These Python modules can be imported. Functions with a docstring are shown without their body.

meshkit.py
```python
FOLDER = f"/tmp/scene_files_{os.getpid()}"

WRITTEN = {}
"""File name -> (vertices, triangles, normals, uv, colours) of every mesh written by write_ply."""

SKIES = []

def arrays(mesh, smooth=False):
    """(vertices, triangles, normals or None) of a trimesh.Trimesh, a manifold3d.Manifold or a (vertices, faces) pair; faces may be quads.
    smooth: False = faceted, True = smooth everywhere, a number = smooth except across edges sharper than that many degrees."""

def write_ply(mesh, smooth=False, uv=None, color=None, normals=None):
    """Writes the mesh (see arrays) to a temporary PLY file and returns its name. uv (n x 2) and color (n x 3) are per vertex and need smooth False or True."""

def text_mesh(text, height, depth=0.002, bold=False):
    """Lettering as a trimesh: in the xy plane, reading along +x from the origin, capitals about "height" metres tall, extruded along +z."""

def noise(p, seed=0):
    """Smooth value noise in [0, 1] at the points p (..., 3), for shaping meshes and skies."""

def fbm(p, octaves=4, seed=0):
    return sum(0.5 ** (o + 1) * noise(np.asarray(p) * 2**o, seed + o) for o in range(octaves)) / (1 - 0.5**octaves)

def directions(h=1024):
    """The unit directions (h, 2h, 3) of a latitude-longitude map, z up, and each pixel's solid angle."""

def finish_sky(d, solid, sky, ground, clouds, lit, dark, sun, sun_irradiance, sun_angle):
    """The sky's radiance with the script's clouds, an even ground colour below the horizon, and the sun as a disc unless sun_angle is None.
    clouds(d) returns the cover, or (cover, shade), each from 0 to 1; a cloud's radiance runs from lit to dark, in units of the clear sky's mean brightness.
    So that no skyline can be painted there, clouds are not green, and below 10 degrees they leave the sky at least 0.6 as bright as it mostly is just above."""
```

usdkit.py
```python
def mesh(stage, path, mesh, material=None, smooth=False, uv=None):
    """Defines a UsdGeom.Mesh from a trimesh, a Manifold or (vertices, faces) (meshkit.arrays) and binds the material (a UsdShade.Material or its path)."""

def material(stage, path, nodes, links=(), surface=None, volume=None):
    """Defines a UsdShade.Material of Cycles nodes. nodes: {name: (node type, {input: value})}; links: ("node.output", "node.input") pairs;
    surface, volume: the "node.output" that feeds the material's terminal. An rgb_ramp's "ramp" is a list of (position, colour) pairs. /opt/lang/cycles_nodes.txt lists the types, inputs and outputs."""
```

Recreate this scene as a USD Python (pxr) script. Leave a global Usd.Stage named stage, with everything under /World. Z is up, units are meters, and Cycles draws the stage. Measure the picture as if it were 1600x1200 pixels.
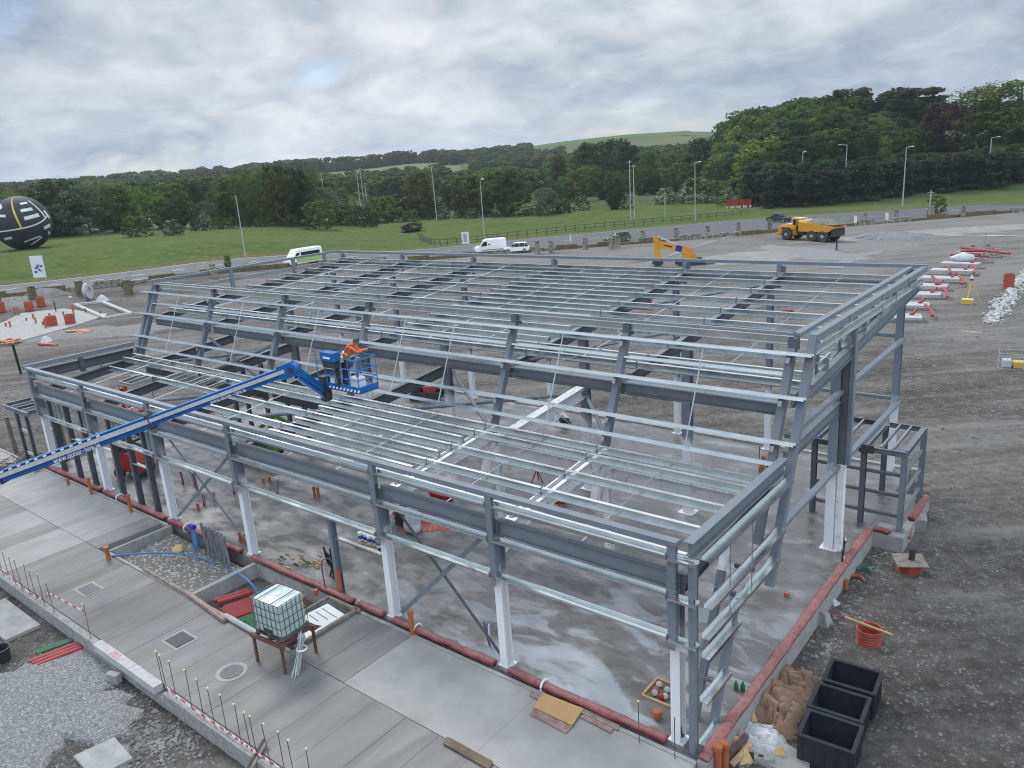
import math, random
import numpy as np, trimesh, usdkit, meshkit
import manifold3d as m3
from pxr import Usd, UsdGeom, UsdLux, UsdShade, Gf, Sdf, Vt

stage = Usd.Stage.CreateInMemory()
UsdGeom.SetStageUpAxis(stage, 'Z'); UsdGeom.SetStageMetersPerUnit(stage, 1.0)
world = UsdGeom.Xform.Define(stage, '/World'); stage.SetDefaultPrim(world.GetPrim())
UsdGeom.Scope.Define(stage, '/World/Looks')
R = random.Random(7); NR = np.random.default_rng(11)
A = np.array

# ------------------------------------------------------------------ camera
F, YAW, PITCH, ROLL = 1221.96, -0.6913, 0.2763, -0.0696
C = A([7.59, -14.535, 14.0])
_cy, _sy = math.cos(YAW), math.sin(YAW)
FW = A([_sy * math.cos(PITCH), _cy * math.cos(PITCH), -math.sin(PITCH)])
_r0 = A([_cy, -_sy, 0]); _u0 = np.cross(_r0, FW)
RT = math.cos(ROLL) * _r0 + math.sin(ROLL) * _u0
UP = -math.sin(ROLL) * _r0 + math.cos(ROLL) * _u0
cam = UsdGeom.Camera.Define(stage, '/World/camera')
cam.AddTransformOp().Set(Gf.Matrix4d(*RT, 0, *UP, 0, *(-FW), 0, *C, 1))
cam.CreateHorizontalApertureAttr(36.0); cam.CreateVerticalApertureAttr(27.0)
cam.CreateFocalLengthAttr(F / 1600 * 36.0); cam.CreateClippingRangeAttr(Gf.Vec2f(0.5, 20000))
cam.CreateExposureAttr(0.56)

# ------------------------------------------------------------------ sky and sun
SUN_EL, SUN_DIR = math.radians(48), A([-0.78, 0.30])
SUN_ROT = math.atan2(SUN_DIR[0], SUN_DIR[1])
def sky_material():
    n = {
        'tc': ('texture_coordinate', {}),
        'sx': ('separate_xyz', {}),
        'zz': ('math', {'math_type': 'maximum', 'value2': 0.0}),
        'zo': ('math', {'math_type': 'add', 'value2': 0.36}),
        'px': ('math', {'math_type': 'divide'}), 'py': ('math', {'math_type': 'divide'}),
        'pv': ('combine_xyz', {'z': 3.7}),
        'n1': ('noise_texture', {'scale': 2.3, 'detail': 9.0, 'roughness': 0.56, 'distortion': 0.35}),
        'n2': ('noise_texture', {'scale': 1.2, 'detail': 4.0, 'roughness': 0.5}),
        'n3': ('noise_texture', {'scale': 6.5, 'detail': 8.0, 'roughness': 0.6, 'distortion': 0.5}),
        'cover': ('rgb_ramp', {'ramp': [(0.0, (0, 0, 0)), (0.31, (0, 0, 0)), (0.46, (1, 1, 1)), (1, (1, 1, 1))]}),
        'm12': ('mix_float', {'fac': 0.35}),
        'm123': ('mix_float', {'fac': 0.25}),
        'bright': ('rgb_ramp', {'ramp': [(0.0, (2.3, 2.95, 3.85)), (0.39, (2.4, 3.05, 4.0)), (0.44, (3.1, 3.75, 4.65)), (0.50, (4.2, 4.75, 5.5)), (0.56, (5.4, 5.8, 6.35)), (0.63, (6.9, 7.1, 7.4)), (1, (7.2, 7.35, 7.6))]}),
        'sky': ('sky_texture', {'sky_type': 'single_scattering', 'sun_disc': False, 'sun_elevation': SUN_EL, 'sun_rotation': SUN_ROT, 'altitude': 50.0}),
        'skyg': ('mix_color', {'blend_type': 'multiply', 'fac': 1.0, 'b': (0.80, 0.86, 1.0), 'use_clamp': False}),
        'mix': ('mix_color', {'blend_type': 'mix', 'use_clamp_result': False}),
        'zen': ('map_range', {'from_min': 0.30, 'from_max': 0.95, 'to_min': 0.82, 'to_max': 2.3, 'clamp': True}),
        'zm': ('vector_math', {'math_type': 'scale'}),
        'bg': ('background_shader', {'strength': 0.1}),
    }
    l = [('tc.generated', 'sx.vector'), ('sx.z', 'zz.value1'), ('zz.value', 'zo.value1'), ('sx.x', 'px.value1'), ('sx.y', 'py.value1'),
         ('zo.value', 'px.value2'), ('zo.value', 'py.value2'), ('px.value', 'pv.x'), ('py.value', 'pv.y'),
         ('pv.vector', 'n1.vector'), ('pv.vector', 'n2.vector'), ('pv.vector', 'n3.vector'),
         ('n1.fac', 'm12.a'), ('n2.fac', 'm12.b'), ('m12.value' if False else 'm12.result', 'm123.a'), ('n3.fac', 'm123.b'),
         ('n1.fac', 'cover.fac'), ('m123.result', 'bright.fac'), ('sky.color', 'skyg.a'), ('skyg.result', 'mix.a'), ('bright.color', 'mix.b'),
         ('cover.color', 'mix.fac'), ('sx.z', 'zen.value'), ('mix.result', 'zm.vector1'), ('zen.result', 'zm.scale'), ('zm.vector', 'bg.color')]
    return usdkit.material(stage, '/World/Looks/sky', n, l, surface='bg.background')
dome = UsdLux.DomeLight.Define(stage, '/World/sky')
dome.CreateIntensityAttr(1.0)
dome.GetPrim().SetCustomDataByKey('kind', 'structure')
SKYMAT = sky_material()
UsdShade.MaterialBindingAPI.Apply(dome.GetPrim()).Bind(SKYMAT)
sun = UsdLux.DistantLight.Define(stage, '/World/sun')
sun.CreateNormalizeAttr(True); sun.CreateIntensityAttr(0.4); sun.CreateAngleAttr(22.0); sun.CreateColorAttr(Gf.Vec3f(1.0, 0.96, 0.9))
_h = SUN_DIR / np.linalg.norm(SUN_DIR)
_sd = A([_h[0] * math.cos(SUN_EL), _h[1] * math.cos(SUN_EL), math.sin(SUN_EL)])
_sx = np.cross([0, 0, 1.0], _sd); _sx /= np.linalg.norm(_sx); _su = np.cross(_sd, _sx)
sun.AddTransformOp().Set(Gf.Matrix4d(*_sx, 0, *_su, 0, *_sd, 0, 0, 0, 60, 1))

# ------------------------------------------------------------------ terrain and points on it
def sstep(a, b, x):
    t = np.clip((np.asarray(x, float) - a) / (b - a), 0, 1); return t * t * (3 - 2 * t)
def azim(px, py=None):
    d = FW * F + RT * (px - 800) + UP * (600 - (308.5 - 0.0698 * px if py is None else py))
    return math.degrees(math.atan2(d[0], d[1]))
_pts = [(-400, 4), (0, 3), (150, 4), (250, 6), (350, 8), (480, 14), (560, 14), (640, 18), (720, 14), (800, 16), (880, 22), (980, 26), (1070, 25), (1180, 14), (1300, 0), (1700, -6)]
AZT = A([azim(p[0]) for p in _pts]); AZE = A([p[1] for p in _pts], float)
def T(x, y):
    x, y = np.asarray(x, float), np.asarray(y, float)
    dx = np.maximum(np.maximum(-45 - x, x - 9), 0); dy = np.maximum(np.maximum(-12 - y, y - 28), 0)
    z = -0.6 - 1.2 * sstep(8, 60, np.hypot(dx, dy))
    rx, ry = x - C[0], y - C[1]; r = np.hypot(rx, ry); az = np.degrees(np.arctan2(rx, ry))
    z = z - 1.0 * sstep(150, 230, r)
    z = z + 17 * sstep(-24, -15, az) * sstep(205, 320, r) * (1 - 0.4 * sstep(20, 60, az)) * (1 - sstep(90, 120, np.abs(az)))
    z = z + 5.0 * sstep(-44, -62, az) * sstep(108, 175, r) * (1 - sstep(100, 130, np.abs(az)))
    e = np.interp(az, AZT, AZE, left=4, right=-6)
    far = 14 + 1500 * e / F - (-2.8)
    z = z + np.maximum(far, 0) * sstep(330, 1500, r) + 1.5 * np.sin(rx / 90 + 1) * np.cos(ry / 110) * sstep(300, 600, r)
    return z
def ray(px, py): return FW * F + RT * (px - 800) + UP * (600 - py)
def PZ(px, py, z=0.0): d = ray(px, py); return C + d * (z - C[2]) / d[2]
def PX(px, py, x=0.0): d = ray(px, py); return C + d * (x - C[0]) / d[0]
def PY(px, py, y=0.0): d = ray(px, py); return C + d * (y - C[1]) / d[1]
def G(px, py):
    d = ray(px, py); z = -1.0
    for _ in range(30):
        p = C + d * (z - C[2]) / d[2]; z = 0.5 * z + 0.5 * float(T(p[0], p[1]))
    return A([p[0], p[1], float(T(p[0], p[1]))])
def proj(P):
    d = np.asarray(P, float) - C; z = d @ FW
    return A([800 + F * (d @ RT) / z, 600 - F * (d @ UP) / z])
def AR(px, r):
    a = math.radians(azim(px)); p = C[:2] + r * A([math.sin(a), math.cos(a)]); return A([p[0], p[1], float(T(*p))])
def ztop(p, py, px):
    """height at which the point above p shows on image row py"""
    lo, hi = p[2] - 5, p[2] + 80
    for _ in range(40):
        m = (lo + hi) / 2
        if proj((p[0], p[1], m))[1] > py: lo = m
        else: hi = m
    return lo

# ------------------------------------------------------------------ prims
_used = {}
def numbered(path):
    k = _used.get(path, 0); _used[path] = k + 1
    return path if k == 0 else '%s_%03d' % (path, k)
def tag(p, label=None, cat=None, group=None, kind=None):
    for k, v in (('label', label), ('category', cat), ('group', group), ('kind', kind)):
        if v: p.SetCustomDataByKey(k, v)
    return p
class Th:
    def __init__(s, path, loc=(0, 0, 0), rz=0.0): s.path, s.loc, s.rz = path, A(loc, float), rz
    def to_local(s, v):
        v = np.asarray(v, float) - s.loc; c, n = math.cos(-s.rz), math.sin(-s.rz)
        return np.stack([c * v[:, 0] - n * v[:, 1], n * v[:, 0] + c * v[:, 1], v[:, 2]], -1)
def thing(name, label, cat, loc=(0, 0, 0), rz=0.0, group=None, kind=None):
    path = numbered('/World/' + name)
    x = UsdGeom.Xform.Define(stage, path)
    x.AddTranslateOp().Set(Gf.Vec3d(*map(float, loc)))
    if rz: x.AddRotateZOp().Set(math.degrees(rz))
    tag(x.GetPrim(), label, cat, group, kind)
    return Th(path, loc, rz)
def part(parent, name, geo, mat, smooth=False, label=None, kind=None, W=False):
    """a mesh under a thing or a part (Th); W: the vertices are in world coordinates"""
    v, f = geo
    path = numbered(parent.path + '/' + name)
    if W: v = parent.to_local(v)
    m = usdkit.mesh(stage, path, (v, f), M[mat], smooth=smooth)
    tag(m.GetPrim(), label, None, None, kind)
    return Th(path, parent.loc, parent.rz)
def single(name, geo, mat, label=None, cat=None, group=None, kind=None, smooth=False):
    path = numbered('/World/' + name)
    m = usdkit.mesh(stage, path, geo, M[mat], smooth=smooth)
    tag(m.GetPrim(), label, cat, group, kind); return Th(path)
def copy_of(src, name, label, loc, rz=0.0, group=None, scale=None, cat=None):
    path = numbered('/World/' + name)
    x = UsdGeom.Xform.Define(stage, path)
    x.GetPrim().GetReferences().AddInternalReference(src)
    x.GetPrim().SetInstanceable(True)
    x.ClearXformOpOrder()
    x.AddTranslateOp().Set(Gf.Vec3d(*map(float, loc))); x.AddRotateZOp().Set(math.degrees(rz))
    if scale is not None: x.AddScaleOp().Set(Gf.Vec3f(*map(float, np.broadcast_to(scale, 3))))
    tag(x.GetPrim(), label, cat, group); return path
ORD = ['leftmost', 'second', 'third', 'fourth', 'fifth', 'sixth', 'seventh', 'eighth', 'ninth', 'tenth', 'eleventh', 'twelfth', 'thirteenth', 'fourteenth', 'fifteenth',
       'sixteenth', 'seventeenth', 'eighteenth', 'nineteenth', 'twentieth'] + ['%d%s' % (k, {1: 'st', 2: 'nd', 3: 'rd'}.get(k % 10, 'th')) for k in range(21, 120)]
def nth(i): return ORD[i] if i == 0 else ORD[i] + ' from the left'

# ------------------------------------------------------------------ shapes: all return (vertices, triangles)
def cat(*gs):
    gs = [g for g in gs if g is not None]
    if len(gs) == 1 and isinstance(gs[0], list): gs = gs[0]
    v, f, n = [], [], 0
    for a, b in gs:
        v.append(np.asarray(a, float)); f.append(np.asarray(b, int) + n); n += len(a)
    return np.vstack(v), np.vstack(f)
_BF = A([[0, 2, 1], [0, 3, 2], [4, 5, 6], [4, 6, 7], [0, 1, 5], [0, 5, 4], [1, 2, 6], [1, 6, 5], [2, 3, 7], [2, 7, 6], [3, 0, 4], [3, 4, 7]])
def bx(lo, hi):
    (a, b, c), (d, e, f) = lo, hi
    return A([[a, b, c], [d, b, c], [d, e, c], [a, e, c], [a, b, f], [d, b, f], [d, e, f], [a, e, f]], float), _BF
def hexa(b4, t4): return np.vstack([b4, t4]).astype(float), _BF
def fr(p0, p1, up=(0, 0, 1)):
    d = A(p1, float) - A(p0, float); d /= np.linalg.norm(d)
    up = A(up, float)
    if abs(d @ up) > 0.999: up = A([0, 1.0, 0])
    s = np.cross(d, up); s /= np.linalg.norm(s); return d, s, np.cross(s, d)
def ob(p0, p1, a, b, up=(0, 0, 1)):
    """box along p0-p1, a: range to the right-hand side, b: range upwards"""
    p0, p1 = A(p0, float), A(p1, float); d, s, u = fr(p0, p1, up)
    q = [(a[0], b[0]), (a[1], b[0]), (a[1], b[1]), (a[0], b[1])]
    v = A([p0 + s * i + u * j for i, j in q] + [p1 + s * i + u * j for i, j in q])
    return v, _BF[:, ::-1]
def bar(p0, p1, w, h, up=(0, 0, 1)): return ob(p0, p1, (-w / 2, w / 2), (-h / 2, h / 2), up)
def ib(p0, p1, h, w, up=(0, 0, 1), tf=0.022, tw=0.016):
    return cat(ob(p0, p1, (-w / 2, w / 2), (h / 2 - tf, h / 2), up), ob(p0, p1, (-w / 2, w / 2), (-h / 2, -h / 2 + tf), up), ob(p0, p1, (-tw / 2, tw / 2), (-h / 2 + tf, h / 2 - tf), up))
def zs(p0, p1, h, w, up=(0, 0, 1), t=0.01, side=1, lip=0.02):
    """Z section: lower flange to one side, upper flange to the other"""
    k = side
    def rg(a, b): return (min(a * k, b * k), max(a * k, b * k))
    return cat(ob(p0, p1, (-t / 2, t / 2), (-h / 2, h / 2), up),
               ob(p0, p1, rg(t / 2, w), (-h / 2, -h / 2 + t), up), ob(p0, p1, rg(w - t, w), (-h / 2 + t, -h / 2 + t + lip), up),
               ob(p0, p1, rg(-t / 2, -w * .8), (h / 2 - t, h / 2), up))
def cs(p0, p1, h, w, up=(0, 0, 1), t=0.01, side=1):
    k = side
    def rg(a, b): return (min(a * k, b * k), max(a * k, b * k))
    return cat(ob(p0, p1, (-t / 2, t / 2), (-h / 2, h / 2), up), ob(p0, p1, rg(t / 2, w), (-h / 2, -h / 2 + t), up), ob(p0, p1, rg(t / 2, w), (h / 2 - t, h / 2), up))
def tube(p0, p1, r, n=8, r1=None, cap=True):
    p0, p1 = A(p0, float), A(p1, float); d, s, u = fr(p0, p1); r1 = r if r1 is None else r1
    a = np.arange(n) / n * 2 * math.pi; o = np.outer(np.cos(a), s) + np.outer(np.sin(a), u)
    v = np.vstack([p0 + o * r, p1 + o * r1, [p0], [p1]]); f = []
    for i in range(n):
        j = (i + 1) % n; f += [[i, n + j, j], [i, n + i, n + j]]
        if cap: f += [[2 * n, i, j], [2 * n + 1, n + j, n + i]]
    return v, A(f)
def path(ps, r, n=6, closed=False):
    ps = A(ps, float); k = len(ps); out = []; f = []
    pu = None
    for i in range(k):
        d = ps[min(i + 1, k - 1)] - ps[max(i - 1, 0)]
        if closed: d = ps[(i + 1) % k] - ps[i - 1]
        d, s, u = fr(ps[i], ps[i] + d)
        rr = r[i] if np.ndim(r) else r
        a = np.arange(n) / n * 2 * math.pi
        out.append(ps[i] + rr * (np.outer(np.cos(a), s) + np.outer(np.sin(a), u)))
    for i in range(k if closed else k - 1):
        o, q = i * n, ((i + 1) % k) * n
        for a in range(n):
            b = (a + 1) % n; f += [[o + a, q + b, o + b], [o + a, q + a, q + b]]
    v = np.vstack(out)
    if not closed:
        v = np.vstack([v, ps[:1], ps[-1:]]); e = (k - 1) * n
        for a in range(n):
            b = (a + 1) % n; f += [[k * n, a, b], [k * n + 1, e + b, e + a]]
    return v, A(f)
def lathe(prof, n=16, c=(0, 0, 0)):
    """profile of (r, z) pairs round the z axis"""
    a = np.arange(n) / n * 2 * math.pi; v = []; f = []
    for r, z in prof: v.append(np.stack([r * np.cos(a), r * np.sin(a), np.full(n, z)], -1))
    for i in range(len(prof) - 1):
        for k in range(n):
            j = (k + 1) % n; f += [[i * n + k, i * n + j, (i + 1) * n + j], [i * n + k, (i + 1) * n + j, (i + 1) * n + k]]
    return np.vstack(v) + A(c, float), A(f)
def prism(poly, axis, lo, hi):
    """2D polygon extruded along an axis ('x','y' or 'z'); for 'y' the polygon is (x, z)"""
    from shapely.geometry import Polygon
    m = trimesh.creation.extrude_polygon(Polygon(poly), hi - lo, engine='earcut')
    v = np.array(m.vertices); f = np.array(m.faces)
    if axis == 'y': v = np.stack([v[:, 0], hi - v[:, 2], v[:, 1]], -1)
    elif axis == 'x': v = np.stack([lo + v[:, 2], v[:, 0], v[:, 1]], -1)
    else: v = v + [0, 0, lo]
    return v, f
def rot(g, rx=0, ry=0, rz=0, c=(0, 0, 0)):
    m = trimesh.transformations.euler_matrix(rx, ry, rz)[:3, :3]
    return (np.asarray(g[0]) - c) @ m.T + c, g[1]
def mv(g, d): return np.asarray(g[0]) + A(d, float), g[1]
def sc(g, k): return np.asarray(g[0]) * A(k, float), g[1]
def tm(m): return np.array(m.vertices), np.array(m.faces)
def sphere(c, r, sub=2): m = trimesh.creation.icosphere(sub, 1.0); return np.array(m.vertices) * A(r) + A(c, float), np.array(m.faces)
def blob(chains, res=0.035, it=6):
    """smooth body from chains of (point, radius) joints"""
    tot = m3.Manifold()
    def ball(p, r): return m3.Manifold.sphere(float(r), 16).translate([float(x) for x in p])
    for ch in chains:
        for (p, r), (q, s) in zip(ch[:-1], ch[1:]):
            tot = tot + m3.Manifold.batch_hull([ball(p, r), ball(q, s)])
    tot = tot.refine_to_length(res); me = tot.to_mesh()
    t = trimesh.Trimesh(me.vert_properties[:, :3], me.tri_verts, process=True)
    trimesh.smoothing.filter_taubin(t, iterations=it)
    return tm(t)
def grid(P):
    """triangles for an array of points (n, m, 3)"""
    n, m = P.shape[:2]; i = np.arange(n * m).reshape(n, m)
    a, b, c, d = i[:-1, :-1].ravel(), i[1:, :-1].ravel(), i[1:, 1:].ravel(), i[:-1, 1:].ravel()
    return P.reshape(-1, 3), np.vstack([np.stack([a, b, c], -1), np.stack([a, c, d], -1)])
def resample(ps, n):
    ps = A(ps, float); s = np.concatenate([[0], np.cumsum(np.linalg.norm(np.diff(ps, axis=0), axis=1))]); t = np.linspace(0, s[-1], n)
    return np.stack([np.interp(t, s, ps[:, k]) for k in range(ps.shape[1])], -1)
def ruled(a, b, n, m, dz):
    a, b = resample(A(a)[:, :2], n), resample(A(b)[:, :2], n); t = np.linspace(0, 1, m)[None, :, None]
    P = a[:, None] * (1 - t) + b[:, None] * t; z = T(P[..., 0], P[..., 1]) + dz
    v, f = grid(np.concatenate([P, z[..., None]], -1))
    nz = np.cross(v[f[:, 1]] - v[f[:, 0]], v[f[:, 2]] - v[f[:, 0]])[:, 2].sum()
    return (v, f) if nz > 0 else (v, f[:, ::-1])
def patch(cx, cy, rx, ry, rz=0.0, h=0.0, seed=0, dz=0.012, rings=6, n=110, base=None, rough=0.5):
    """an irregular patch or low heap of material lying on the ground"""
    a = np.arange(n) / n * 2 * math.pi
    k = 1 + rough * 2.4 * (meshkit.fbm(np.stack([np.cos(a) * 1.6 + seed, np.sin(a) * 1.6, 0 * a], -1), 5, seed) - .5)
    k = k + 0.22 * (meshkit.noise(np.stack([a * 9, 0 * a + seed, 0 * a], -1), seed) - .5) * (rough > 0)
    P = []
    for i in range(rings + 1):
        t = i / rings; x, y = np.cos(a) * rx * k * t, np.sin(a) * ry * k * t
        X = cx + x * math.cos(rz) - y * math.sin(rz); Y = cy + x * math.sin(rz) + y * math.cos(rz)
        prof = (1 - t ** 1.6) * h
        w = prof * (0.7 + 0.7 * meshkit.fbm(np.stack([X * 1.3, Y * 1.3, 0 * X], -1), 3, seed + 3)) if h else 0
        z = (T(X, Y) if base is None else base) + w + dz * (1 if i < rings else (-1 if h else 1))
        P.append(np.stack([X, Y, z + 0 * X], -1))
    P = A(P); P = np.concatenate([P, P[:, :1]], 1)
    v, f = grid(P); return v, f

# ------------------------------------------------------------------ materials
M = {}
def mat(name, c1, c2=None, scale=3.0, rough=0.6, rough2=None, metallic=0.0, bump=0.0, bscale=30.0, detail=5.0, stretch=None, spec=None, lohi=(0.35, 0.65), speck=None, sscale=20.0, sth=0.62, rscale=None, big=None, bigscale=0.1, biglohi=(0.4, 0.6), coord='position', extra=None, rotz=0.0, coat=None, coat_rough=0.2):
    c2 = c2 or c1
    n = {'g': ('geometry', {}), 'map': ('mapping', {'scale': stretch or (1, 1, 1), 'rotation': (0, 0, rotz)}),
         'n': ('noise_texture', {'scale': scale, 'detail': detail, 'roughness': 0.6}),
         'r': ('rgb_ramp', {'ramp': [(0, c1), (lohi[0], c1), (lohi[1], c2), (1, c2)]}),
         'p': ('principled_bsdf', {'roughness': rough, 'metallic': metallic})}
    if coat: n['p'][1].update(coat_weight=1.0, coat_ior=coat, coat_roughness=coat_rough)
    if spec is not None: n['p'][1]['specular_ior_level'] = spec
    l = [('map.vector', 'n.vector'), ('n.fac', 'r.fac')]
    if coord == 'position': l.append(('g.position', 'map.vector'))
    else:
        n['tc'] = ('texture_coordinate', {}); l.append(('tc.object', 'map.vector'))
    col = 'r.color'
    if big:
        n['nb'] = ('noise_texture', {'scale': bigscale, 'detail': 4.0, 'roughness': 0.55, 'distortion': 0.6})
        n['rb'] = ('rgb_ramp', {'ramp': [(0, (0, 0, 0)), (biglohi[0], (0, 0, 0)), (biglohi[1], (1, 1, 1)), (1, (1, 1, 1))]})
        n['mb'] = ('mix_color', {'blend_type': 'mix', 'b': big})
        l += [('map.vector', 'nb.vector'), ('nb.fac', 'rb.fac'), ('rb.color', 'mb.fac'), (col, 'mb.a')]; col = 'mb.result'
    if speck:
        n['vs'] = ('voronoi_texture', {'scale': sscale, 'randomness': 1.0})
        n['sv'] = ('separate_color', {})
        n['rs'] = ('rgb_ramp', {'ramp': [(0, (0, 0, 0)), (sth, (0, 0, 0)), (min(sth + 0.04, .99), (1, 1, 1)), (1, (1, 1, 1))]})
        n['ms'] = ('mix_color', {'blend_type': 'mix', 'b': speck})
        l += [('map.vector', 'vs.vector'), ('vs.color', 'sv.color'), ('sv.r', 'rs.fac'), ('rs.color', 'ms.fac'), (col, 'ms.a')]; col = 'ms.result'
    l.append((col, 'p.base_color'))
    if rough2 is not None:
        n['nr'] = ('noise_texture', {'scale': rscale or scale, 'detail': 4.0})
        n['rr'] = ('map_range', {'from_min': 0.38, 'from_max': 0.62, 'to_min': rough, 'to_max': rough2, 'clamp': True})
        l += [('map.vector', 'nr.vector'), ('nr.fac', 'rr.value'), ('rr.result', 'p.roughness')]
    if bump:
        n['nbp'] = ('noise_texture', {'scale': bscale, 'detail': 6.0, 'roughness': 0.65})
        n['bp'] = ('bump', {'strength': 1.0, 'distance': bump})
        l += [('g.position', 'nbp.vector'), ('nbp.fac', 'bp.height'), ('bp.normal', 'p.normal')]
    M[name] = usdkit.material(stage, '/World/Looks/' + name, n, l, surface='p.BSDF')
    return M[name]

mat('grey_steel', (0.136, 0.160, 0.188), (0.172, 0.196, 0.224), 2.5, rough=0.38, rough2=0.6, spec=0.5)
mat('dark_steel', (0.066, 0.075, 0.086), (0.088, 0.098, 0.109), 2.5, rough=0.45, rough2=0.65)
mat('white_steel', (0.66, 0.67, 0.69), (0.78, 0.78, 0.79), 3.0, rough=0.55, speck=(0.5, 0.5, 0.5), sscale=9.0, sth=0.93)
mat('galvanised', (0.60, 0.655, 0.655), (0.70, 0.74, 0.74), 1.2, rough=0.22, rough2=0.30, metallic=1.0, rscale=1.0)
mat('galvanised_dull', (0.13, 0.15, 0.15), (0.18, 0.20, 0.20), 1.5, rough=0.5, coat=2.3, coat_rough=0.3)
# column paint: white fire coating below, grey primer above, blended like spray
M['sprayed_column'] = usdkit.material(stage, '/World/Looks/sprayed_column', {
    'g': ('geometry', {}), 's': ('separate_xyz', {}), 'n': ('noise_texture', {'scale': 2.0, 'detail': 5.0}), 'a': ('math', {'math_type': 'multiply_add', 'value2': 1.6}),
    'm': ('map_range', {'from_min': 3.5, 'from_max': 4.2, 'to_min': 0.0, 'to_max': 1.0, 'clamp': True}),
    'c': ('mix_color', {'a': (0.74, 0.745, 0.755), 'b': (0.17, 0.20, 0.235)}), 'p': ('principled_bsdf', {'roughness': 0.52})},
    [('g.position', 's.vector'), ('g.position', 'n.vector'), ('n.fac', 'a.value1'), ('s.z', 'a.value3'), ('a.value', 'm.value'), ('m.result', 'c.fac'), ('c.result', 'p.base_color')], surface='p.BSDF')
mat('bolt_steel', (0.3, 0.31, 0.32), (0.42, 0.43, 0.44), 9.0, rough=0.4, metallic=0.9)
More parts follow.
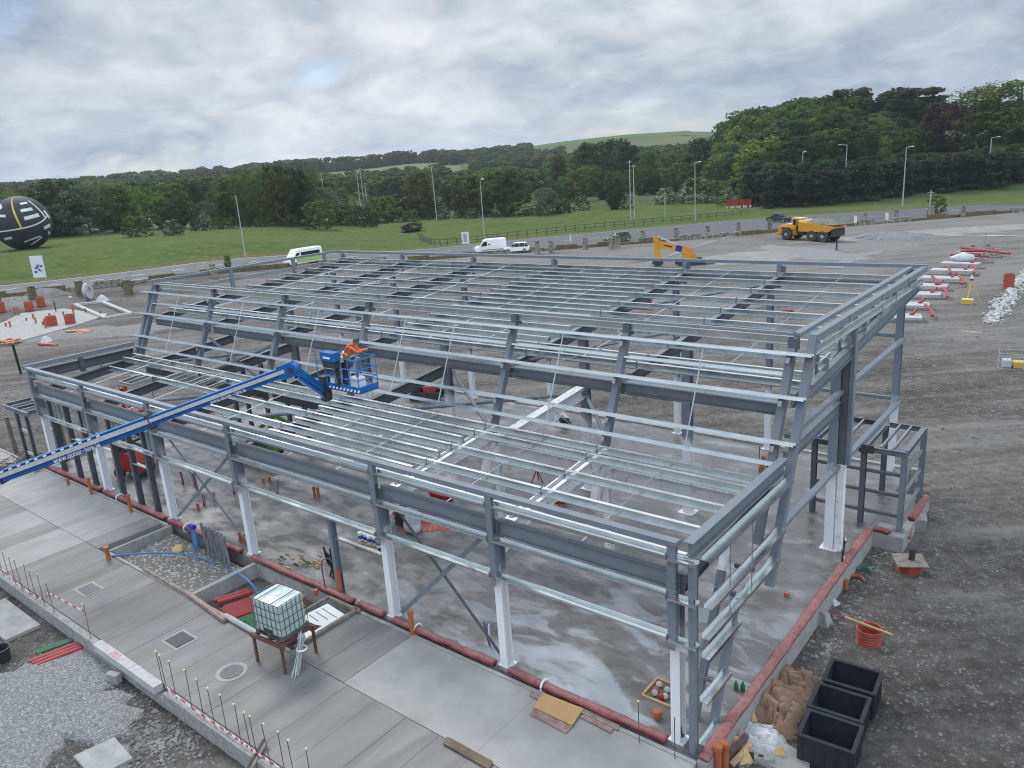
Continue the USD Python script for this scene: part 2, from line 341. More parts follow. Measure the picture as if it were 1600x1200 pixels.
# wet power-floated slab with drying patches
M['slab_concrete'] = usdkit.material(stage, '/World/Looks/slab_concrete', {
    'g': ('geometry', {}), 'mp': ('mapping', {'scale': (0.55, 1.0, 1.0)}),
    'n1': ('noise_texture', {'scale': 0.75, 'detail': 6.0, 'roughness': 0.55, 'distortion': 0.9}),
    'n2': ('noise_texture', {'scale': 1.15, 'detail': 7.0, 'roughness': 0.58, 'distortion': 0.25}),
    'n3': ('noise_texture', {'scale': 0.22, 'detail': 3.0, 'roughness': 0.5, 'distortion': 1.0}),
    'r2': ('rgb_ramp', {'ramp': [(0, (0.090, 0.084, 0.079)), (0.40, (0.118, 0.111, 0.105)), (0.485, (0.142, 0.135, 0.129)), (0.54, (0.165, 0.159, 0.153)), (0.59, (0.178, 0.173, 0.168)), (0.615, (0.25, 0.25, 0.25)), (1, (0.25, 0.247, 0.244))]}),
    'r1': ('rgb_ramp', {'ramp': [(0, (0, 0, 0)), (0.50, (0, 0, 0)), (0.56, (0.55, 0.55, 0.55)), (1, (0.8, 0.8, 0.8))]}),
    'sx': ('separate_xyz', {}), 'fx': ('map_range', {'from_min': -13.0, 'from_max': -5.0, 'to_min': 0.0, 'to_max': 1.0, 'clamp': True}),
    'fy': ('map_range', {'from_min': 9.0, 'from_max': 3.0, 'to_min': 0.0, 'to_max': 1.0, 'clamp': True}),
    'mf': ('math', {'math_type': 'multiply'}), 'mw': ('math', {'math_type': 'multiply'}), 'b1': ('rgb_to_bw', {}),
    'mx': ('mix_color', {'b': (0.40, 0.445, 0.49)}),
    'r3': ('rgb_ramp', {'ramp': [(0, (0.82, 0.82, 0.82)), (0.40, (0.88, 0.88, 0.88)), (0.60, (1.12, 1.12, 1.12)), (1, (1.25, 1.25, 1.25))]}),
    'mm': ('mix_color', {'blend_type': 'multiply', 'fac': 1.0, 'use_clamp': False}),
    'rr': ('map_range', {'from_min': 0.4, 'from_max': 0.6, 'to_min': 0.16, 'to_max': 0.5, 'clamp': True}),
    'p': ('principled_bsdf', {'specular_ior_level': 0.45})},
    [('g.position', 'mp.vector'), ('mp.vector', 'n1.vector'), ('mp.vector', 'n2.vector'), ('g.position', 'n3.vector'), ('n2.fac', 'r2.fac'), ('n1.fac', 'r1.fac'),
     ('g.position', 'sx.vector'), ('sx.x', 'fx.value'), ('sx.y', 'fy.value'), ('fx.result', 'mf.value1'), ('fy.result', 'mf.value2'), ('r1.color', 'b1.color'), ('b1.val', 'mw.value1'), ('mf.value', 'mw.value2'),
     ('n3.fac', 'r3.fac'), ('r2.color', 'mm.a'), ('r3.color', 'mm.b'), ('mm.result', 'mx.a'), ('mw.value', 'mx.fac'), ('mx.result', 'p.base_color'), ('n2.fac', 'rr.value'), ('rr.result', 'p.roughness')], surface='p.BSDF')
mat('kerb_concrete', (0.238, 0.234, 0.223), (0.331, 0.328, 0.317), 2.0, rough=0.8, bump=0.004, bscale=25)
mat('plank_concrete', (0.172, 0.165, 0.157), (0.223, 0.215, 0.206), 0.7, rough=0.75, bump=0.003, bscale=40, stretch=(2.2, 0.5, 1), big=(0.135, 0.128, 0.12), bigscale=0.42, biglohi=(0.5, 0.72))
mat('plank_concrete_dark', (0.144, 0.138, 0.130), (0.189, 0.181, 0.171), 0.7, rough=0.72, bump=0.003, bscale=40, stretch=(2.2, 0.5, 1), big=(0.115, 0.108, 0.10), bigscale=0.42, biglohi=(0.5, 0.72))
mat('plank_concrete_pale', (0.262, 0.255, 0.245), (0.322, 0.315, 0.304), 0.8, rough=0.78, bump=0.003, bscale=40, stretch=(2.2, 0.5, 1), big=(0.21, 0.204, 0.195), bigscale=0.42, biglohi=(0.5, 0.72))
mat('fresh_concrete', (0.248, 0.244, 0.230), (0.317, 0.311, 0.294), 0.8, rough=0.72, bump=0.002, bscale=30, big=(0.33, 0.325, 0.31), bigscale=0.5, biglohi=(0.5, 0.66))
mat('block_concrete', (0.22, 0.215, 0.205), (0.33, 0.325, 0.31), 6.0, rough=0.9, bump=0.006, bscale=40)
mat('lintel_concrete', (0.344, 0.340, 0.336), (0.451, 0.447, 0.443), 4.0, rough=0.8, bump=0.003, bscale=50)
mat('pit_gravel', (0.112, 0.104, 0.092), (0.208, 0.196, 0.176), 12.0, rough=0.95, bump=0.03, bscale=14, speck=(0.40, 0.39, 0.37), sscale=14, sth=0.8)
M['red_membrane'] = usdkit.material(stage, '/World/Looks/red_membrane', {
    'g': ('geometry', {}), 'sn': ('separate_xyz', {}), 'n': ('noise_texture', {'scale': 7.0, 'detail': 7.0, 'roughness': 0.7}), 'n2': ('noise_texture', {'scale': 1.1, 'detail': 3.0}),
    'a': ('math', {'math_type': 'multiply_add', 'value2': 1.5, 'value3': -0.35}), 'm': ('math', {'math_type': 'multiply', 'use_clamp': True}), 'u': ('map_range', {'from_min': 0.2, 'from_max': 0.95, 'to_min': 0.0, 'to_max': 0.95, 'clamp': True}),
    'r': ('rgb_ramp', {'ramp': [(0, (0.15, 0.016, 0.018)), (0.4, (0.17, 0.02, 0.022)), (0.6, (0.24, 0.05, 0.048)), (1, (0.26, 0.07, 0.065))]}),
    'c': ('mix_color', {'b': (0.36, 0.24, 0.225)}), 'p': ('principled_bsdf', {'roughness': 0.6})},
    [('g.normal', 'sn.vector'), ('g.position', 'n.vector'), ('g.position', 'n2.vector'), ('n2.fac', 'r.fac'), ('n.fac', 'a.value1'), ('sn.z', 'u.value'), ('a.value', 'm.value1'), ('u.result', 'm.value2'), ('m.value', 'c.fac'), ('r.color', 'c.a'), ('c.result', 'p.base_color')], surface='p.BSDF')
mat('crushed_stone', (0.124, 0.127, 0.127), (0.211, 0.214, 0.214), 9.0, rough=0.95, bump=0.03, bscale=24, speck=(0.30, 0.305, 0.30), sscale=26, sth=0.72)
mat('pale_grit', (0.19, 0.18, 0.165), (0.27, 0.258, 0.24), 0.9, rough=0.95, bump=0.02, bscale=12)
mat('white_stone', (0.384, 0.384, 0.376), (0.528, 0.528, 0.520), 3.0, rough=0.9, bump=0.05, bscale=5)
mat('grey_rubble', (0.10, 0.095, 0.088), (0.19, 0.183, 0.172), 3.0, rough=0.95, bump=0.05, bscale=9, detail=9, speck=(0.30, 0.295, 0.28), sscale=16, sth=0.8)
mat('stone_piece', (0.10, 0.095, 0.09), (0.25, 0.243, 0.232), 1.7, rough=0.95, detail=1.0)
# yard: mud, grit and dust with wheel tracks along the haul direction
def yard():
    n = {'g': ('geometry', {}), 'm1': ('mapping', {'mapping_type': 'texture', 'rotation': (0, 0, 0.72), 'scale': (9.0, 1.0, 1.0)}), 'sy': ('separate_xyz', {}), 'fy': ('map_range', {'from_min': 40.0, 'from_max': 85.0, 'to_min': 0.0, 'to_max': 0.075, 'clamp': True}), 'ad': ('math', {'math_type': 'add'}),
         'tr': ('noise_texture', {'scale': 0.55, 'detail': 6.0, 'roughness': 0.65, 'distortion': 0.3}),
         'big': ('noise_texture', {'scale': 0.075, 'detail': 5.0, 'roughness': 0.6, 'distortion': 0.8}),
         'fine': ('noise_texture', {'scale': 2.6, 'detail': 8.0, 'roughness': 0.72}),
         'vs': ('voronoi_texture', {'scale': 14.0}), 'sv': ('separate_color', {}), 'vs2': ('voronoi_texture', {'scale': 34.0}), 'sv2': ('separate_color', {}),
         'base': ('rgb_ramp', {'ramp': [(0, (0.038, 0.032, 0.028)), (0.40, (0.052, 0.044, 0.038)), (0.45, (0.076, 0.066, 0.058)), (0.51, (0.115, 0.104, 0.094)), (0.58, (0.175, 0.165, 0.152)), (1, (0.23, 0.216, 0.198))]}),
         'mixf': ('mix_float', {'fac': 0.38}), 'mixf2': ('mix_float', {'fac': 0.27}),
         'dirty': ('mix_color', {'blend_type': 'mix', 'b': (0.23, 0.223, 0.213)}), 'dirty2': ('mix_color', {'blend_type': 'mix', 'b': (0.155, 0.15, 0.142)}),
         's1': ('math', {'math_type': 'multiply_add', 'value2': 0.5, 'value3': 0.0}), 'th': ('math', {'math_type': 'greater_than', 'value2': 0.94}), 'th2': ('math', {'math_type': 'greater_than', 'value2': 0.84}),
         'gate': ('map_range', {'from_min': 0.42, 'from_max': 0.56, 'to_min': 0.05, 'to_max': 0.9, 'clamp': True}), 'gm': ('math', {'math_type': 'multiply'}), 'gm2': ('math', {'math_type': 'multiply'}),
         'bn': ('noise_texture', {'scale': 7.0, 'detail': 7.0, 'roughness': 0.75}), 'bp': ('bump', {'strength': 1.0, 'distance': 0.07}),
         'p': ('principled_bsdf', {'roughness': 0.93, 'specular_ior_level': 0.3})}
    l = [('g.position', 'm1.vector'), ('m1.vector', 'tr.vector'), ('g.position', 'big.vector'), ('g.position', 'fine.vector'), ('g.position', 'vs.vector'), ('g.position', 'vs2.vector'),
         ('tr.fac', 'mixf.a'), ('big.fac', 'mixf.b'), ('mixf.result', 'mixf2.a'), ('fine.fac', 'mixf2.b'), ('mixf2.result', 'ad.value1'), ('g.position', 'sy.vector'), ('sy.y', 'fy.value'), ('fy.result', 'ad.value2'), ('ad.value', 'base.fac'),
         ('vs.color', 'sv.color'), ('vs2.color', 'sv2.color'), ('sv.r', 'th.value1'), ('sv2.r', 'th2.value1'), ('fine.fac', 'gate.value'), ('th.value', 'gm.value1'), ('gate.result', 'gm.value2'),
         ('th2.value', 'gm2.value1'), ('gate.result', 'gm2.value2'),
         ('base.color', 'dirty2.a'), ('gm2.value', 'dirty2.fac'), ('dirty2.result', 'dirty.a'), ('gm.value', 'dirty.fac'), ('dirty.result', 'p.base_color'), ('g.position', 'bn.vector'), ('bn.fac', 'bp.height'), ('bp.normal', 'p.normal')]
    M['yard'] = usdkit.material(stage, '/World/Looks/yard', n, l, surface='p.BSDF')
yard()
mat('grass', (0.037, 0.067, 0.010), (0.077, 0.120, 0.020), 0.35, rough=0.9, bump=0.25, bscale=1.2, spec=0.1, big=(0.078, 0.102, 0.026), bigscale=0.06, speck=(0.12, 0.13, 0.035), sscale=1.1, sth=0.9, detail=8)
mat('verge', (0.085, 0.092, 0.03), (0.13, 0.118, 0.045), 0.8, rough=0.95, bump=0.15, bscale=2, spec=0.1)
mat('hill_grass', (0.045, 0.070, 0.020), (0.075, 0.10, 0.034), 0.02, rough=0.95, big=(0.10, 0.115, 0.05), bigscale=0.004, spec=0.1)
mat('field_pale', (0.115, 0.13, 0.06), (0.14, 0.15, 0.08), 0.03, rough=0.95, spec=0.1)
mat('field_green', (0.055, 0.105, 0.02), (0.075, 0.125, 0.03), 0.05, rough=0.95, spec=0.1)
mat('asphalt', (0.055, 0.056, 0.062), (0.085, 0.087, 0.095), 0.5, rough=0.75, stretch=(1, 1, 1))
mat('road_paint', (0.62, 0.62, 0.6), (0.75, 0.75, 0.73), 3, rough=0.7)
mat('footpath', (0.22, 0.22, 0.22), (0.29, 0.29, 0.285), 1.0, rough=0.85)
mat('old_stone', (0.16, 0.145, 0.12), (0.30, 0.275, 0.235), 1.5, rough=0.95, bump=0.06, bscale=4, speck=(0.1, 0.09, 0.06), sscale=3, sth=0.75)
mat('dry_hedge', (0.085, 0.065, 0.03), (0.16, 0.13, 0.075), 2.0, rough=0.95, bump=0.1, bscale=4)
mat('lamp_grey', (0.32, 0.345, 0.345), (0.42, 0.44, 0.44), 1.0, rough=0.5, metallic=0.3)
mat('fence_wood', (0.07, 0.055, 0.04), (0.12, 0.1, 0.075), 3, rough=0.9)
mat('timber', (0.34, 0.22, 0.115), (0.5, 0.35, 0.2), 5.0, rough=0.8, stretch=(1, 1, 6), bump=0.004)
mat('grey_timber', (0.17, 0.14, 0.115), (0.29, 0.25, 0.21), 5.0, rough=0.85)
mat('dark_timber', (0.09, 0.065, 0.045), (0.16, 0.12, 0.085), 4.0, rough=0.85)
mat('strand_board', (0.38, 0.21, 0.085), (0.54, 0.34, 0.16), 26.0, rough=0.75, lohi=(.42, .58))
mat('red_board', (0.2, 0.12, 0.10), (0.36, 0.27, 0.23), 3.0, rough=0.8)
mat('clay_pipe', (0.30, 0.082, 0.036), (0.38, 0.12, 0.055), 4.0, rough=0.45)
mat('red_duct', (0.25, 0.022, 0.024), (0.32, 0.04, 0.038), 3.0, rough=0.4)
mat('green_duct', (0.02, 0.10, 0.045), (0.03, 0.14, 0.06), 3.0, rough=0.4)
mat('purple_duct', (0.12, 0.03, 0.09), (0.16, 0.045, 0.12), 3.0, rough=0.4)
mat('blue_pipe', (0.03, 0.13, 0.34), (0.05, 0.18, 0.42), 3.0, rough=0.4)
mat('grey_duct', (0.13, 0.135, 0.15), (0.2, 0.205, 0.22), 4.0, rough=0.6)
mat('black_plastic', (0.012, 0.013, 0.016), (0.02, 0.021, 0.025), 5.0, rough=0.42, rough2=0.6)
mat('rubber', (0.03, 0.028, 0.027), (0.06, 0.055, 0.05), 4.0, rough=0.85)
mat('chamber_red', (0.30, 0.055, 0.036), (0.38, 0.08, 0.05), 3.0, rough=0.5)
mat('blanket', (0.21, 0.135, 0.085), (0.31, 0.21, 0.14), 2.5, rough=0.95, bump=0.02, bscale=22)
mat('plastic_sheet', (0.446, 0.461, 0.482), (0.562, 0.569, 0.583), 3.0, rough=0.25, bump=0.03, bscale=9)
mat('white_plastic', (0.68, 0.7, 0.7), (0.76, 0.77, 0.77), 3.0, rough=0.4)
mat('foam_yellow', (0.50, 0.36, 0.14), (0.62, 0.48, 0.22), 8.0, rough=0.9, bump=0.02)
mat('cap_yellow', (0.62, 0.58, 0.22), (0.7, 0.66, 0.3), 4.0, rough=0.5)
mat('rebar_steel', (0.07, 0.055, 0.045), (0.12, 0.09, 0.07), 20.0, rough=0.7, metallic=0.3)
mat('rust', (0.085, 0.038, 0.026), (0.14, 0.068, 0.045), 6.0, rough=0.85)
M['tank_plastic'] = usdkit.material(stage, '/World/Looks/tank_plastic', {
    'd': ('principled_bsdf', {'base_color': (0.66, 0.78, 0.75), 'roughness': 0.35}), 't': ('translucent_bsdf', {'color': (0.6, 0.75, 0.72)}), 'm': ('mix_closure', {'fac': 0.3})},
    [('d.BSDF', 'm.closure1'), ('t.BSDF', 'm.closure2')], surface='m.closure')
mat('cage_steel', (0.10, 0.115, 0.115), (0.16, 0.175, 0.17), 5, rough=0.5, metallic=0.6)
mat('lift_blue', (0.008, 0.085, 0.30), (0.012, 0.11, 0.36), 2.0, rough=0.35, spec=0.5)
mat('lift_blue_light', (0.02, 0.15, 0.42), (0.03, 0.19, 0.48), 2.0, rough=0.35)
mat('lift_grey', (0.46, 0.48, 0.5), (0.58, 0.6, 0.62), 6.0, rough=0.4, metallic=0.3)
mat('lift_white', (0.75, 0.76, 0.77), (0.8, 0.8, 0.8), 4.0, rough=0.4)
mat('machine_yellow', (0.55, 0.25, 0.012), (0.62, 0.31, 0.02), 1.0, rough=0.42, rough2=0.6)
mat('machine_cream', (0.62, 0.45, 0.18), (0.68, 0.52, 0.24), 1.0, rough=0.5)
mat('machine_red', (0.252, 0.015, 0.012), (0.288, 0.024, 0.018), 2.0, rough=0.4)
mat('machine_green', (0.030, 0.156, 0.021), (0.042, 0.192, 0.030), 2.0, rough=0.4)
mat('machine_dark', (0.022, 0.022, 0.024), (0.045, 0.043, 0.042), 3.0, rough=0.65)
mat('brand_blue', (0.02, 0.02, 0.28), None, 2.0, rough=0.4)
mat('hivis_orange', (0.72, 0.12, 0.02), (0.8, 0.18, 0.03), 4.0, rough=0.8)
mat('hivis_band', (0.72, 0.62, 0.5), None, 4.0, rough=0.5)
mat('work_trousers', (0.02, 0.017, 0.016), (0.04, 0.034, 0.032), 6.0, rough=0.9)
mat('white_cloth', (0.62, 0.61, 0.59), (0.72, 0.71, 0.69), 4.0, rough=0.9)
mat('skin', (0.42, 0.24, 0.17), None, 4.0, rough=0.6)
mat('hair', (0.02, 0.014, 0.01), None, 4.0, rough=0.7)
mat('car_white', (0.74, 0.75, 0.76), (0.78, 0.79, 0.8), 1.0, rough=0.25)
mat('car_dark', (0.018, 0.02, 0.026), (0.03, 0.033, 0.04), 1.0, rough=0.25)
mat('car_grey', (0.06, 0.07, 0.08), (0.09, 0.1, 0.11), 1.0, rough=0.25)
mat('lime_green', (0.30, 0.45, 0.12), (0.36, 0.5, 0.16), 1.0, rough=0.4)
mat('car_glass', (0.012, 0.015, 0.018), None, 1.0, rough=0.08)
mat('lamp_lens', (0.7, 0.7, 0.65), None, 1.0, rough=0.2)
mat('tail_red', (0.4, 0.02, 0.02), None, 1.0, rough=0.3)
mat('sign_white', (0.62, 0.64, 0.64), (0.7, 0.71, 0.71), 1.0, rough=0.5)
mat('sign_blue', (0.03, 0.12, 0.28), None, 1.0, rough=0.5)
mat('sign_green', (0.05, 0.22, 0.16), None, 1.0, rough=0.5)
mat('ball_black', (0.010, 0.011, 0.016), (0.02, 0.022, 0.03), 0.8, rough=0.7)
mat('ball_white', (0.55, 0.55, 0.55), (0.65, 0.65, 0.64), 1.0, rough=0.7)
mat('ball_yellow', (0.55, 0.36, 0.09), None, 1.0, rough=0.7)
mat('bark', (0.05, 0.042, 0.034), (0.09, 0.078, 0.065), 4.0, rough=0.95)
mat('far_roof', (0.12, 0.11, 0.10), (0.17, 0.155, 0.14), 1.0, rough=0.9)
mat('far_wall', (0.42, 0.40, 0.36), (0.5, 0.48, 0.44), 1.0, rough=0.9)
mat('tape_red', (0.55, 0.03, 0.04), None, 1.0, rough=0.5)
mat('paint_red', (0.5, 0.06, 0.07), None, 1.0, rough=0.7)
mat('tripod_yellow', (0.6, 0.42, 0.06), None, 1.0, rough=0.5)
mat('cover_metal', (0.045, 0.05, 0.058), (0.08, 0.085, 0.095), 8.0, rough=0.55, metallic=0.0)
mat('dark_water', (0.02, 0.02, 0.025), None, 1.0, rough=0.15)
def leafmat(name, c1, c2, tr=0.3, clump=0.5):
    n = {'g': ('geometry', {}), 'tc': ('texture_coordinate', {}), 'oi': ('object_info', {}),
         'n': ('noise_texture', {'scale': clump, 'detail': 3.0, 'roughness': 0.6}), 'r': ('rgb_ramp', {'ramp': [(0, c1), (0.38, c1), (0.62, c2), (1, c2)]}),
         'v': ('map_range', {'from_min': 0, 'from_max': 1, 'to_min': 0.78, 'to_max': 1.25}), 'hs': ('hsv', {'saturation': 1.0}),
         'hr': ('map_range', {'from_min': 0, 'from_max': 1, 'to_min': 0.485, 'to_max': 0.515}), 'ml': ('math', {'math_type': 'multiply', 'value2': 7.13}), 'fr': ('math', {'math_type': 'fraction'}),
         'd': ('principled_bsdf', {'roughness': 0.75, 'specular_ior_level': 0.2}), 't': ('translucent_bsdf', {}), 'm': ('mix_closure', {'fac': tr})}
    l = [('g.position', 'n.vector'), ('n.fac', 'r.fac'), ('oi.random', 'v.value'), ('oi.random', 'ml.value1'), ('ml.value', 'fr.value1'), ('fr.value', 'hr.value'), ('v.result', 'hs.value'), ('hr.result', 'hs.hue'), ('r.color', 'hs.color'),
         ('hs.color', 'd.base_color'), ('hs.color', 't.color'), ('d.BSDF', 'm.closure1'), ('t.BSDF', 'm.closure2')]
    M[name] = usdkit.material(stage, '/World/Looks/' + name, n, l, surface='m.closure')
leafmat('leaf_mid', (0.056, 0.096, 0.018), (0.109, 0.162, 0.033))
leafmat('leaf_bright', (0.079, 0.139, 0.021), (0.137, 0.206, 0.038))
leafmat('leaf_dark', (0.030, 0.055, 0.019), (0.056, 0.091, 0.028))
leafmat('leaf_pine', (0.030, 0.037, 0.023), (0.055, 0.060, 0.037), 0.15)
leafmat('leaf_olive', (0.076, 0.091, 0.021), (0.129, 0.139, 0.035))
leafmat('leaf_willow', (0.084, 0.118, 0.067), (0.126, 0.162, 0.096))
leafmat('leaf_purple', (0.034, 0.014, 0.022), (0.054, 0.022, 0.031))
leafmat('blossom', (0.30, 0.30, 0.25), (0.5, 0.49, 0.44), 0.2)

# ------------------------------------------------------------------ ground, road, fields
def polar_terrain():
    rs = np.concatenate([[0.0], np.geomspace(6, 400, 70), np.geomspace(410, 3200, 60)]); az = np.radians(np.arange(-180, 181, 1.5))
    rr, aa = np.meshgrid(rs, az, indexing='ij')
    X, Y = C[0] + rr * np.sin(aa), C[1] + rr * np.cos(aa); Z = T(X, Y)
    v, f = grid(np.stack([X, Y, Z], -1)); return v, f[:, ::-1]
g = polar_terrain()
n0 = np.cross(g[0][g[1][500, 1]] - g[0][g[1][500, 0]], g[0][g[1][500, 2]] - g[0][g[1][500, 0]])[2]
single('hills', g if n0 > 0 else (g[0], g[1][:, ::-1]), 'hill_grass', kind='structure', smooth=True)
NEAR_PX = [(0, 463), (100, 453), (240, 437), (400, 421), (560, 406), (690, 399), (845, 391), (1000, 381), (1190, 363), (1320, 353), (1450, 343), (1600, 330)]
FAR_PX = [(0, 449), (100, 440), (240, 424), (380, 407), (540, 394), (690, 384), (860, 371), (980, 361), (1090, 348), (1200, 340), (1400, 329), (1600, 315)]
def ext(ps, d=60):
    ps = A(ps)[:, :2]; a = ps[0] - ps[1]; b = ps[-1] - ps[-2]
    return np.vstack([ps[0] + a / np.linalg.norm(a) * d, ps, ps[-1] + b / np.linalg.norm(b) * d])
def smooth_line(ps, n=60, it=30):
    q = resample(ps, n)
    for _ in range(it): q[1:-1] = 0.5 * q[1:-1] + 0.25 * (q[:-2] + q[2:])
    return q
ROADN = smooth_line(ext([G(*p) for p in NEAR_PX])); ROADF = smooth_line(ext([G(*p) for p in FAR_PX]))
WALL = ROADN + (ROADN - ROADF) / np.linalg.norm(ROADN - ROADF, axis=1)[:, None] * 2.0
single('site_ground', ruled(ROADN, ROADN + A([150.0, -150.0]), 170, 120, 0.06), 'yard', kind='structure', smooth=True)
def off(t): return ROADN * (1 - t) + ROADF * t
single('road', ruled(ROADN, ROADF, 120, 8, 0.10), 'asphalt', kind='structure', smooth=True)
_w = ROADF - ROADN; _wn = _w / np.linalg.norm(_w, axis=1)[:, None]
single('verge', ruled(ROADF, ROADF + _wn * 4.5, 120, 4, 0.085), 'verge', kind='structure', smooth=True)
FIELD_PX = [(-60, 395), (60, 378), (190, 369), (300, 364), (400, 359), (520, 356), (620, 351), (670, 347), (760, 344), (860, 339), (940, 331), (1040, 324), (1130, 320), (1190, 333), (1250, 334), (1400, 324), (1600, 311)]
FLD = A([G(*p)[:2] for p in FIELD_PX]); FLD = FLD + (FLD - C[:2]) / np.linalg.norm(FLD - C[:2], axis=1)[:, None] * 14
single('grass_field', ruled(ROADF + _wn * 4.4, ext(FLD, 80), 140, 40, 0.065), 'grass', kind='structure', smooth=True)
# painted markings
def dashes(t, on, gap, w, dz=0.125):
    L = resample(off(t), 400); s = np.concatenate([[0], np.cumsum(np.linalg.norm(np.diff(L, axis=0), axis=1))]); gs = []
    p = 0.0
    while p < s[-1] - on:
        a = A([np.interp(p, s, L[:, k]) for k in (0, 1)]); b = A([np.interp(p + on, s, L[:, k]) for k in (0, 1)])
        d = (b - a) / np.linalg.norm(b - a); q = A([-d[1], d[0]]) * w / 2
        P = [a - q, b - q, b + q, a + q]; gs.append((A([[x, y, float(T(x, y)) + dz] for x, y in P]), A([[0, 1, 2], [0, 2, 3]])))
        p += on + gap
    return cat(gs)
mk = Th('/World/road_marking')
single('road_marking', cat(dashes(0.5, 2.0, 4.0, 0.16), dashes(0.06, 8, 0.0, 0.12), dashes(0.94, 8, 0.0, 0.12)), 'road_paint', kind='structure')
# second carriageway far left, behind the ball
FR0 = [G(-30, 376)[:2], G(60, 366)[:2], G(120, 358)[:2], G(170, 353)[:2], G(235, 347)[:2]]; FR1 = [G(-30, 366)[:2], G(60, 357)[:2], G(120, 351)[:2], G(170, 346)[:2], G(235, 341)[:2]]
single('road', ruled(FR0, FR1, 30, 4, 0.12), 'asphalt', kind='structure', smooth=True)
# fields on the far hillside
def hill_patch(cols, m, dz=0.25):
    a = [AR(px, r0)[:2] for px, r0, r1 in cols]; b = [AR(px, r1)[:2] for px, r0, r1 in cols]
    return ruled(a, b, 40, 14, dz)
single('hill_field', hill_patch([(505, 760, 900), (560, 720, 960), (640, 700, 985), (720, 700, 1000)], 0), 'field_pale', kind='structure', smooth=True)
single('hill_field', hill_patch([(770, 560, 800), (820, 540, 840), (870, 560, 850)], 0), 'field_green', kind='structure', smooth=True)
single('hill_field', hill_patch([(760, 1150, 1480), (850, 1150, 1490), (960, 1150, 1495), (1080, 1150, 1495)], 0), 'field_green', kind='structure', smooth=True)
# yard patches: crushed stone, grit and spoil
def gpatch(name, px, py, rx, ry, m, h=0.0, rz=0.0, seed=1, dz=0.075, **k):
    p = G(px, py); single(name, patch(p[0], p[1], rx, ry, rz, h, seed, dz, **k), m, kind='structure', smooth=True)
gpatch('gravel', 60, 1120, 3.6, 2.6, 'crushed_stone', 0.12, 0.5, 3)
gpatch('gravel', 185, 1040, 1.0, 0.55, 'pale_grit', 0.05, 0.3, 5)
gpatch('gravel', 1265, 395, 13, 5.5, 'crushed_stone', 0.1, -0.6, 4)
gpatch('gravel', 1180, 402, 12, 7, 'pale_grit', 0.08, 0.9, 14)
gpatch('gravel', 1330, 386, 9, 6, 'grey_rubble', 0.12, 0.3, 15)
gpatch('gravel', 1485, 362, 30, 5, 'pale_grit', 0.05, 0.72, 6)
gpatch('gravel', 1390, 372, 6, 3.4, 'crushed_stone', 0.9, 0.4, 7)
gpatch('gravel', 1090, 470, 7, 6, 'grey_rubble', 0.1, 0.3, 12)
gpatch('gravel', 960, 420, 9, 5, 'grey_rubble', 0.1, 0.5, 13)
gpatch('gravel', 25, 470, 6, 3, 'grey_rubble', 0.2, 0.4, 16)
gpatch('gravel', 75, 462, 3.2, 1.6, 'pale_grit', 1.0, 0.8, 17)
gpatch('gravel', 150, 520, 12, 5, 'grey_rubble', 0.08, 0.3, 18)
gpatch('gravel', 1225, 950, 0.5, 1.8, 'grey_rubble', 0.16, 0.05, 20)

# ------------------------------------------------------------------ floor slab, kerbs and the concrete terrace
fs = thing('floor_slab', None, None, (0, 0, 0), kind='structure')
XL, YB = -36.75, 20.35
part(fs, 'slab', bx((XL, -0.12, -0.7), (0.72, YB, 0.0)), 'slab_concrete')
part(fs, 'kerb', bx((0.722, -0.35, -0.75), (0.98, 13.9, 0.10)), 'kerb_concrete')
part(fs, 'kerb', bx((0.982, 13.62, -0.75), (2.0, 14.55, 0.06)), 'kerb_concrete')
part(fs, 'kerb', bx((1.74, 14.552, -0.75), (2.0, 17.8, 0.06)), 'kerb_concrete')
part(fs, 'kerb', bx((-1.6, 20.352, -0.75), (0.98, 20.6, 0.08)), 'kerb_concrete')
part(fs, 'kerb', bx((XL - .25, YB + .002, -0.75), (-1.602, YB + .25, 0.08)), 'kerb_concrete')
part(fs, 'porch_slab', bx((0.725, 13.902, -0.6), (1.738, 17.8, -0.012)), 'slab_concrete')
def roll(ps, r, seed, w=None):
    ps = resample(ps, max(4, int(np.linalg.norm(A(ps[-1]) - A(ps[0])) / 0.12)))
    nz = meshkit.fbm(np.stack([np.arange(len(ps)) * .22, 0 * ps[:, 0] + seed, 0 * ps[:, 0]], -1), 3, seed)
    rr = r * (0.86 + 0.28 * nz); ps = ps + A([0, 0, 1]) * (rr[:, None] - r * .3) * 0.9 + (meshkit.noise(np.stack([np.arange(len(ps)) * .3, 0 * nz, 0 * nz + seed], -1), seed) - .5)[:, None] * A([.02, .04, 0])
    g_ = path(ps, list(rr), 10); v = g_[0]; zc = float(ps[:, 2].mean()); w_ = meshkit.fbm(v * A([5.0, 5.0, 9.0]) + seed, 3, seed)[:, None] - .5; v = v + w_ * A([.05, .05, .05]); v[:, 2] = zc + (v[:, 2] - zc) * .72; return v, g_[1]
mem = thing('membrane_roll', 'red plastic damp membrane rolled along the right-hand kerb of the slab', 'membrane', (0.85, 6, 0.1))
g_ = roll([(0.84, -0.3, .10), (0.85, 13.6, .10)], 0.15, 3); g_[0][:, 2] = .10 + (g_[0][:, 2] - .10) * .55
part(mem, 'roll', g_, 'red_membrane', smooth=True, W=True)
part(mem, 'flap', bx((0.99, -.2, -.22), (1.006, 13.5, .12)), 'red_membrane', W=True) if False else None
mem = thing('membrane_roll', 'red membrane wrapped over the small kerb by the porch frame', 'membrane', (1.4, 14, 0.1))
part(mem, 'roll', roll([(0.95, 13.75, .06), (1.25, 13.8, .06), (1.5, 13.7, .03)], 0.13, 5), 'red_membrane', smooth=True, W=True)
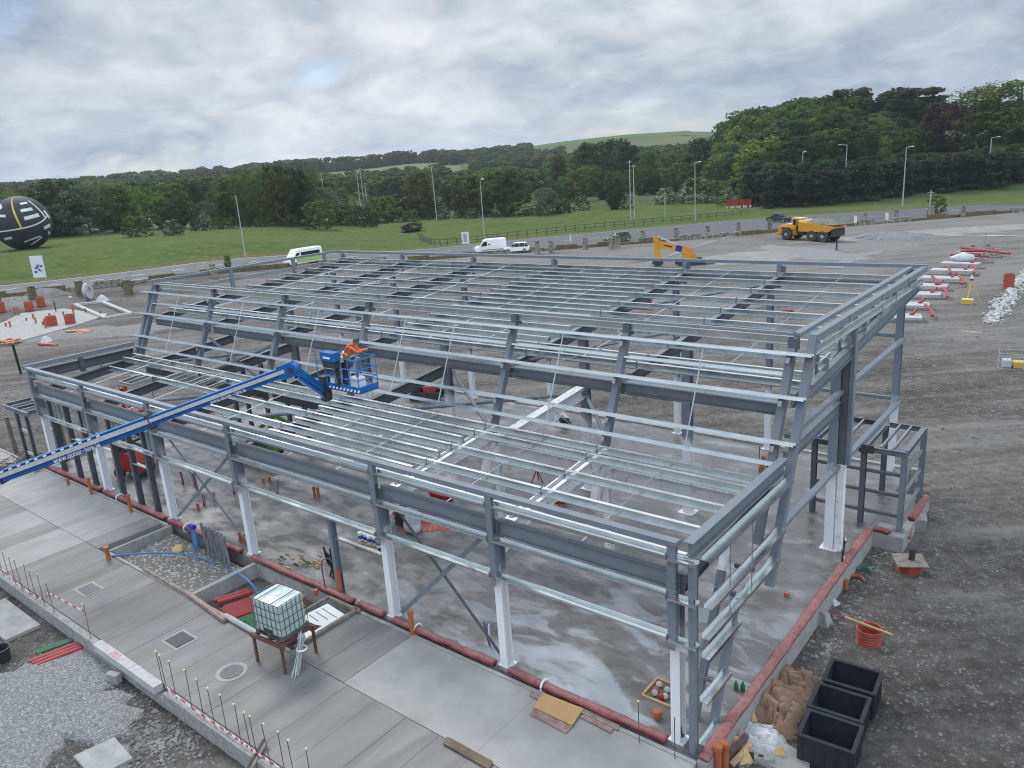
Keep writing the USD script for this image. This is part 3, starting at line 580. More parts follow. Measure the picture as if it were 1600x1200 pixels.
part(mem, 'flap', roll([(1.9, 15.2, .06), (1.93, 17.5, .06)], 0.14, 6), 'red_membrane', smooth=True, W=True)
part(mem, 'flap', roll([(1.86, 14.9, -.05), (1.98, 14.4, -.4)], 0.12, 7), 'red_membrane', smooth=True, W=True)
xs_roll = [(-36.3, -30.5), (-30.0, -24.4), (-23.9, -18.6), (-17.8, -11.9), (-11.6, -10.4), (-9.9, -5.7), (-5.15, -0.2)]
for k, (a, b) in enumerate(xs_roll):
    t = thing('membrane_roll', 'length of red membrane along the slab front, %s of seven' % nth(k), 'membrane', ((a + b) / 2, -.1, 0), group='membrane rolls along the slab front')
    part(t, 'roll', roll([(a, -0.15, .04), (b, -0.15, .04)], 0.13, 20 + k), 'red_membrane', smooth=True, W=True)
    if k in (1, 2, 5, 6):
        xx = a + (b - a) * .25; part(t, 'strap', path([(xx + .1 * math.cos(q) * 0, -.14 + .185 * math.cos(q), .11 + .185 * math.sin(q)) for q in np.linspace(0, 2 * math.pi, 12)], 0.035, 4), 'white_plastic', W=True)

td = thing('terrace_deck', None, None, (-20, -3, 0), kind='structure')
XT0 = -46.0
def tpart(name, geo, m, **k): return part(td, name, geo, m, W=True, **k)
xs = list(np.arange(-0.3, XT0, -1.2))
PM = ['plank_concrete', 'plank_concrete', 'plank_concrete_dark', 'plank_concrete_pale']
def plank(x0, x1, y0, y1, m, z=0.0):
    dz = R.uniform(-.008, .004)
    tpart('plank', hexa([(x0, y0, -.2), (x1, y0, -.2), (x1, y1, -.2), (x0, y1, -.2)], [(x0 + .006, y0 + .004, z + dz), (x1 - .006, y0 + .004, z + dz + R.uniform(-.003, .003)), (x1 - .006, y1 - .004, z + dz), (x0 + .006, y1 - .004, z + dz)]), m)
for i, x in enumerate(xs):
    sect = int((-x) // 8.4)
    m = PM[R.choice([0, 0, 1, 2] if sect in (0, 1, 2) else [0, 1, 3])]
    if x > -24.5 or x < -25.8: plank(x - 1.2, x, -6.12, -3.115, m)
    else: plank(x - 1.2, x, -6.12, -3.115, 'plank_concrete_pale')
    if x < -23.2: plank(x - 1.2, x, -3.095, -0.42, 'plank_concrete_pale' if x < -27 else m)
for a, b in ((-11.4, -10.15), (-10.13, -8.9)): plank(a, b, -3.095, -0.42, 'plank_concrete')
tpart('fresh_slab', bx((-8.885, -3.095, -.2), (-3.9, -.42, 0.004)), 'fresh_concrete')
tpart('fresh_slab', bx((-3.892, -3.095, -.2), (0.7, -.42, 0.004)), 'fresh_concrete')
tpart('base', bx((XT0, -6.1, -.8), (-23.72, -.3, -.205)), 'block_concrete'); tpart('base', bx((-11.3, -6.1, -.8), (.7, -.3, -.205)), 'block_concrete')
tpart('base', bx((-23.718, -6.1, -.8), (-11.302, -3.1, -.205)), 'block_concrete')
tpart('joint_edge', bx((XT0, -.415, -.2), (-23.8, -.30, .035)), 'kerb_concrete'); tpart('joint_edge', bx((-11.3, -.415, -.2), (.7, -.30, .03)), 'kerb_concrete')
# pits left open in the terrace
tpart('pit_floor', bx((-23.6, -2.98, -.75), (-17.55, -.3, -.5)), 'pit_gravel')
v_, f_ = grid(np.stack([*np.meshgrid(np.linspace(-23.5, -17.6, 30), np.linspace(-2.9, -.35, 16), indexing='ij'), np.zeros((30, 16))], -1))
v_[:, 2] = -.47 + .22 * meshkit.fbm(v_ * [.9, .9, 0], 3, 4); single('gravel', (v_, f_), 'pit_gravel', kind='structure', smooth=True)
tpart('pit_wall', bx((-23.72, -3.093, -.8), (-23.605, -.3, .02)), 'kerb_concrete'); tpart('pit_wall', bx((-17.54, -2.98, -.8), (-17.35, -.3, .02)), 'kerb_concrete')
tpart('pit_wall', bx((-23.6, -3.093, -.8), (-11.5, -2.985, .03)), 'kerb_concrete'); tpart('pit_wall', bx((-17.34, -.32, -.8), (-11.5, -.2, -.02)), 'kerb_concrete')
tpart('pit_wall', bx((-11.49, -3.09, -.8), (-11.41, -.3, .0)), 'kerb_concrete')
tpart('pit_floor', bx((-17.34, -2.98, -.8), (-11.5, -.33, -.55)), 'pit_gravel')
# blockwork edge of the terrace
for c in range(4):
    z0 = -.86 + c * .215; x = -45.8 + (c % 2) * .22
    while x < 0.6:
        if not (c == 3 and -17.4 < x < -13.4): tpart('block', bx((x, -6.36 + R.uniform(-.006, .006), z0), (x + .43, -6.135, z0 + .205 - (.02 if c == 3 else 0) + R.uniform(-.003, .003))), 'block_concrete')
        x += .44
lt = [thing('lintel', 'pale concrete lintel marked with red figures on the terrace edge wall', 'lintel', (-16.2, -6.3, -.17)), thing('lintel', 'pale concrete lintel without figures, right end of the pair on the terrace edge wall', 'lintel', (-14.3, -6.3, -.17))]
part(lt[0], 'beam', bx((-17.3, -6.42, -.2), (-14.97, -6.13, .05)), 'lintel_concrete', W=True)
part(lt[1], 'beam', bx((-14.94, -6.42, -.2), (-13.4, -6.13, .05)), 'lintel_concrete', W=True)
tx = meshkit.text_mesh('201', 0.2, 0.003); part(lt[0], 'lettering', mv(tm(tx), (-16.3, -6.38, .0505)), 'paint_red', W=True)
# covers let into the planks
def cover(px, py, lx, ly, name, label, kind):
    p = PZ(px, py); t = thing(name, label, 'manhole cover', (p[0], p[1], .003))
    part(t, 'frame', bx((-lx / 2, -ly / 2, -.02), (lx / 2, ly / 2, .012)), 'fresh_concrete')
    if kind == 'plate':
        part(t, 'cover', bx((-lx / 2 + .09, -ly / 2 + .09, .0125), (lx / 2 - .09, ly / 2 - .09, .02)), 'cover_metal')
    else:
        k = cat([bx((-lx / 2 + .1 + i * .06, -ly / 2 + .1, .0125), (-lx / 2 + .14 + i * .06, ly / 2 - .1, .024)) for i in range(int((lx - .2) / .06))])
        part(t, 'cover', bx((-lx / 2 + .09, -ly / 2 + .09, .0122), (lx / 2 - .09, ly / 2 - .09, .0135)), 'machine_dark'); part(t, 'grille', k, 'cover_metal')
cover(139, 921, .95, .72, 'manhole_cover', 'flat grey steel cover in a pale concrete frame on the terrace', 'plate')
cover(281, 1000, .95, .8, 'manhole_cover', 'grey ribbed steel cover in a pale concrete frame on the terrace', 'grid')
p = PZ(362, 1050); t = thing('round_cover', 'round dark manhole cover in the concrete terrace', 'manhole cover', (p[0], p[1], .003))
part(t, 'collar', lathe([(.0, .008), (.46, .008), (.46, -.02)], 28), 'fresh_concrete'); part(t, 'cover', lathe([(0, .02), (.33, .02), (.33, -.01)], 28), 'cover_metal')

# ------------------------------------------------------------------ the steel frame
X = [0.0, -5.46, -10.18, -18.2, -24.2, -30.4, -36.4]
bd = thing('steel_frame', 'large unclad grey steel building frame with white coated columns on the slab', 'steel frame', (0, 0, 0))
def B(name, geo, m, **k): return part(bd, name, geo, m, **k)
zl = lambda y: 4.53 + .10 * y          # top of the low roof's purlins
zh = lambda y: 7.19 + .0905 * (y - 7.8)  # top of the high roof's purlins
def tilt(z): return 5.55 + (z - 4.6) * (1.62 / 3.55)  # front face of the leaning wall
Yd, Zd = (0, 1, 0), (0, 0, 1)
def bolts(ps, n, r=.018, l=.02):
    return cat([tube(A(p) , A(p) + A(n) * l, r, 6) for p in ps])
# front columns, parapet posts
for i, x in enumerate(X):
    B('column', ib((x - .02, .16, 0), (x - .02, .16, 4.5), .30, .25, up=Yd), 'sprayed_column')
    B('base_plate', bx((x - .22, -.03, .003), (x + .2, .37, .03)), 'white_steel')
    B('parapet_post', bx((x - .12, -.135, 2.95), (x + .09, .008, 5.40)), 'grey_steel')
    B('splice_plate', cat([bx((x - .14, -.15, 4.02), (x + .11, -.137, 4.9)), bolts([(x - .1 + .09 * a, -.15, 4.1 + .14 * b) for a in (0, 2) for b in range(6)], (0, -1, 0))]), 'grey_steel')
B('parapet_beam', bx((X[6] - .3, -.14, 5.405), (.12, .09, 5.53)), 'grey_steel')
for x in X[:-1]:
    B('joint_plate', cat([bx((x - .10, -.16, 2.72), (x + .07, -.136, 3.0)), bolts([(x - .07 + .11 * a, -.16, 2.78 + .16 * b) for a in (0, 1) for b in (0, 1)], (0, -1, 0), .02, .03)]), 'bolt_steel')
    B('joint_plate', cat([bx((x + .092, -.12, 4.3), (x + .108, .0, 4.75)), bolts([(x + .108, -.06, 4.36 + .11 * b) for b in range(4)], (1, 0, 0), .02, .03)]), 'dark_steel')
for i in range(6):
    a, b = X[i + 1], X[i]
    B('eaves_beam', ib((a + .13, .12, 4.46), (b - .14, .12, 4.46), .46, .19), 'grey_steel')
    for z, yy in ((5.16, -.06), (4.15, -.10), (3.05, -.10)):
        B('side_rail', zs((a + .10, yy, z), (b - .13, yy, z), .2, .075, up=(0, -1, .0), side=-1), 'galvanised')
    B('gutter_rail', zs((a + .02, .36, 4.86), (b - .02, .36, 4.86), .2, .07, side=-1), 'galvanised')
    B('side_rail', zs((a + .02, .16, 5.0), (b - .02, .16, 5.0), .14, .06, side=-1), 'galvanised_dull')
    for xx, z in ((b - .13, 5.16), (b - .13, 4.15), (b - .13, 3.05), (a + .1, 4.15)):
        B('cleat', bx((xx - .006, -.2, z - .1), (xx + .006, .0, z + .06)), 'galvanised_dull')
# door posts and the intermediate post on the front
for x, zt in ((-12.9, 3.0), (-25.5, 4.2), (-27.0, 4.2), (-28.7, 4.2), (-31.6, 4.2), (-33.3, 4.2), (-35.2, 4.2)):
    B('door_post', ib((x, .12, 0), (x, .12, zt), .24, .16, up=Yd), 'dark_steel' if x < -20 else 'grey_steel')
for a, b, z in ((-12.75, -10.4, 2.15), (-27.0, -25.5, 2.1), (-30.2, -28.7, 2.3), (-33.3, -31.6, 2.2), (-36.2, -35.2, 2.3), (-28.7, -27.0, 2.75)):
    B('door_head', zs((a + .09, .12, z), (b - .09, .12, z), .2, .07, up=(0, -1, 0)), 'galvanised')
for x in (-28.2, -27.6, -31.2, -30.9, -34.0, -34.6, -25.0):
    B('window_post', cs((x, .1, 3.1), (x, .1, 4.2), .16, .07, up=Yd), 'galvanised_dull')
def flat(p, q, w=.1, m='grey_steel', name='brace'): return B(name, bar(p, q, w, .035, up=(0, -1, 0)), m)
flat((X[2] + .25, .2, .15), (X[1] - .3, .2, 4.2), .14); flat((X[2] + .25, .24, 4.2), (X[1] - .3, .24, .15), .1, 'dark_steel')
flat((X[4] + .25, .2, .15), (X[3] - .3, .2, 4.2), .12); flat((X[4] + .25, .24, 4.2), (X[3] - .3, .24, .15), .12)
# low roof: rafters and purlins
for i, x in enumerate(X):
    m = {1: 'white_steel', 2: 'white_steel', 0: 'grey_steel'}.get(i, 'dark_steel')
    h = .42
    if i == 0: continue
    B('rafter', ib((x, .32, zl(.32) - .22 - h / 2), (x, 5.75, zl(5.75) - .22 - h / 2), h, .36 if i in (1, 2) else .24), m)
    if i in (1, 2):
        B('haunch', hexa([(x - .1, .33, zl(.4) - .68 - .35), (x + .1, .33, zl(.4) - .68 - .35), (x + .1, 1.6, zl(1.6) - .66), (x - .1, 1.6, zl(1.6) - .66)], [(x - .1, .33, zl(.3) - .65), (x + .1, .33, zl(.3) - .65), (x + .1, 1.6, zl(1.6) - .645), (x - .1, 1.6, zl(1.6) - .645)]), m)
        B('rafter_top', bar((x - .03, .8, zl(.8) - .205), (x - .03, 5.6, zl(5.6) - .205), .13, .03), 'grey_steel')
LY = [1.0, 2.23, 3.45, 4.68, 5.28]; LY2 = [1.62, 2.84, 4.06]
def purlin_row(y, a, b, z, seed):
    B('purlin', zs((a, y, z - .1), (b, y, z - .1), .2, .125, up=(0, -.09, 1), side=1), 'galvanised')
for j, y in enumerate(LY):
    for i in range(6):
        a, b = X[i + 1], X[i]
        if i == 5 and j == 2: a += 1.0
        if i >= 4 and j == 1: continue
        purlin_row(y, a + .03, (b - .03) if i else -.07, zl(y), i)
        B('cleat', bx((X[i + 1] - .03, y + .012, zl(y) - .22), (X[i + 1] + .03, y + .10, zl(y) + .01)), 'grey_steel')
for y in LY2: purlin_row(y, X[3] + .03, X[2] - .03, zl(y), 9); B('cleat', bx((X[2] - .1, y + .012, zl(y) - .22), (X[2] - .04, y + .1, zl(y) + .01)), 'grey_steel')
for x in (-2.9, -7.7, -12.8, -15.5, -21.2, -27.3, -33.3):
    B('sag_rod', tube((x, .4, zl(.4) - .1), (x, 5.3, zl(5.3) - .1), .02, 5), 'galvanised')
# trimmed openings near the left of the low roof
for (x0, x1, y0, y1) in ((-29.6, -28.3, 3.5, 4.6), (-27.6, -25.8, 3.5, 4.6), (-35.6, -32.0, 4.7, 5.25), (-31.8, -30.6, 2.3, 3.4)):
    for y in (y0, y1): B('trimmer', zs((x0, y, zl(y) - .08), (x1, y, zl(y) - .08), .15, .06), 'galvanised')
    for x in (x0, (x0 + x1) / 2, x1): B('trimmer', zs((x, y0, zl(y0) - .08), (x, y1, zl(y1) - .08), .15, .06), 'galvanised')
# leaning wall
def leaner(x, z0, z1, m='grey_steel', w=.22, d=.24, name='leaning_post'):
    return B(name, ob((x, tilt(z0), z0), (x, tilt(z1), z1), (-w / 2, w / 2), (-d, 0), up=(0, -1, .45)), m)
for i, x in enumerate(X):
    leaner(x - .02, 4.35 if i not in (0,) else 3.2, 8.35, 'grey_steel')
    B('post_head', bx((x - .13, tilt(8.35) + .03, 8.25), (x + .10, tilt(8.35) + .38, 8.62)), 'dark_steel')
    B('strut', bx((x - .05, 5.95, .0), (x + .05, 6.05, .01)), 'dark_steel') if False else None
for x in (X[1], X[2]): leaner(x - .02, 3.2, 4.34, 'white_steel')
leaner(.52, 2.25, 8.72, 'grey_steel'); leaner(X[6] - .48, 4.4, 8.6, 'grey_steel')
for z, a, b in ((8.22, X[6] - 1.25, .66), (7.08, X[6] - 1.25, .66), (5.90, X[6] - 1.25, .60), (5.33, X[6] - .9, .14)):
    for i in range(6):
        p, q = (X[i + 1] if i < 5 else a), (X[i] if i else b)
        B('leaning_rail', zs((p + .004, tilt(z) - .125, z), (q - .004, tilt(z) - .125, z), .2, .075, up=(0, -1, .45), side=-1), 'galvanised')
        B('cleat', ob((X[i] - .06, tilt(z) - .21, z - .09), (X[i] + .05, tilt(z) - .21, z - .09), (-.01, .01), (0, .16), up=(0, -.4, -1)), 'bolt_steel')
for i in range(6):
    B('leaning_rail', zs((X[i + 1] + .12, tilt(7.62) + .1, 7.62), (X[i] - .14, tilt(7.62) + .1, 7.62), .2, .075, up=(0, -1, .45), side=-1), 'galvanised')
    B('ridge_rail', cs((X[i + 1] + .01, 7.42, 8.55), (X[i] - .01, 7.42, 8.55), .24, .09, side=1), 'galvanised')
    B('ridge_rail', cs((X[i + 1] + .01, 7.62, 8.62), (X[i] - .01, 7.62, 8.62), .2, .08, side=-1), 'galvanised_dull')
    B('tie_beam', ib((X[i + 1] + .12, 6.95, 6.58), (X[i] - .14, 6.95, 6.58), .34, .2), 'grey_steel')
    B('leaning_rail', zs((X[i + 1] + .12, 6.86, 6.86), (X[i] - .14, 6.86, 6.86), .16, .07, up=(0, -1, .2), side=-1), 'galvanised')
for x in (-2.6, -7.8, -12.9, -15.6, -21.2, -27.2, -33.4):
    B('sag_rod', tube((x, tilt(5.33) - .16, 5.33), (x, tilt(8.2) - .16, 8.2), .022, 5), 'galvanised')
for i in (3, 4):
    B('wire_brace', tube((X[i] - .1, 6.9, 6.5), (X[i + 1] + .1, 5.9, 4.7), .012, 5), 'bolt_steel')
B('wire_brace', tube((X[1] - .1, 7.3, 8.0), (X[2] + .1, 6.9, 6.5), .012, 5), 'bolt_steel'); B('wire_brace', tube((X[2], 6.9, 6.5), (X[1], 5.9, 4.5), .012, 5), 'bolt_steel')
# high roof
HY = [8.70, 10.17, 11.66, 13.14, 14.64, 16.16, 17.71, 19.20, 20.72]; HY2 = [9.40, 10.9, 12.42, 13.9, 15.42, 16.92, 18.44, 19.98]
for i, x in enumerate(X):
    h = .40
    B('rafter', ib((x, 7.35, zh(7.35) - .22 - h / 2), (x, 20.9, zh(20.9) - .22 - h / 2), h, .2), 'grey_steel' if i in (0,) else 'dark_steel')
    B('rafter_flange', bar((x, 7.4, zh(7.4) - .21), (x, 20.8, zh(20.8) - .21), .2, .012), 'grey_steel')
for j, y in enumerate([7.9] + HY):
    for i in range(6):
        purlin_row(y, X[i + 1] + .03, (X[i] - .03) if i else .12, zh(y), i)
        B('cleat', bx((X[i + 1] - .03, y + .012, zh(y) - .22), (X[i + 1] + .03, y + .10, zh(y) + .015)), 'grey_steel')
for y in HY2: purlin_row(y, X[3] + .03, X[2] - .03, zh(y), 9); B('cleat', bx((X[3] + .035, y + .012, zh(y) - .22), (X[3] + .095, y + .1, zh(y) + .01)), 'grey_steel')
for x in (-2.6, -7.8, -12.9, -15.6, -21.2, -27.3, -33.4):
    B('sag_rod', tube((x, 7.9, zh(7.9) - .1), (x, 20.7, zh(20.7) - .1), .02, 5), 'galvanised')
for (x0, x1, y0, y1) in ((X[4], X[5], 8.2, 13.9), (X[2], X[1], 8, 14), (X[1], X[2], 8, 14), (X[2], X[1], 15, 20.5), (X[5], X[4], 14.5, 20)):
    B('roof_brace', tube((x0, y0, zh(y0) - .45), (x1, y1, zh(y1) - .45), .055, 8), 'grey_steel')
# high parapet: back, left and the doubled right side
B('parapet_beam', bx((X[6] - .55, 21.05, 8.66), (.62, 21.27, 8.80)), 'grey_steel')
B('parapet_rail', zs((X[6] - .5, 21.12, 8.05), (.5, 21.12, 8.05), .2, .08), 'galvanised_dull')
for i, x in enumerate(X): B('parapet_post', bx((x - .1, 20.92, 7.6), (x + .1, 21.046, 8.657)), 'grey_steel'); B('splice_plate', bx((x + .1, 20.90, 8.2), (x + .3, 20.97, 8.6)), 'dark_steel')
B('parapet_beam', bx((-.10, 7.6, 8.60), (.11, 21.045, 8.72)), 'grey_steel')
B('parapet_beam', bx((.42, 7.45, 8.52), (.64, 21.045, 8.74)), 'grey_steel')
B('parapet_rail', zs((.5, 7.7, 8.20), (.5, 20.9, 8.20), .2, .09), 'galvanised')
B('edge_rafter', ib((.42, 7.6, 7.02), (.42, 20.9, 8.03), .42, .2), 'grey_steel')
for y in (9.0, 11.2, 12.9, 14.9, 16.8, 18.8):
    B('rail_stub', zs((.42, y - .7, zh(y) + .28), (.42, y + .5, zh(y) + .36), .2, .08), 'galvanised'); B('cleat', bx((.36, y - .03, zh(y) + .02), (.52, y + .03, zh(y) + .4)), 'bolt_steel')
    B('parapet_post', bx((.13, y - .05, zh(y) - .2), (.23, y + .05, 8.5)), 'grey_steel')
for y in (10.5, 14.2, 17.9):
    B('splice_plate', bx((.641, y - .012, 8.5), (.66, y + .012, 8.76)), 'grey_steel')
B('parapet_beam', bx((X[6] - .62, 7.3, 8.72), (X[6] - .42, 21.045, 8.86)), 'grey_steel')
B('parapet_rail', zs((X[6] - .5, 7.6, 8.1), (X[6] - .5, 20.9, 8.1), .2, .09), 'galvanised_dull')
for y in (12.5, 17.2, 19.8): B('parapet_post', bx((X[6] - .56, y - .1, 7.3), (X[6] - .4, y + .1, 8.717)), 'grey_steel')
# low parapets at the two ends
B('parapet_beam', bx((X[6] - .62, -.13, 5.38), (X[6] - .44, 5.7, 5.60)), 'grey_steel')
B('edge_beam', ib((X[6] - .5, .1, 5.0), (X[6] - .5, 5.6, 5.0), .5, .2), 'dark_steel')
B('parapet_post', bx((X[6] - .55, 2.6, 4.6), (X[6] - .4, 2.85, 5.36)), 'dark_steel')
B('edge_beam', cat(ib((.40, -.1, 5.4), (.40, 5.75, 5.4), .40, .24)), 'grey_steel')
B('rail_stub', bx((.30, -.06, 5.06), (.5, .06, 5.19)), 'grey_steel')
# right-hand end: outer post, leaning end frames, side rails
B('end_post', cat([bx((.42, -.10, 0), (.52, .10, 5.1)), bx((.40, -.12, 0), (.54, -.103, 5.1)), bx((.40, .103, 0), (.54, .12, 5.1))]), 'grey_steel')
for z in (5.16, 4.15, 3.05): B('rail_stub', zs((-.05, -.17, z), (.66, -.17, z), .2, .075, up=(0, -1, 0), side=-1), 'galvanised')
B('rail_stub', bx((.12, -.06, 2.7), (.42, .06, 2.9)), 'white_steel')
def endlean(x, y0, z0, y1, z1, m, w=.2): return B('leaning_post', ob((x, y0, z0), (x, y1, z1), (-.09, .09), (-w, 0), up=(0, -1, .45)), m)
endlean(.48, .95, 0, 2.32, 3.0, 'grey_steel'); endlean(-.02, .95, 0, 2.55, 3.5, 'grey_steel'); endlean(-.02, 2.56, 3.52, 3.1, 4.7, 'white_steel')
for z in (1.0, 2.2): B('end_brace', bar((-.02, 1.0 + z * .45, z), (.48, 1.0 + z * .45, z), .1, .1), 'grey_steel')
for y0, y1, z in ((.15, 1.05, .12), (.2, 1.62, 1.3), (.3, 2.2, 2.45), (.3, 4.85, 2.98), (.42, 5.2, 3.72), (.3, 5.75, 5.02)):
    B('end_rail', zs((.62 if z != 4.98 else .52, y0, z), (.62 if z != 4.98 else .52, y1, z), .2, .12, up=(1, 0, 0), side=-1), 'galvanised')
for y in (1.55, 2.9): B('sag_rod', tube((.68, y, 2.98), (.68, y, 4.98), .014, 5), 'bolt_steel')
for y, z in ((2.0, 3.3), (3.2, 3.4)): B('end_brace', bar((.1, y, z), (.62, y, z), .1, .1), 'dark_steel')
B('end_beam', ib((.05, .3, 4.3), (.05, 5.9, 4.7), .42, .2), 'dark_steel')
# tall side columns with their outer post
B('column', ib((.0, 11.75, 0), (.0, 11.75, 7.25), .36, .32, up=Yd), 'sprayed_column'); B('base_plate', bx((-.3, 11.5, .003), (.3, 12.05, .035)), 'white_steel')
B('outer_post', bx((.17, 11.62, 3.3), (.40, 11.92, 8.1)), 'dark_steel'); B('outer_post', bx((.41, 11.64, 3.3), (.55, 11.9, 8.1)), 'grey_steel'); B('outer_post', bx((.17, 11.62, 0), (.40, 11.92, 3.29)), 'white_steel')
B('splice_plate', cat([bolts([(-.1, 11.55, z) for z in (5.35, 5.5, 5.65, 7.0, 7.15, 7.3)], (0, -1, 0), .03, .04)]), 'machine_dark')
B('column', ib((.0, 20.0, 0), (.0, 20.0, 8.0), .30, .26, up=Yd), 'sprayed_column')
for x in X[1:]:
    B('column', ib((x, 20.0, 0), (x, 20.0, 8.0), .28, .24, up=Yd), 'sprayed_column'); B('base_plate', bx((x - .22, 19.8, .003), (x + .22, 20.2, .03)), 'white_steel')
for x in X[1:6]:
    B('column', ib((x - .1, 11.9, 0), (x - .1, 11.9, 7.1), .36, .32, up=Yd), 'sprayed_column'); B('base_plate', bx((x - .42, 11.6, .003), (x + .22, 12.2, .035)), 'white_steel')
for z in (3.2, 5.9):
    B('side_beam', bx((.08, 12.0, z - .06), (.28, 19.85, z + .06)), 'grey_steel')
    B('side_beam', bx((.08, tilt(z) + .5, z - .06), (.28, 11.6, z + .06)), 'grey_steel')
B('side_beam', ib((.12, 6.5, 5.25), (.12, 11.55, 5.35), .42, .2), 'grey_steel')
B('side_beam', bx((.08, 6.9, 5.93), (.28, 11.6, 6.05)), 'grey_steel') if False else None
for i in range(6):
    for z in (3.28, 6.0): B('back_rail', bx((X[i + 1] + .14, 19.9, z - .07), (X[i] - .15, 20.08, z + .07)), 'grey_steel')
# floor-level beams behind the leaning wall
for i in range(1, 6):
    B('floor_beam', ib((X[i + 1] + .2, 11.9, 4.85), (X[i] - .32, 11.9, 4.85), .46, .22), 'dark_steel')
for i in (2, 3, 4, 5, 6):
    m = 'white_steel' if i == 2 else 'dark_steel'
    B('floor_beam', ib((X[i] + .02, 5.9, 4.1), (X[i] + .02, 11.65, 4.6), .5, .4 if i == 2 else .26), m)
for i in range(0, 2): B('floor_beam', ib((X[i + 1] + .2, 5.8, 3.85), (X[i] - .15, 5.8, 3.85), .75, .3), 'white_steel')
B('floor_beam', ib((X[3] + .2, 5.8, 3.95), (X[2] - .15, 5.8, 3.95), .72, .3), 'white_steel')
for i in range(3, 6): B('floor_beam', ib((X[i + 1] + .2, 5.8, 4.1), (X[i] - .15, 5.8, 4.1), .42, .2), 'dark_steel')
for x in (X[1], X[2]): B('column', ib((x - .05, 5.9, 0), (x - .05, 5.9, 3.7), .26, .22, up=Yd), 'white_steel')
for p, q in (((-10.4, 6.2, 4.0), (-17.6, 11.6, 4.5)), ((-10.0, 11.6, 4.5), (-18.0, 6.2, 4.0)), ((-5.2, 6.4, 3.9), (-9.9, 11.4, 4.4)), ((-24.0, 1.5, 4.1), (-19, 5.6, 4.2)), ((-30.0, 1.5, 4.1), (-25, 5.6, 4.2)), ((-36, 6.2, 4.3), (-31, 11.4, 4.4))):
    B('tube_brace', tube(p, q, .085, 10), 'grey_steel')
for p, q in (((-30.2, 6.6, 6.2), (-25, 6.3, 4.3)), ((-30.2, 6.1, 4.4), (-25, 6.7, 6.2))): B('tube_brace', tube(p, q, .07, 8), 'grey_steel')
for x in (-33.2, -31.9, -30.0, -28.0, -26.5):
    B('inner_post', ib((x, 9.2, 0), (x, 9.2, 4.2), .2, .18, up=Yd), 'dark_steel')
B('ladder_rail', cat([bx((X[2] + .5 + k * .42, 12.4, 7.05), (X[2] + .62 + k * .42, 13.3, 7.12)) for k in range(9)]), 'galvanised')

# porch frame at the far right corner, and the small canopy at the far left
pf = thing('porch_frame', 'small grey steel porch frame standing at the right-hand edge of the slab', 'steel frame', (.5, 15.8, 0))
def Pp(name, geo, m): return part(pf, name, geo, m, W=True)
for x, y, z0 in ((1.72, 14.2, .06), (1.72, 17.3, .06), (.35, 14.25, 0), (.35, 17.25, 0), (-1.45, 14.3, 0), (-1.45, 17.25, 0)):
    Pp('post', ib((x, y, z0), (x, y, 2.92), .2, .18, up=Yd), 'grey_steel' if x > 1 else 'dark_steel'); Pp('base_plate', bx((x - .16, y - .16, z0 + .003), (x + .16, y + .16, z0 + .025)), 'grey_steel')
for y in (14.22, 17.28):
    Pp('beam', cs((.46, y, 3.03), (1.82, y, 3.03), .2, .08), 'grey_steel'); Pp('beam', cs((-1.55, y, 3.03), (.24, y, 3.03), .2, .08), 'dark_steel')
for x, m in ((1.72, 'grey_steel'), (.35, 'grey_steel'), (-1.45, 'grey_steel')): Pp('beam', ib((x, 14.34, 3.04), (x, 17.16, 3.04), .2, .2), m)
for x in (.85, 1.25, -.5, -1.0): Pp('joist', cs((x, 14.34, 3.06), (x, 17.16, 3.06), .15, .06), 'galvanised_dull')
for z in (.55, 1.35, 2.15):
    for a, b in ((.46, 1.62), (-1.35, .25)): Pp('rail', bx((a, 14.16, z), (b, 14.28, z + .1)), 'dark_steel')
    Pp('rail', bx((1.66, 14.33, z), (1.76, 17.18, z + .1)), 'grey_steel')
Pp('splice_plate', bx((.2, 14.1, 2.9), (.7, 14.16, 3.2)), 'machine_dark')
cf = thing('canopy_frame', 'low grey steel canopy frame jutting from the far left front corner', 'steel frame', (-38.6, .4, -.6))
def Cp(name, geo, m): return part(cf, name, geo, m, W=True)
for a, b in (((-40.4, -.35, 3.0), (-37.0, -.35, 3.0)), ((-40.4, 1.15, 3.0), (-37.0, 1.15, 3.0)), ((-40.4, -.25, 3.0), (-40.4, 1.05, 3.0)), ((-38.9, -.25, 3.0), (-38.9, 1.05, 3.0)), ((-37.4, -.25, 3.0), (-37.4, 1.05, 3.0))):
    Cp('beam', cs(a, b, .22, .08), 'grey_steel')
for x in (-38.2, -39.6): Cp('joist', cs((x, -.25, 3.02), (x, 1.05, 3.02), .14, .06), 'galvanised')
for x in (-38.9, -37.6): Cp('post', ib((x, -.3, -.6), (x, -.3, 2.88), .16, .14, up=Yd), 'dark_steel'); Cp('post', ib((x, 1.1, -.6), (x, 1.1, 2.88), .16, .14, up=Yd), 'dark_steel')
for z in (.6, 1.9): Cp('rail', cs((-38.8, -.3, z), (-37.7, -.3, z), .15, .06), 'galvanised')

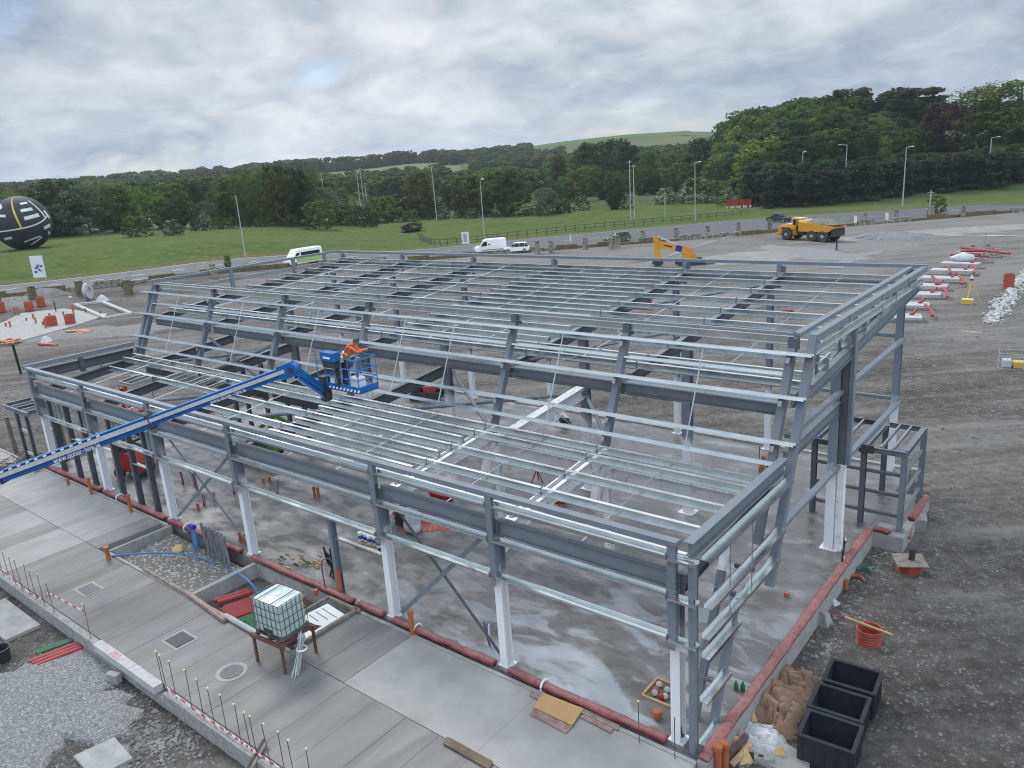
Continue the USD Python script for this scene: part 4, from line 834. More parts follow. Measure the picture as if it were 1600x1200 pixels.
# ------------------------------------------------------------------ people
def person(loc, rz, label, pose, top, legs, headgear, cat_='person', group=None):
    """pose: joints in the person's own frame (x forward, y left, z up)"""
    t = thing('person', label, cat_, loc, rz)
    J = {k: A(v, float) for k, v in pose.items()}
    body = blob([[(J['hip'], .145), (J['waist'], .135), (J['chest'], .165), (J['neck'], .075)], [(J['shl'], .075), (J['chest'], .13), (J['shr'], .075)],
                 [(J['shl'], .068), (J['ell'], .05), (J['hal'], .038)], [(J['shr'], .068), (J['elr'], .05), (J['har'], .038)],
                 [(J['neck'], .065), (J['head'], .07)]], .05, 4)
    part(t, 'body', body, top, smooth=True)
    trs = blob([[(J['hip'] + A([0, .08, 0]), .12), (J['knl'], .075), (J['fol'] + A([0, 0, .1]), .05)], [(J['hip'] + A([0, -.08, 0]), .12), (J['knr'], .075), (J['for'] + A([0, 0, .1]), .05)], [(J['hip'] + A([0, .08, 0]), .13), (J['hip'] + A([0, -.08, 0]), .13)]], .05, 4)
    part(t, 'trousers', trs, legs, smooth=True)
    for s in 'lr':
        f = J['fo' + s]; part(t, 'boot', blob([[(f + A([-.06, 0, .06]), .05), (f + A([.13, 0, .04]), .04)]], .04, 2), 'machine_dark', smooth=True)
        h, e = J['ha' + s], J['el' + s]; d = (h - e) / np.linalg.norm(h - e); sd = np.cross(d, [0, 0, 1.0]); sd /= np.linalg.norm(sd) + 1e-9; nn = np.cross(sd, d)
        fing = [[(h, .036), (h + d * .075, .034)]]
        for q, L in ((-.03, .07), (-.01, .085), (.01, .08), (.03, .06)):
            b0 = h + d * .075 + sd * q; fing.append([(b0, .010), (b0 + d * L * .55 + nn * -.012, .009), (b0 + d * L * .8 - nn * .04, .008)])
        fing.append([(h + sd * .03, .012), (h + sd * .06 + d * .05 - nn * .02, .009)])
        part(t, 'hand', blob(fing, .02, 2), 'skin', smooth=True)
    hd = J['head']; fw = J['face'] / np.linalg.norm(J['face'])
    head = blob([[(hd + A([0, 0, -.02]), .082), (hd + A([0, 0, .05]), .098)], [(hd + fw * .02 + A([0, 0, -.07]), .055), (hd, .085)], [(hd + fw * .095, .014), (hd + fw * .112 + A([0, 0, -.025]), .013)]], .02, 3)
    hp = part(t, 'head', head, 'skin', smooth=True)
    sdv = np.cross(fw, [0, 0, 1.0]); sdv /= np.linalg.norm(sdv)
    for s in (-1, 1):
        part(hp, 'eye', sphere(hd + fw * .088 + sdv * .034 * s + A([0, 0, .02]), .011, 1), 'hair'); part(hp, 'ear', sphere(hd + sdv * .098 * s, (.014, .014, .028), 1), 'skin')
    part(hp, 'mouth', sphere(hd + fw * .078 + A([0, 0, -.062]), (.02, .02, .007), 1), 'paint_red')
    if headgear == 'helmet':
        hh = part(t, 'helmet', lathe([(.0, .15), (.05, .145), (.1, .11), (.12, .05), (.125, .03), (.15, .025), (.15, .018), (.118, .018)], 18, tuple(hd + A([0, 0, .01]))), 'white_plastic', smooth=30)
    elif headgear == 'dark': part(t, 'helmet', lathe([(.0, .15), (.05, .145), (.1, .11), (.12, .05), (.125, .02), (.148, .018), (.115, .01)], 18, tuple(hd + A([0, 0, .01]))), 'machine_dark', smooth=30)
    else: part(t, 'hood', blob([[(hd + A([0, 0, .03]) - fw * .02, .118), (hd - fw * .03 + A([0, 0, -.1]), .1)]], .04, 2), top, smooth=True)
    return t, J
lean_pose = dict(hip=(0, 0, .93), waist=(.10, 0, 1.10), chest=(.27, 0, 1.32), neck=(.40, 0, 1.46), head=(.52, 0, 1.54), face=(1, 0, -.5), shl=(.32, .2, 1.38), shr=(.32, -.2, 1.38),
                 ell=(.55, .27, 1.16), elr=(.58, -.22, 1.2), hal=(.76, .13, 1.2), har=(.8, -.1, 1.26), knl=(.05, .12, .5), knr=(-.03, -.12, .5), fol=(.03, .13, 0), **{'for': (-.08, -.13, 0)})
crouch_pose = dict(hip=(-.12, 0, .32), waist=(-.02, 0, .45), chest=(.16, 0, .62), neck=(.27, 0, .74), head=(.36, 0, .82), face=(1, 0, -.5), shl=(.2, .19, .66), shr=(.2, -.19, .66),
                   ell=(.42, .25, .42), elr=(.42, -.25, .42), hal=(.6, .14, .22), har=(.6, -.14, .22), knl=(.25, .17, .38), knr=(.2, -.17, .12), fol=(.15, .17, 0), **{'for': (-.25, -.17, 0)})

# ------------------------------------------------------------------ boom lift
E_ = PY(457, 576, 1.3); Q_ = PY(0, 745, -5.4)
dE = (Q_ - E_) / np.linalg.norm(Q_ - E_)
L_end = E_ + dE * 19.0
def tpx(px):
    ts = np.linspace(0, 19, 400); return float(ts[np.argmin([abs(proj(E_ + dE * t)[0] - px) for t in ts])])
lift = thing('boom_lift', 'blue boom lift reaching over the low roof from the left with white web lettering', 'boom lift', E_)
def Lf(name, geo, m, par=None, **k): return part(par or lift, name, geo, m, W=True, **k)
b0 = E_ + dE * .25; T1 = tpx(236); b1 = E_ + dE * T1; b2 = E_ + dE * 19
upb = fr(E_, L_end)[2]; sdb = fr(E_, L_end)[1]
def on(t, s, u): return E_ + dE * t + sdb * s + upb * u
Lf('inner_boom', ob(b0, b1, (-.12, .12), (-.18, .16)), 'lift_blue'); mb = Lf('main_boom', ob(b1 - dE * .1, b2, (-.17, .17), (-.235, .2)), 'lift_blue')
side = 1 if (sdb @ (C - E_)) > 0 else -1
def sr(a, b): return (min(a * side, b * side), max(a * side, b * side))
Lf('hose_tray', ob(b0, b1, sr(.122, .18), (-.03, .10)), 'lift_grey'); Lf('hose_tray', ob(b1, b2, sr(.172, .24), (-.04, .13)), 'lift_grey')
Lf('boom_edge', ob(b0, b1, (-.14, .14), (.162, .18)), 'lift_blue_light'); Lf('boom_edge', ob(b1, b2, (-.19, .19), (.202, .222)), 'lift_blue_light')
for k in range(26): Lf('cable_link', ob(on(tpx(165) + k * .2, 0, .15), on(tpx(165) + k * .2 + .12, 0, .15), sr(.19, .25), (0, .05)), 'machine_dark' if k % 2 else 'lift_white')
for t_ in (T1 - .02, tpx(5)): Lf('clamp', ob(on(t_, 0, 0), on(t_ + .1, 0, 0), (-.215, .215), (-.28, .28)), 'machine_dark')
def lettering(txt, h, t0, u, s, m='lift_white'):
    v, f = tm(meshkit.text_mesh(txt, h, .004, True)); w = v[:, 0].max()
    # reads left to right in the photo: from the far-down end of the boom up to the elbow
    P = E_ + np.outer((t0 + w - v[:, 0]), dE) + np.outer(v[:, 1] + u, upb) + np.outer(v[:, 2] + s, sdb * side)
    return P, f
Lf('lettering', lettering('www.doher-hire.ie', .17, tpx(158), -.222, .1705), 'lift_white', par=mb)
Lf('lettering', lettering('www.doher-hire.ie', .12, tpx(384), -.165, .1225), 'lift_white')
el = on(9.0, 0, -.06); Lf('logo_plate', ob(on(tpx(216), 0, -.12), on(tpx(216) - .5, 0, -.12), sr(.133, .14), (-.06, .06)), 'lift_white')
Lf('elbow', cat(tube(E_ + sdb * .2, E_ - sdb * .2, .22, 16), ob(E_ + dE * .5, E_ - dE * .1, (-.16, .16), (-.26, .26))), 'lift_blue', smooth=30)
Lf('elbow_pin', tube(E_ + sdb * .26, E_ - sdb * .26, .09, 12), 'machine_dark')
BF = PY(548, 598, 3.3); jr = PY(508, 607, 2.9) + A([0, 0, -.1])
Lf('jib', ob(E_, jr, (-.1, .1), (-.12, .14)), 'lift_blue'); Lf('jib_link', ob(E_ - upb * .32, jr - A([0, 0, .28]), (-.06, .06), (-.06, .06)), 'lift_blue')
Lf('jib_text', ob(E_ + (jr - E_) * .35, E_ + (jr - E_) * .65, sr(.101, .106), (-.02, .07)), 'lift_white')
Lf('hydraulic_ram', cat(tube(E_ + (jr - E_) * .2 - A([0, 0, .16]), E_ + (jr - E_) * .75 - A([0, 0, .22]), .05, 8), tube(E_ + (jr - E_) * .7 - A([0, 0, .2]), jr - A([0, 0, .2]), .03, 8)), 'machine_dark')
Lf('basket_mount', cat(bx(jr + A([-.15, -.15, -.35]), jr + A([.18, .15, .6])), tube(jr + A([0, 0, -.4]), jr + A([0, 0, .5]), .11, 12)), 'machine_dark')
# basket: floor, hatched kick edge, rails, control box
fx0, fx1, fy0, fy1, fz = jr[0] + .25, jr[0] + 2.05, BF[1] - .45, BF[1] + .45, jr[2] + .30
Lf('basket_floor', bx((fx0, fy0, fz - .16), (fx1, fy1, fz)), 'lift_blue')
kick = Lf('kick_plate', cat(bx((fx0, fy0 - .02, fz - .12), (fx1, fy0 - .002, fz + .1)), bx((fx1 + .002, fy0, fz - .12), (fx1 + .02, fy1, fz + .1))), 'lift_blue')
for k in range(9):
    xx = fx0 + .1 + k * .2
    Lf('hazard_stripe', prism([(xx, fz - .1), (xx + .1, fz - .1), (xx + .16, fz), (xx + .06, fz)], 'y', fy0 - .026, fy0 - .021), 'lift_white' if k % 1 == 0 else 'machine_dark', par=kick)
for z in (.35, .72, 1.1):
    Lf('guard_rail', path([(fx0, fy0, fz + z), (fx1, fy0, fz + z), (fx1, fy1, fz + z), (fx0, fy1, fz + z), (fx0, fy0, fz + z)], .022, 6), 'lift_blue_light')
for x, y in ((fx0, fy0), (fx1, fy0), (fx1, fy1), (fx0, fy1), ((fx0 + fx1) / 2, fy0), ((fx0 + fx1) / 2, fy1), (fx0 + .5, fy0), (fx1 - .5, fy0)):
    Lf('guard_post', tube((x, y, fz), (x, y, fz + 1.1), .022, 6), 'lift_blue_light')
cb = PY(521, 557, fy0)
Lf('control_box', bx((cb[0] - .40, fy0 - .30, cb[2] - .12), (cb[0] + .34, fy0 + .03, cb[2] + .2)), 'lift_blue'); Lf('control_underside', bx((cb[0] - .36, fy0 - .26, cb[2] - .38), (cb[0] + .3, fy0, cb[2] - .125)), 'machine_dark')
Lf('control_mark', bx((cb[0] - .2, fy0 - .326, cb[2] - .02), (cb[0] + .2, fy0 - .321, cb[2] + .06)), 'lift_white')
Lf('side_frame', path([(cb[0] - .9, fy0 - .1, fz + .1), (cb[0] - .95, fy0 - .1, cb[2] + .15), (cb[0] - .4, fy0 - .1, cb[2] + .2)], .022, 6), 'lift_blue_light')
Lf('control_post', bx((cb[0] + .05, fy0 - .05, fz), (cb[0] + .2, fy0 + .05, cb[2] - .385)), 'machine_dark')
Lf('tool_bin', bx((fx1 - .55, fy0 + .08, fz + .002), (fx1 - .1, fy0 + .42, fz + .42)), 'white_plastic')
Lf('blue_pipe_tool', tube((fx1 - .35, fy0 + .25, fz + .3), (fx1 - .15, fy0 + .25, fz + 1.15), .06, 8), 'grey_duct')
# carrier out of view at the far end of the boom
cz = float(T(L_end[0], L_end[1])); cl = A([L_end[0], L_end[1], cz])
Lf('turret', bx(cl + A([-1.3, -1.0, 1.0]), cl + A([1.3, 1.0, max(L_end[2] - cz + .3, 1.8)])), 'lift_blue')
Lf('chassis', bx(cl + A([-1.9, -1.0, .55]), cl + A([1.9, 1.0, .98])), 'lift_grey')
for a in (-1.35, 1.35):
    for b in (-1.05, 1.05): Lf('wheel', tube(cl + A([a, b - .17, .5]), cl + A([a, b + .17, .5]), .5, 18), 'rubber')
wl = A([PY(543, 588, 3.35)[0], BF[1], fz + .005])
pw, JW = person(wl, math.radians(42), 'worker in an orange vest and dark trousers leaning forward in the blue lift basket', lean_pose, 'hivis_orange', 'work_trousers', 'dark')
part(pw, 'harness', cat(path([(.02, .1, 1.08), (.12, .17, 1.3), (.3, .17, 1.47), (.42, .12, 1.45)], .022, 5), path([(.02, -.1, 1.08), (.12, -.17, 1.3), (.3, -.17, 1.47), (.42, -.12, 1.45)], .022, 5), path([(.0, -.16, 1.0), (-.1, 0, 1.06), (.0, .16, 1.0)], .03, 5)), 'machine_dark')
part(pw, 'vest_band', path([(.16, -.17, 1.1), (.02, -.12, 1.2), (-.02, 0, 1.22), (.02, .12, 1.2), (.16, .17, 1.1)], .028, 5), 'hivis_band')
part(pw, 'tool_pouch', bx((-.16, -.3, .88), (.0, -.17, 1.08)), 'cap_yellow')
pc = PZ(883, 664); person((pc[0], pc[1], 0.0), math.radians(215), 'person in white overalls crouching on the slab behind the white column', crouch_pose, 'white_cloth', 'machine_dark', 'dark')
po = PZ(178, 655); po = A([-33.2, 4.6, 0.0])
ladder_z = 2.55

# ------------------------------------------------------------------ things on the terrace and in its pits
def pipe_up(px, py, h, r, label, m='clay_pipe', z=0.0, name='pipe_upstand', cap='pipe', n=10, lean=(0, 0), group=None, p=None):
    p = PZ(px, py, z) if p is None else A(p, float)
    t = thing(name, label, cap, (p[0], p[1], z), group=group)
    part(t, 'pipe', tube((0, 0, 0), (lean[0], lean[1], h), r, n), m, smooth=40); part(t, 'socket', mv(lathe([(r * .8, h - .005), (r * 1.22, h - .005), (r * 1.22, h - .12), (r, h - .13)], n), (lean[0], lean[1], 0)), m, smooth=40)
    return t
for px, py, h, r, where in ((107, 757, .32, .07, 'short clay-red pipe stub at the far left of the terrace'), (143, 772, .85, .075, 'tall clay-red pipe standing by the second white column from the left'), (205, 800, .85, .075, 'tall clay-red pipe standing between the second and third white columns'),
                            (170, 874, .55, .085, 'clay-red pipe stub at the near left corner of the gravel pit'), (533, 930, .95, .08, 'tall clay-red pipe beside the black ducts and the grey post'), (645, 992, .85, .08, 'clay-red pipe at the corner of the pale slab patch')):
    pipe_up(px, py, h, r, where)
for i, (px, py, h) in enumerate(((310, 796, .3), (335, 782, .4), (376, 845, .4), (382, 848, .4), (412, 754, .25), (422, 752, .25), (492, 776, .5), (498, 777, .5), (848, 640, .4), (1205, 746, .35), (1060, 645, .4), (650, 640, .3), (870, 800, .3), (795, 725, .3), (330, 690, .4), (225, 735, .4))):
    pipe_up(px, py, h, .065, 'clay-red pipe stub rising from the wet floor slab, %s of sixteen' % nth(sorted([310, 335, 376, 382, 412, 422, 492, 498, 848, 1205, 1060, 650, 870, 795, 330, 225]).index(px)), group='pipe stubs in the floor slab')
pipe_up(1027, 1121, .22, .10, 'open clay-red pipe cup in the slab near the front right column'); pipe_up(1229, 932, .15, .07, 'short clay-red pipe stub in the slab near the right-hand kerb')
for i, (px, py, m, h) in enumerate(((285, 757, 'red_duct', .7), (318, 790, 'purple_duct', .6), (303, 760, 'grey_duct', .8), (307, 765, 'purple_duct', .8), (365, 772, 'purple_duct', .9), (432, 772, 'grey_duct', .8), (148, 756, 'purple_duct', .8))):
    p = PZ(px, py); t = thing('conduit', '%s conduit ends on the slab behind the front bracing, %s' % ({'red_duct': 'red', 'purple_duct': 'purple', 'grey_duct': 'grey'}[m], nth(sorted([285, 318, 303, 307, 365, 432, 148]).index(px))), 'conduit', (p[0], p[1], 0))
    for k in range(3):
        a = R.uniform(-.25, .25); part(t, 'tube', path([(k * .07, 0, 0), (k * .07 + a * .3, .02, h * .5), (k * .07 + a, R.uniform(-.1, .1), h)], .022, 5), m)
# bank of grey ducts, blue pipes, hose and bag in the first pit
a, b = A([-20.6, -.52]), A([-18.75, -.62]); t = thing('duct_bank', 'row of upright grey ducts at the back of the gravel pit', 'ducts', (a[0], a[1], -.4))
for k in range(15):
    q = a + (b - a) * k / 14; h = 1.35 + R.uniform(-.05, .05)
    part(t, 'duct', path([(q[0], q[1] + R.uniform(-.05, .05), -.4), (q[0] + R.uniform(-.03, .03), q[1] + R.uniform(-.04, .04), .2), (q[0], q[1], -.4 + h)], .05, 7), 'grey_duct', smooth=50, W=True)
t = thing('blue_pipes', 'short blue water pipes standing at the back corner of the gravel pit', 'pipes', (-21.3, -.6, -.4))
for k in range(3): part(t, 'pipe', path([(k * .1, 0, 0), (k * .1 - .1, .05, .6), (k * .1 - .22, .1, 1.0)], .055, 7), 'blue_pipe', smooth=50)
part(t, 'fitting', tube((-.3, .1, 1.0), (.05, .1, 1.02), .1, 10), 'brand_blue')
t = thing('foam_bag', 'crumpled yellow foam bag in the gravel pit beside the blue pipes', 'bag', (-21.9, -1.1, -.3)); part(t, 'bag', blob([[((0, 0, 0), .18), ((.25, .05, .05), .14)], [((.1, .1, .1), .14), ((.2, -.12, 0), .1)]], .05, 1), 'foam_yellow')
hp = [PZ(175, 869, .05), PZ(215, 865, .08), PZ(262, 864, .0), PZ(300, 868, -.2), PZ(337, 882, -.35)]
def curve(ps, n=24):
    from scipy.interpolate import CubicSpline
    ps = A(ps, float); return CubicSpline(np.arange(len(ps)), ps)(np.linspace(0, len(ps) - 1, n))
t = thing('water_hose', 'blue water hose curving across the gravel pit', 'hose', hp[0]); part(t, 'hose', path(curve(hp), .035, 6), 'blue_pipe', smooth=50, W=True)
hp = [PZ(357, 890, -.1), PZ(385, 905, .0), PZ(402, 925, -.2), PZ(408, 945, -.5)]
t = thing('water_hose', 'short blue hose bending down between the duct bundles behind the water tank', 'hose', hp[0]); part(t, 'hose', path(curve(hp, 14), .04, 6), 'blue_pipe', smooth=50, W=True)
def bundle(name, label, p, d, n, L, r, m, gap=2.15, z=0):
    d = A(d, float); d /= np.linalg.norm(d); s = A([-d[1], d[0]]); t = thing(name, label, 'ducts', (p[0], p[1], z))
    for k in range(n):
        o = A([*(s * (k - n / 2) * r * gap), r]); e = R.uniform(-.15, .15)
        part(t, 'duct', tube(o + A([*(d * e), 0]), o + A([*(d * (L + e)), 0]), r, 8), m, smooth=40)
bundle('duct_bundle', 'flat bundle of red ducts lying in the second pit', (-15.9, -2.6), (.35, 1), 9, 1.7, .055, 'red_duct', z=-.42)
bundle('duct_bundle', 'bundle of dark green ducts lying in the second pit', (-14.7, -2.7), (.35, 1), 9, 1.8, .055, 'green_duct', z=-.42)
bundle('duct_bundle', 'black ducts at the right of the green bundle in the second pit', (-14.0, -2.75), (.35, 1), 2, 1.6, .07, 'black_plastic', z=-.42)
bundle('duct_bundle', 'single thick red duct and green duct at the left of the second pit', (-16.9, -2.4), (.4, 1), 2, 1.2, .09, 'red_duct', z=-.42)
t = thing('barrier_mesh', 'heap of pink and red barrier netting in the pit beside the tank', 'netting', (-13.1, -2.3, -.4))
for k in range(14): part(t, 'strand', path(curve([(R.uniform(-.5, .4), R.uniform(-.5, .5), .05), (R.uniform(-.3, .3), R.uniform(-.3, .3), R.uniform(.15, .35)), (R.uniform(-.5, .5), R.uniform(-.5, .5), .05)], 8), .025, 4), 'paint_red' if k % 3 else 'red_board')
for k in range(6):
    q = A([-15.2 + k * .26, -.75]); pipe_up(0, 0, .5, .085, 'clay-red pipe along the back of the second pit, %s' % nth(k), 'clay_pipe' if k > 2 else 'chamber_red', z=-.5, p=(q[0], q[1], 0), group='pipe row in the second pit')
def plankthing(name, label, pts, w, h, m, z=0.0, catg='timber'):
    a, b = [PZ(*q, z) for q in pts]; t = single(name, bar(a + A([0, 0, h / 2]), b + A([0, 0, h / 2]), w, h), m, label, catg); return t
plankthing('timber_beam', 'long orange-brown timber lying along the near edge of the second pit', ((292, 928), (352, 972)), .14, .12, 'red_board', .03)
plankthing('timber_beam', 'long grey timber lying behind the orange-brown one at the pit edge', ((225, 890), (302, 935)), .12, .1, 'grey_timber', .035)
a, b = PZ(353, 962, .1), PZ(402, 990, .1); single('grey_pipe', tube(a, b, .09, 10), 'lintel_concrete', 'pale grey pipe lying between the pit edge and the water tank', 'pipe', smooth=40)
# board over the small pit
t = thing('site_board', 'white printed board laid over the pit between the tank and the slab edge', 'board', (-12.1, -1.5, .05))
part(t, 'board', rot(bx((-.62, -1.0, 0), (.62, .75, .018)), rz=-.12), 'white_plastic')
for k in range(6): part(t, 'printed_line', rot(bx((-.5, -.8 + k * .25, .0185), (.1 + (k % 3) * .15, -.77 + k * .25, .0195)), rz=-.12), 'machine_dark')
part(t, 'printed_mark', rot(prism([(.1, -.55), (.5, -.5), (.42, -.1), (.2, -.2)], 'z', .0185, .0195), rz=-.12), 'machine_dark')
for k, (x0, y0, x1, y1) in enumerate(((-11.45, -2.9, -11.45, -.4), (-12.85, -.42, -11.3, -.42), (-12.9, -2.2, -12.9, -.4))): single('timber_beam', bar((x0, y0, .08), (x1, y1, .08), .1, .1), 'grey_timber', ['grey timber along the right side of the white board', 'grey timber behind the white board against the membrane', 'grey timber along the left side of the white board'][k], 'timber')
pipe_up(494, 930, .22, .075, 'clay-red pipe stub through the white printed board', z=.06)
t = thing('black_ducts', 'cluster of black duct ends tied together by the tall clay-red pipe', 'ducts', (*PZ(522, 902)[:2], 0))
for k in range(9): part(t, 'duct', path([(R.uniform(-.2, .2), R.uniform(-.1, .1), 0), (R.uniform(-.25, .25), R.uniform(-.1, .1), .6), (R.uniform(-.3, .3), R.uniform(-.1, .1), 1.1 + R.uniform(-.15, .15))], .035, 6), 'black_plastic', smooth=50)
t = thing('conduit', 'single purple conduit arching up by the black duct cluster', 'conduit', (*PZ(509, 925)[:2], 0)); part(t, 'tube', path(curve([(0, 0, 0), (-.02, 0, .7), (.05, 0, 1.2), (.4, .1, 1.35)], 14), .022, 6), 'purple_duct')
t = thing('rubbish', 'scatter of green and tan offcuts on the slab edge behind the membrane', 'rubbish', (*PZ(460, 872)[:2], 0))
for k in range(26): q = PZ(430 + R.random() * 70, 865 + R.random() * 26) ; part(t, 'offcut', rot(bx(q - t.loc + A([-.12, -.03, 0]), q - t.loc + A([.12, .03, .06])), rz=0), R.choice(['green_duct', 'grey_timber', 'machine_dark', 'timber', 'red_board', 'grey_timber']))
# water tank on its trestle
tl = A([-11.35, -3.25]); TZ = .98; rzT = math.radians(5)
ts_ = thing('trestle', 'rusty brown steel trestle with four legs under the white water tank', 'trestle', (tl[0], tl[1], 0), rzT)
for x in (-.62, .62):
    for y in (-.6, .6): part(ts_, 'leg', bx((x - .035, y - .035, 0), (x + .035, y + .035, .86)), 'rust')
for y in (-.6, .6): part(ts_, 'beam', bx((-.75, y - .05, .862), (.75, y + .05, .96)), 'rust')
for x in (-.6, 0, .6): part(ts_, 'bearer', bx((x - .05, -.545, .862), (x + .05, .545, .955)), 'rust')
tk = thing('water_tank', 'square white plastic water tank in a steel wire cage on the rusty trestle', 'water tank', (tl[0], tl[1], TZ), rzT)
part(tk, 'pallet', cat(bx((-.6, -.5, 0), (.6, .5, .03)), bx((-.6, -.5, .031), (-.45, .5, .13)), bx((.45, -.5, .031), (.6, .5, .13)), bx((-.08, -.5, .031), (.08, .5, .13))), 'cage_steel')
m_ = trimesh.creation.box([1.16, .96, .98]); m_ = m_.subdivide().subdivide().subdivide(); v = np.array(m_.vertices)
v[:, 2] += .05 * np.exp(-((v[:, 0] / .4) ** 2 + (v[:, 1] / .35) ** 2)) * (v[:, 2] > .48); k_ = np.clip((np.abs(v[:, 0]) - .5) / .08, 0, 1) * np.clip((np.abs(v[:, 1]) - .4) / .08, 0, 1); v[:, :2] *= (1 - .05 * k_)[:, None]
v[:, 0] *= 1 + .012 * np.cos(v[:, 2] * 12); part(tk, 'bottle', (v + A([0, 0, .63]), np.array(m_.faces)), 'tank_plastic', smooth=50)
part(tk, 'filler_cap', lathe([(0, .05), (.09, .045), (.1, 0)], 16, (0, 0, 1.16)), 'white_plastic', smooth=40); part(tk, 'outlet', bx((-.2, -.5, .14), (.2, -.485, .26)), 'machine_dark')
part(tk, 'label_plate', bx((-.595, -.35, .62), (-.59, .1, .98)), 'cage_steel')
for k in range(7): x = -.6 + k * .2; part(tk, 'cage_wire', path([(x, -.5, .12), (x, -.5, 1.16)], .011, 5), 'cage_steel'); part(tk, 'cage_wire', path([(x, .5, .12), (x, .5, 1.16)], .011, 5), 'cage_steel')
for k in range(1, 6): y = -.5 + k * .1667; part(tk, 'cage_wire', path([(-.6, y, .12), (-.6, y, 1.16)], .011, 5), 'cage_steel'); part(tk, 'cage_wire', path([(.6, y, .12), (.6, y, 1.16)], .011, 5), 'cage_steel')
for z in (.14, .4, .66, .92, 1.17): part(tk, 'cage_wire', path([(-.605, -.505, z), (.605, -.505, z), (.605, .505, z), (-.605, .505, z), (-.605, -.505, z)], .013, 5), 'cage_steel')
for x in (-.3, .3): part(tk, 'cage_bar', path([(x, -.5, 1.185), (x, .5, 1.185)], .014, 5), 'cage_steel')
t = thing('prop_bundle', 'bundle of thin galvanised steel props leaning against the tank trestle', 'props', (-10.35, -3.35, 0))
for k in range(14): a_ = (R.uniform(-.12, .12), R.uniform(-.5, -.2), 0); b_ = (R.uniform(-.1, .1) - .2, R.uniform(.1, .3), 1.0 + R.uniform(-.1, .1)); part(t, 'prop', tube(a_, b_, .022, 6), 'galvanised')
part(t, 'strap', rot(lathe([(.16, .7), (.175, .72), (.16, .76)], 10), c=(0, 0, 0)), 'white_plastic')
# capped bars along the terrace edge, with warning tape
bars = [((45, 905), 1), ((60, 912), 1), ((70, 920), 1), ((82, 930), 1), ((57, 938), 1), ((69, 945), 1), ((83, 955), 1), ((95, 962), 0), ((127, 990), 1)]
XB = [(-25.3, 1.25), (-24.7, 1.2), (-24.1, 1.15), (-23.5, 1.2), (-22.8, 1.2), (-22.2, 1.15), (-21.5, 1.2), (-20.7, 1.1), (-17.9, 1.2), (-13.15, 1.25), (-12.95, 1.2), (-12.45, 1.2), (-11.6, 1.25), (-11.0, 1.2), (-10.45, 1.15), (-9.85, 1.2), (-9.2, 1.2), (-8.75, 1.15), (-8.5, 1.15), (-7.9, 1.2), (-7.3, 1.25), (-6.9, 1.2), (-6.2, 1.3)]
for i, (x, h) in enumerate(XB):
    t = thing('capped_bar', 'yellow-capped steel bar on the terrace edge, %s' % nth(i), 'steel bar', (x, -6.24, .0), group='capped bars along the terrace edge')
    part(t, 'bar', tube((0, 0, -.05), (R.uniform(-.05, .05), R.uniform(-.04, .04), h), .010, 6), 'rebar_steel')
    if i != 7: part(t, 'cap', lathe([(0, h + .03), (.026, h + .02), (.03, h - .005), (.012, h - .03)], 8), 'cap_yellow', smooth=40)
def tape(ps, label):
    ps = curve(ps, 60); t = thing('warning_tape', label, 'tape', ps[0])
    for k in range(0, 59): part(t, 'strip', ob(ps[k], ps[k + 1], (-.003, .003), (-.03, .03)), 'tape_red' if (k // 2) % 2 else 'white_plastic', W=True)
tape([(-25.8, -6.22, .35), (-24, -6.25, .12), (-22, -6.22, .1), (-21, -6.25, .6), (-19.8, -6.25, .8), (-17.9, -6.24, .95)], 'red and white tape slung along the left group of capped bars')
tape([(-13.0, -6.24, .15), (-11, -6.26, .06), (-9.5, -6.24, .06), (-8.6, -6.26, .08), (-7.4, -6.24, .1)], 'red and white tape lying along the edge wall by the right group of capped bars')
t = thing('timber_form', 'dark leaning board frame on the edge wall at the bottom of the photo', 'board', (-8.5, -6.25, 0)); part(t, 'board', rot(bx((-.05, -.5, 0), (.05, .4, .035)), rx=.4, rz=.3), 'machine_dark'); part(t, 'batten', rot(bx((.06, -.5, 0), (.12, .4, .05)), rx=.4, rz=.3), 'red_board')
# boards on the pale slab
def flatboard(name, label, quad, h, m, z=.01):
    P = A([PZ(*q, z) for q in quad]); P[:, 2] = z; n_ = np.cross(P[1] - P[0], P[2] - P[0])[2]
    if n_ < 0: P = P[::-1]
    T_ = P + A([0, 0, h]); single(name, hexa(P, T_), m, label, 'board')
flatboard('strand_board', 'orange-brown strand board lying on the pale slab by the membrane roll', ((848, 1083), (912, 1108), (894, 1134), (834, 1106)), .02, 'strand_board', .06)
flatboard('red_board', 'weathered reddish board lying in front of the strand board', ((836, 1107), (895, 1135), (884, 1146), (828, 1117)), .025, 'red_board', .02)
flatboard('plank', 'short grey plank left of the strand board at the slab edge', ((830, 1081), (848, 1087), (846, 1096), (828, 1088)), .03, 'grey_timber', .02)
flatboard('plank', 'long weathered plank right of the strand board along the slab edge', ((912, 1117), (958, 1140), (954, 1146), (906, 1121)), .03, 'red_board', .02)
flatboard('plank', 'narrow grey plank against the membrane behind the strand board', ((905, 1105), (968, 1135), (965, 1142), (902, 1112)), .04, 'grey_timber', .02)
flatboard('plank', 'dark brown plank across the slab joint at the bottom of the photo', ((700, 1153), (770, 1192), (764, 1204), (692, 1163)), .05, 'dark_timber', .02)
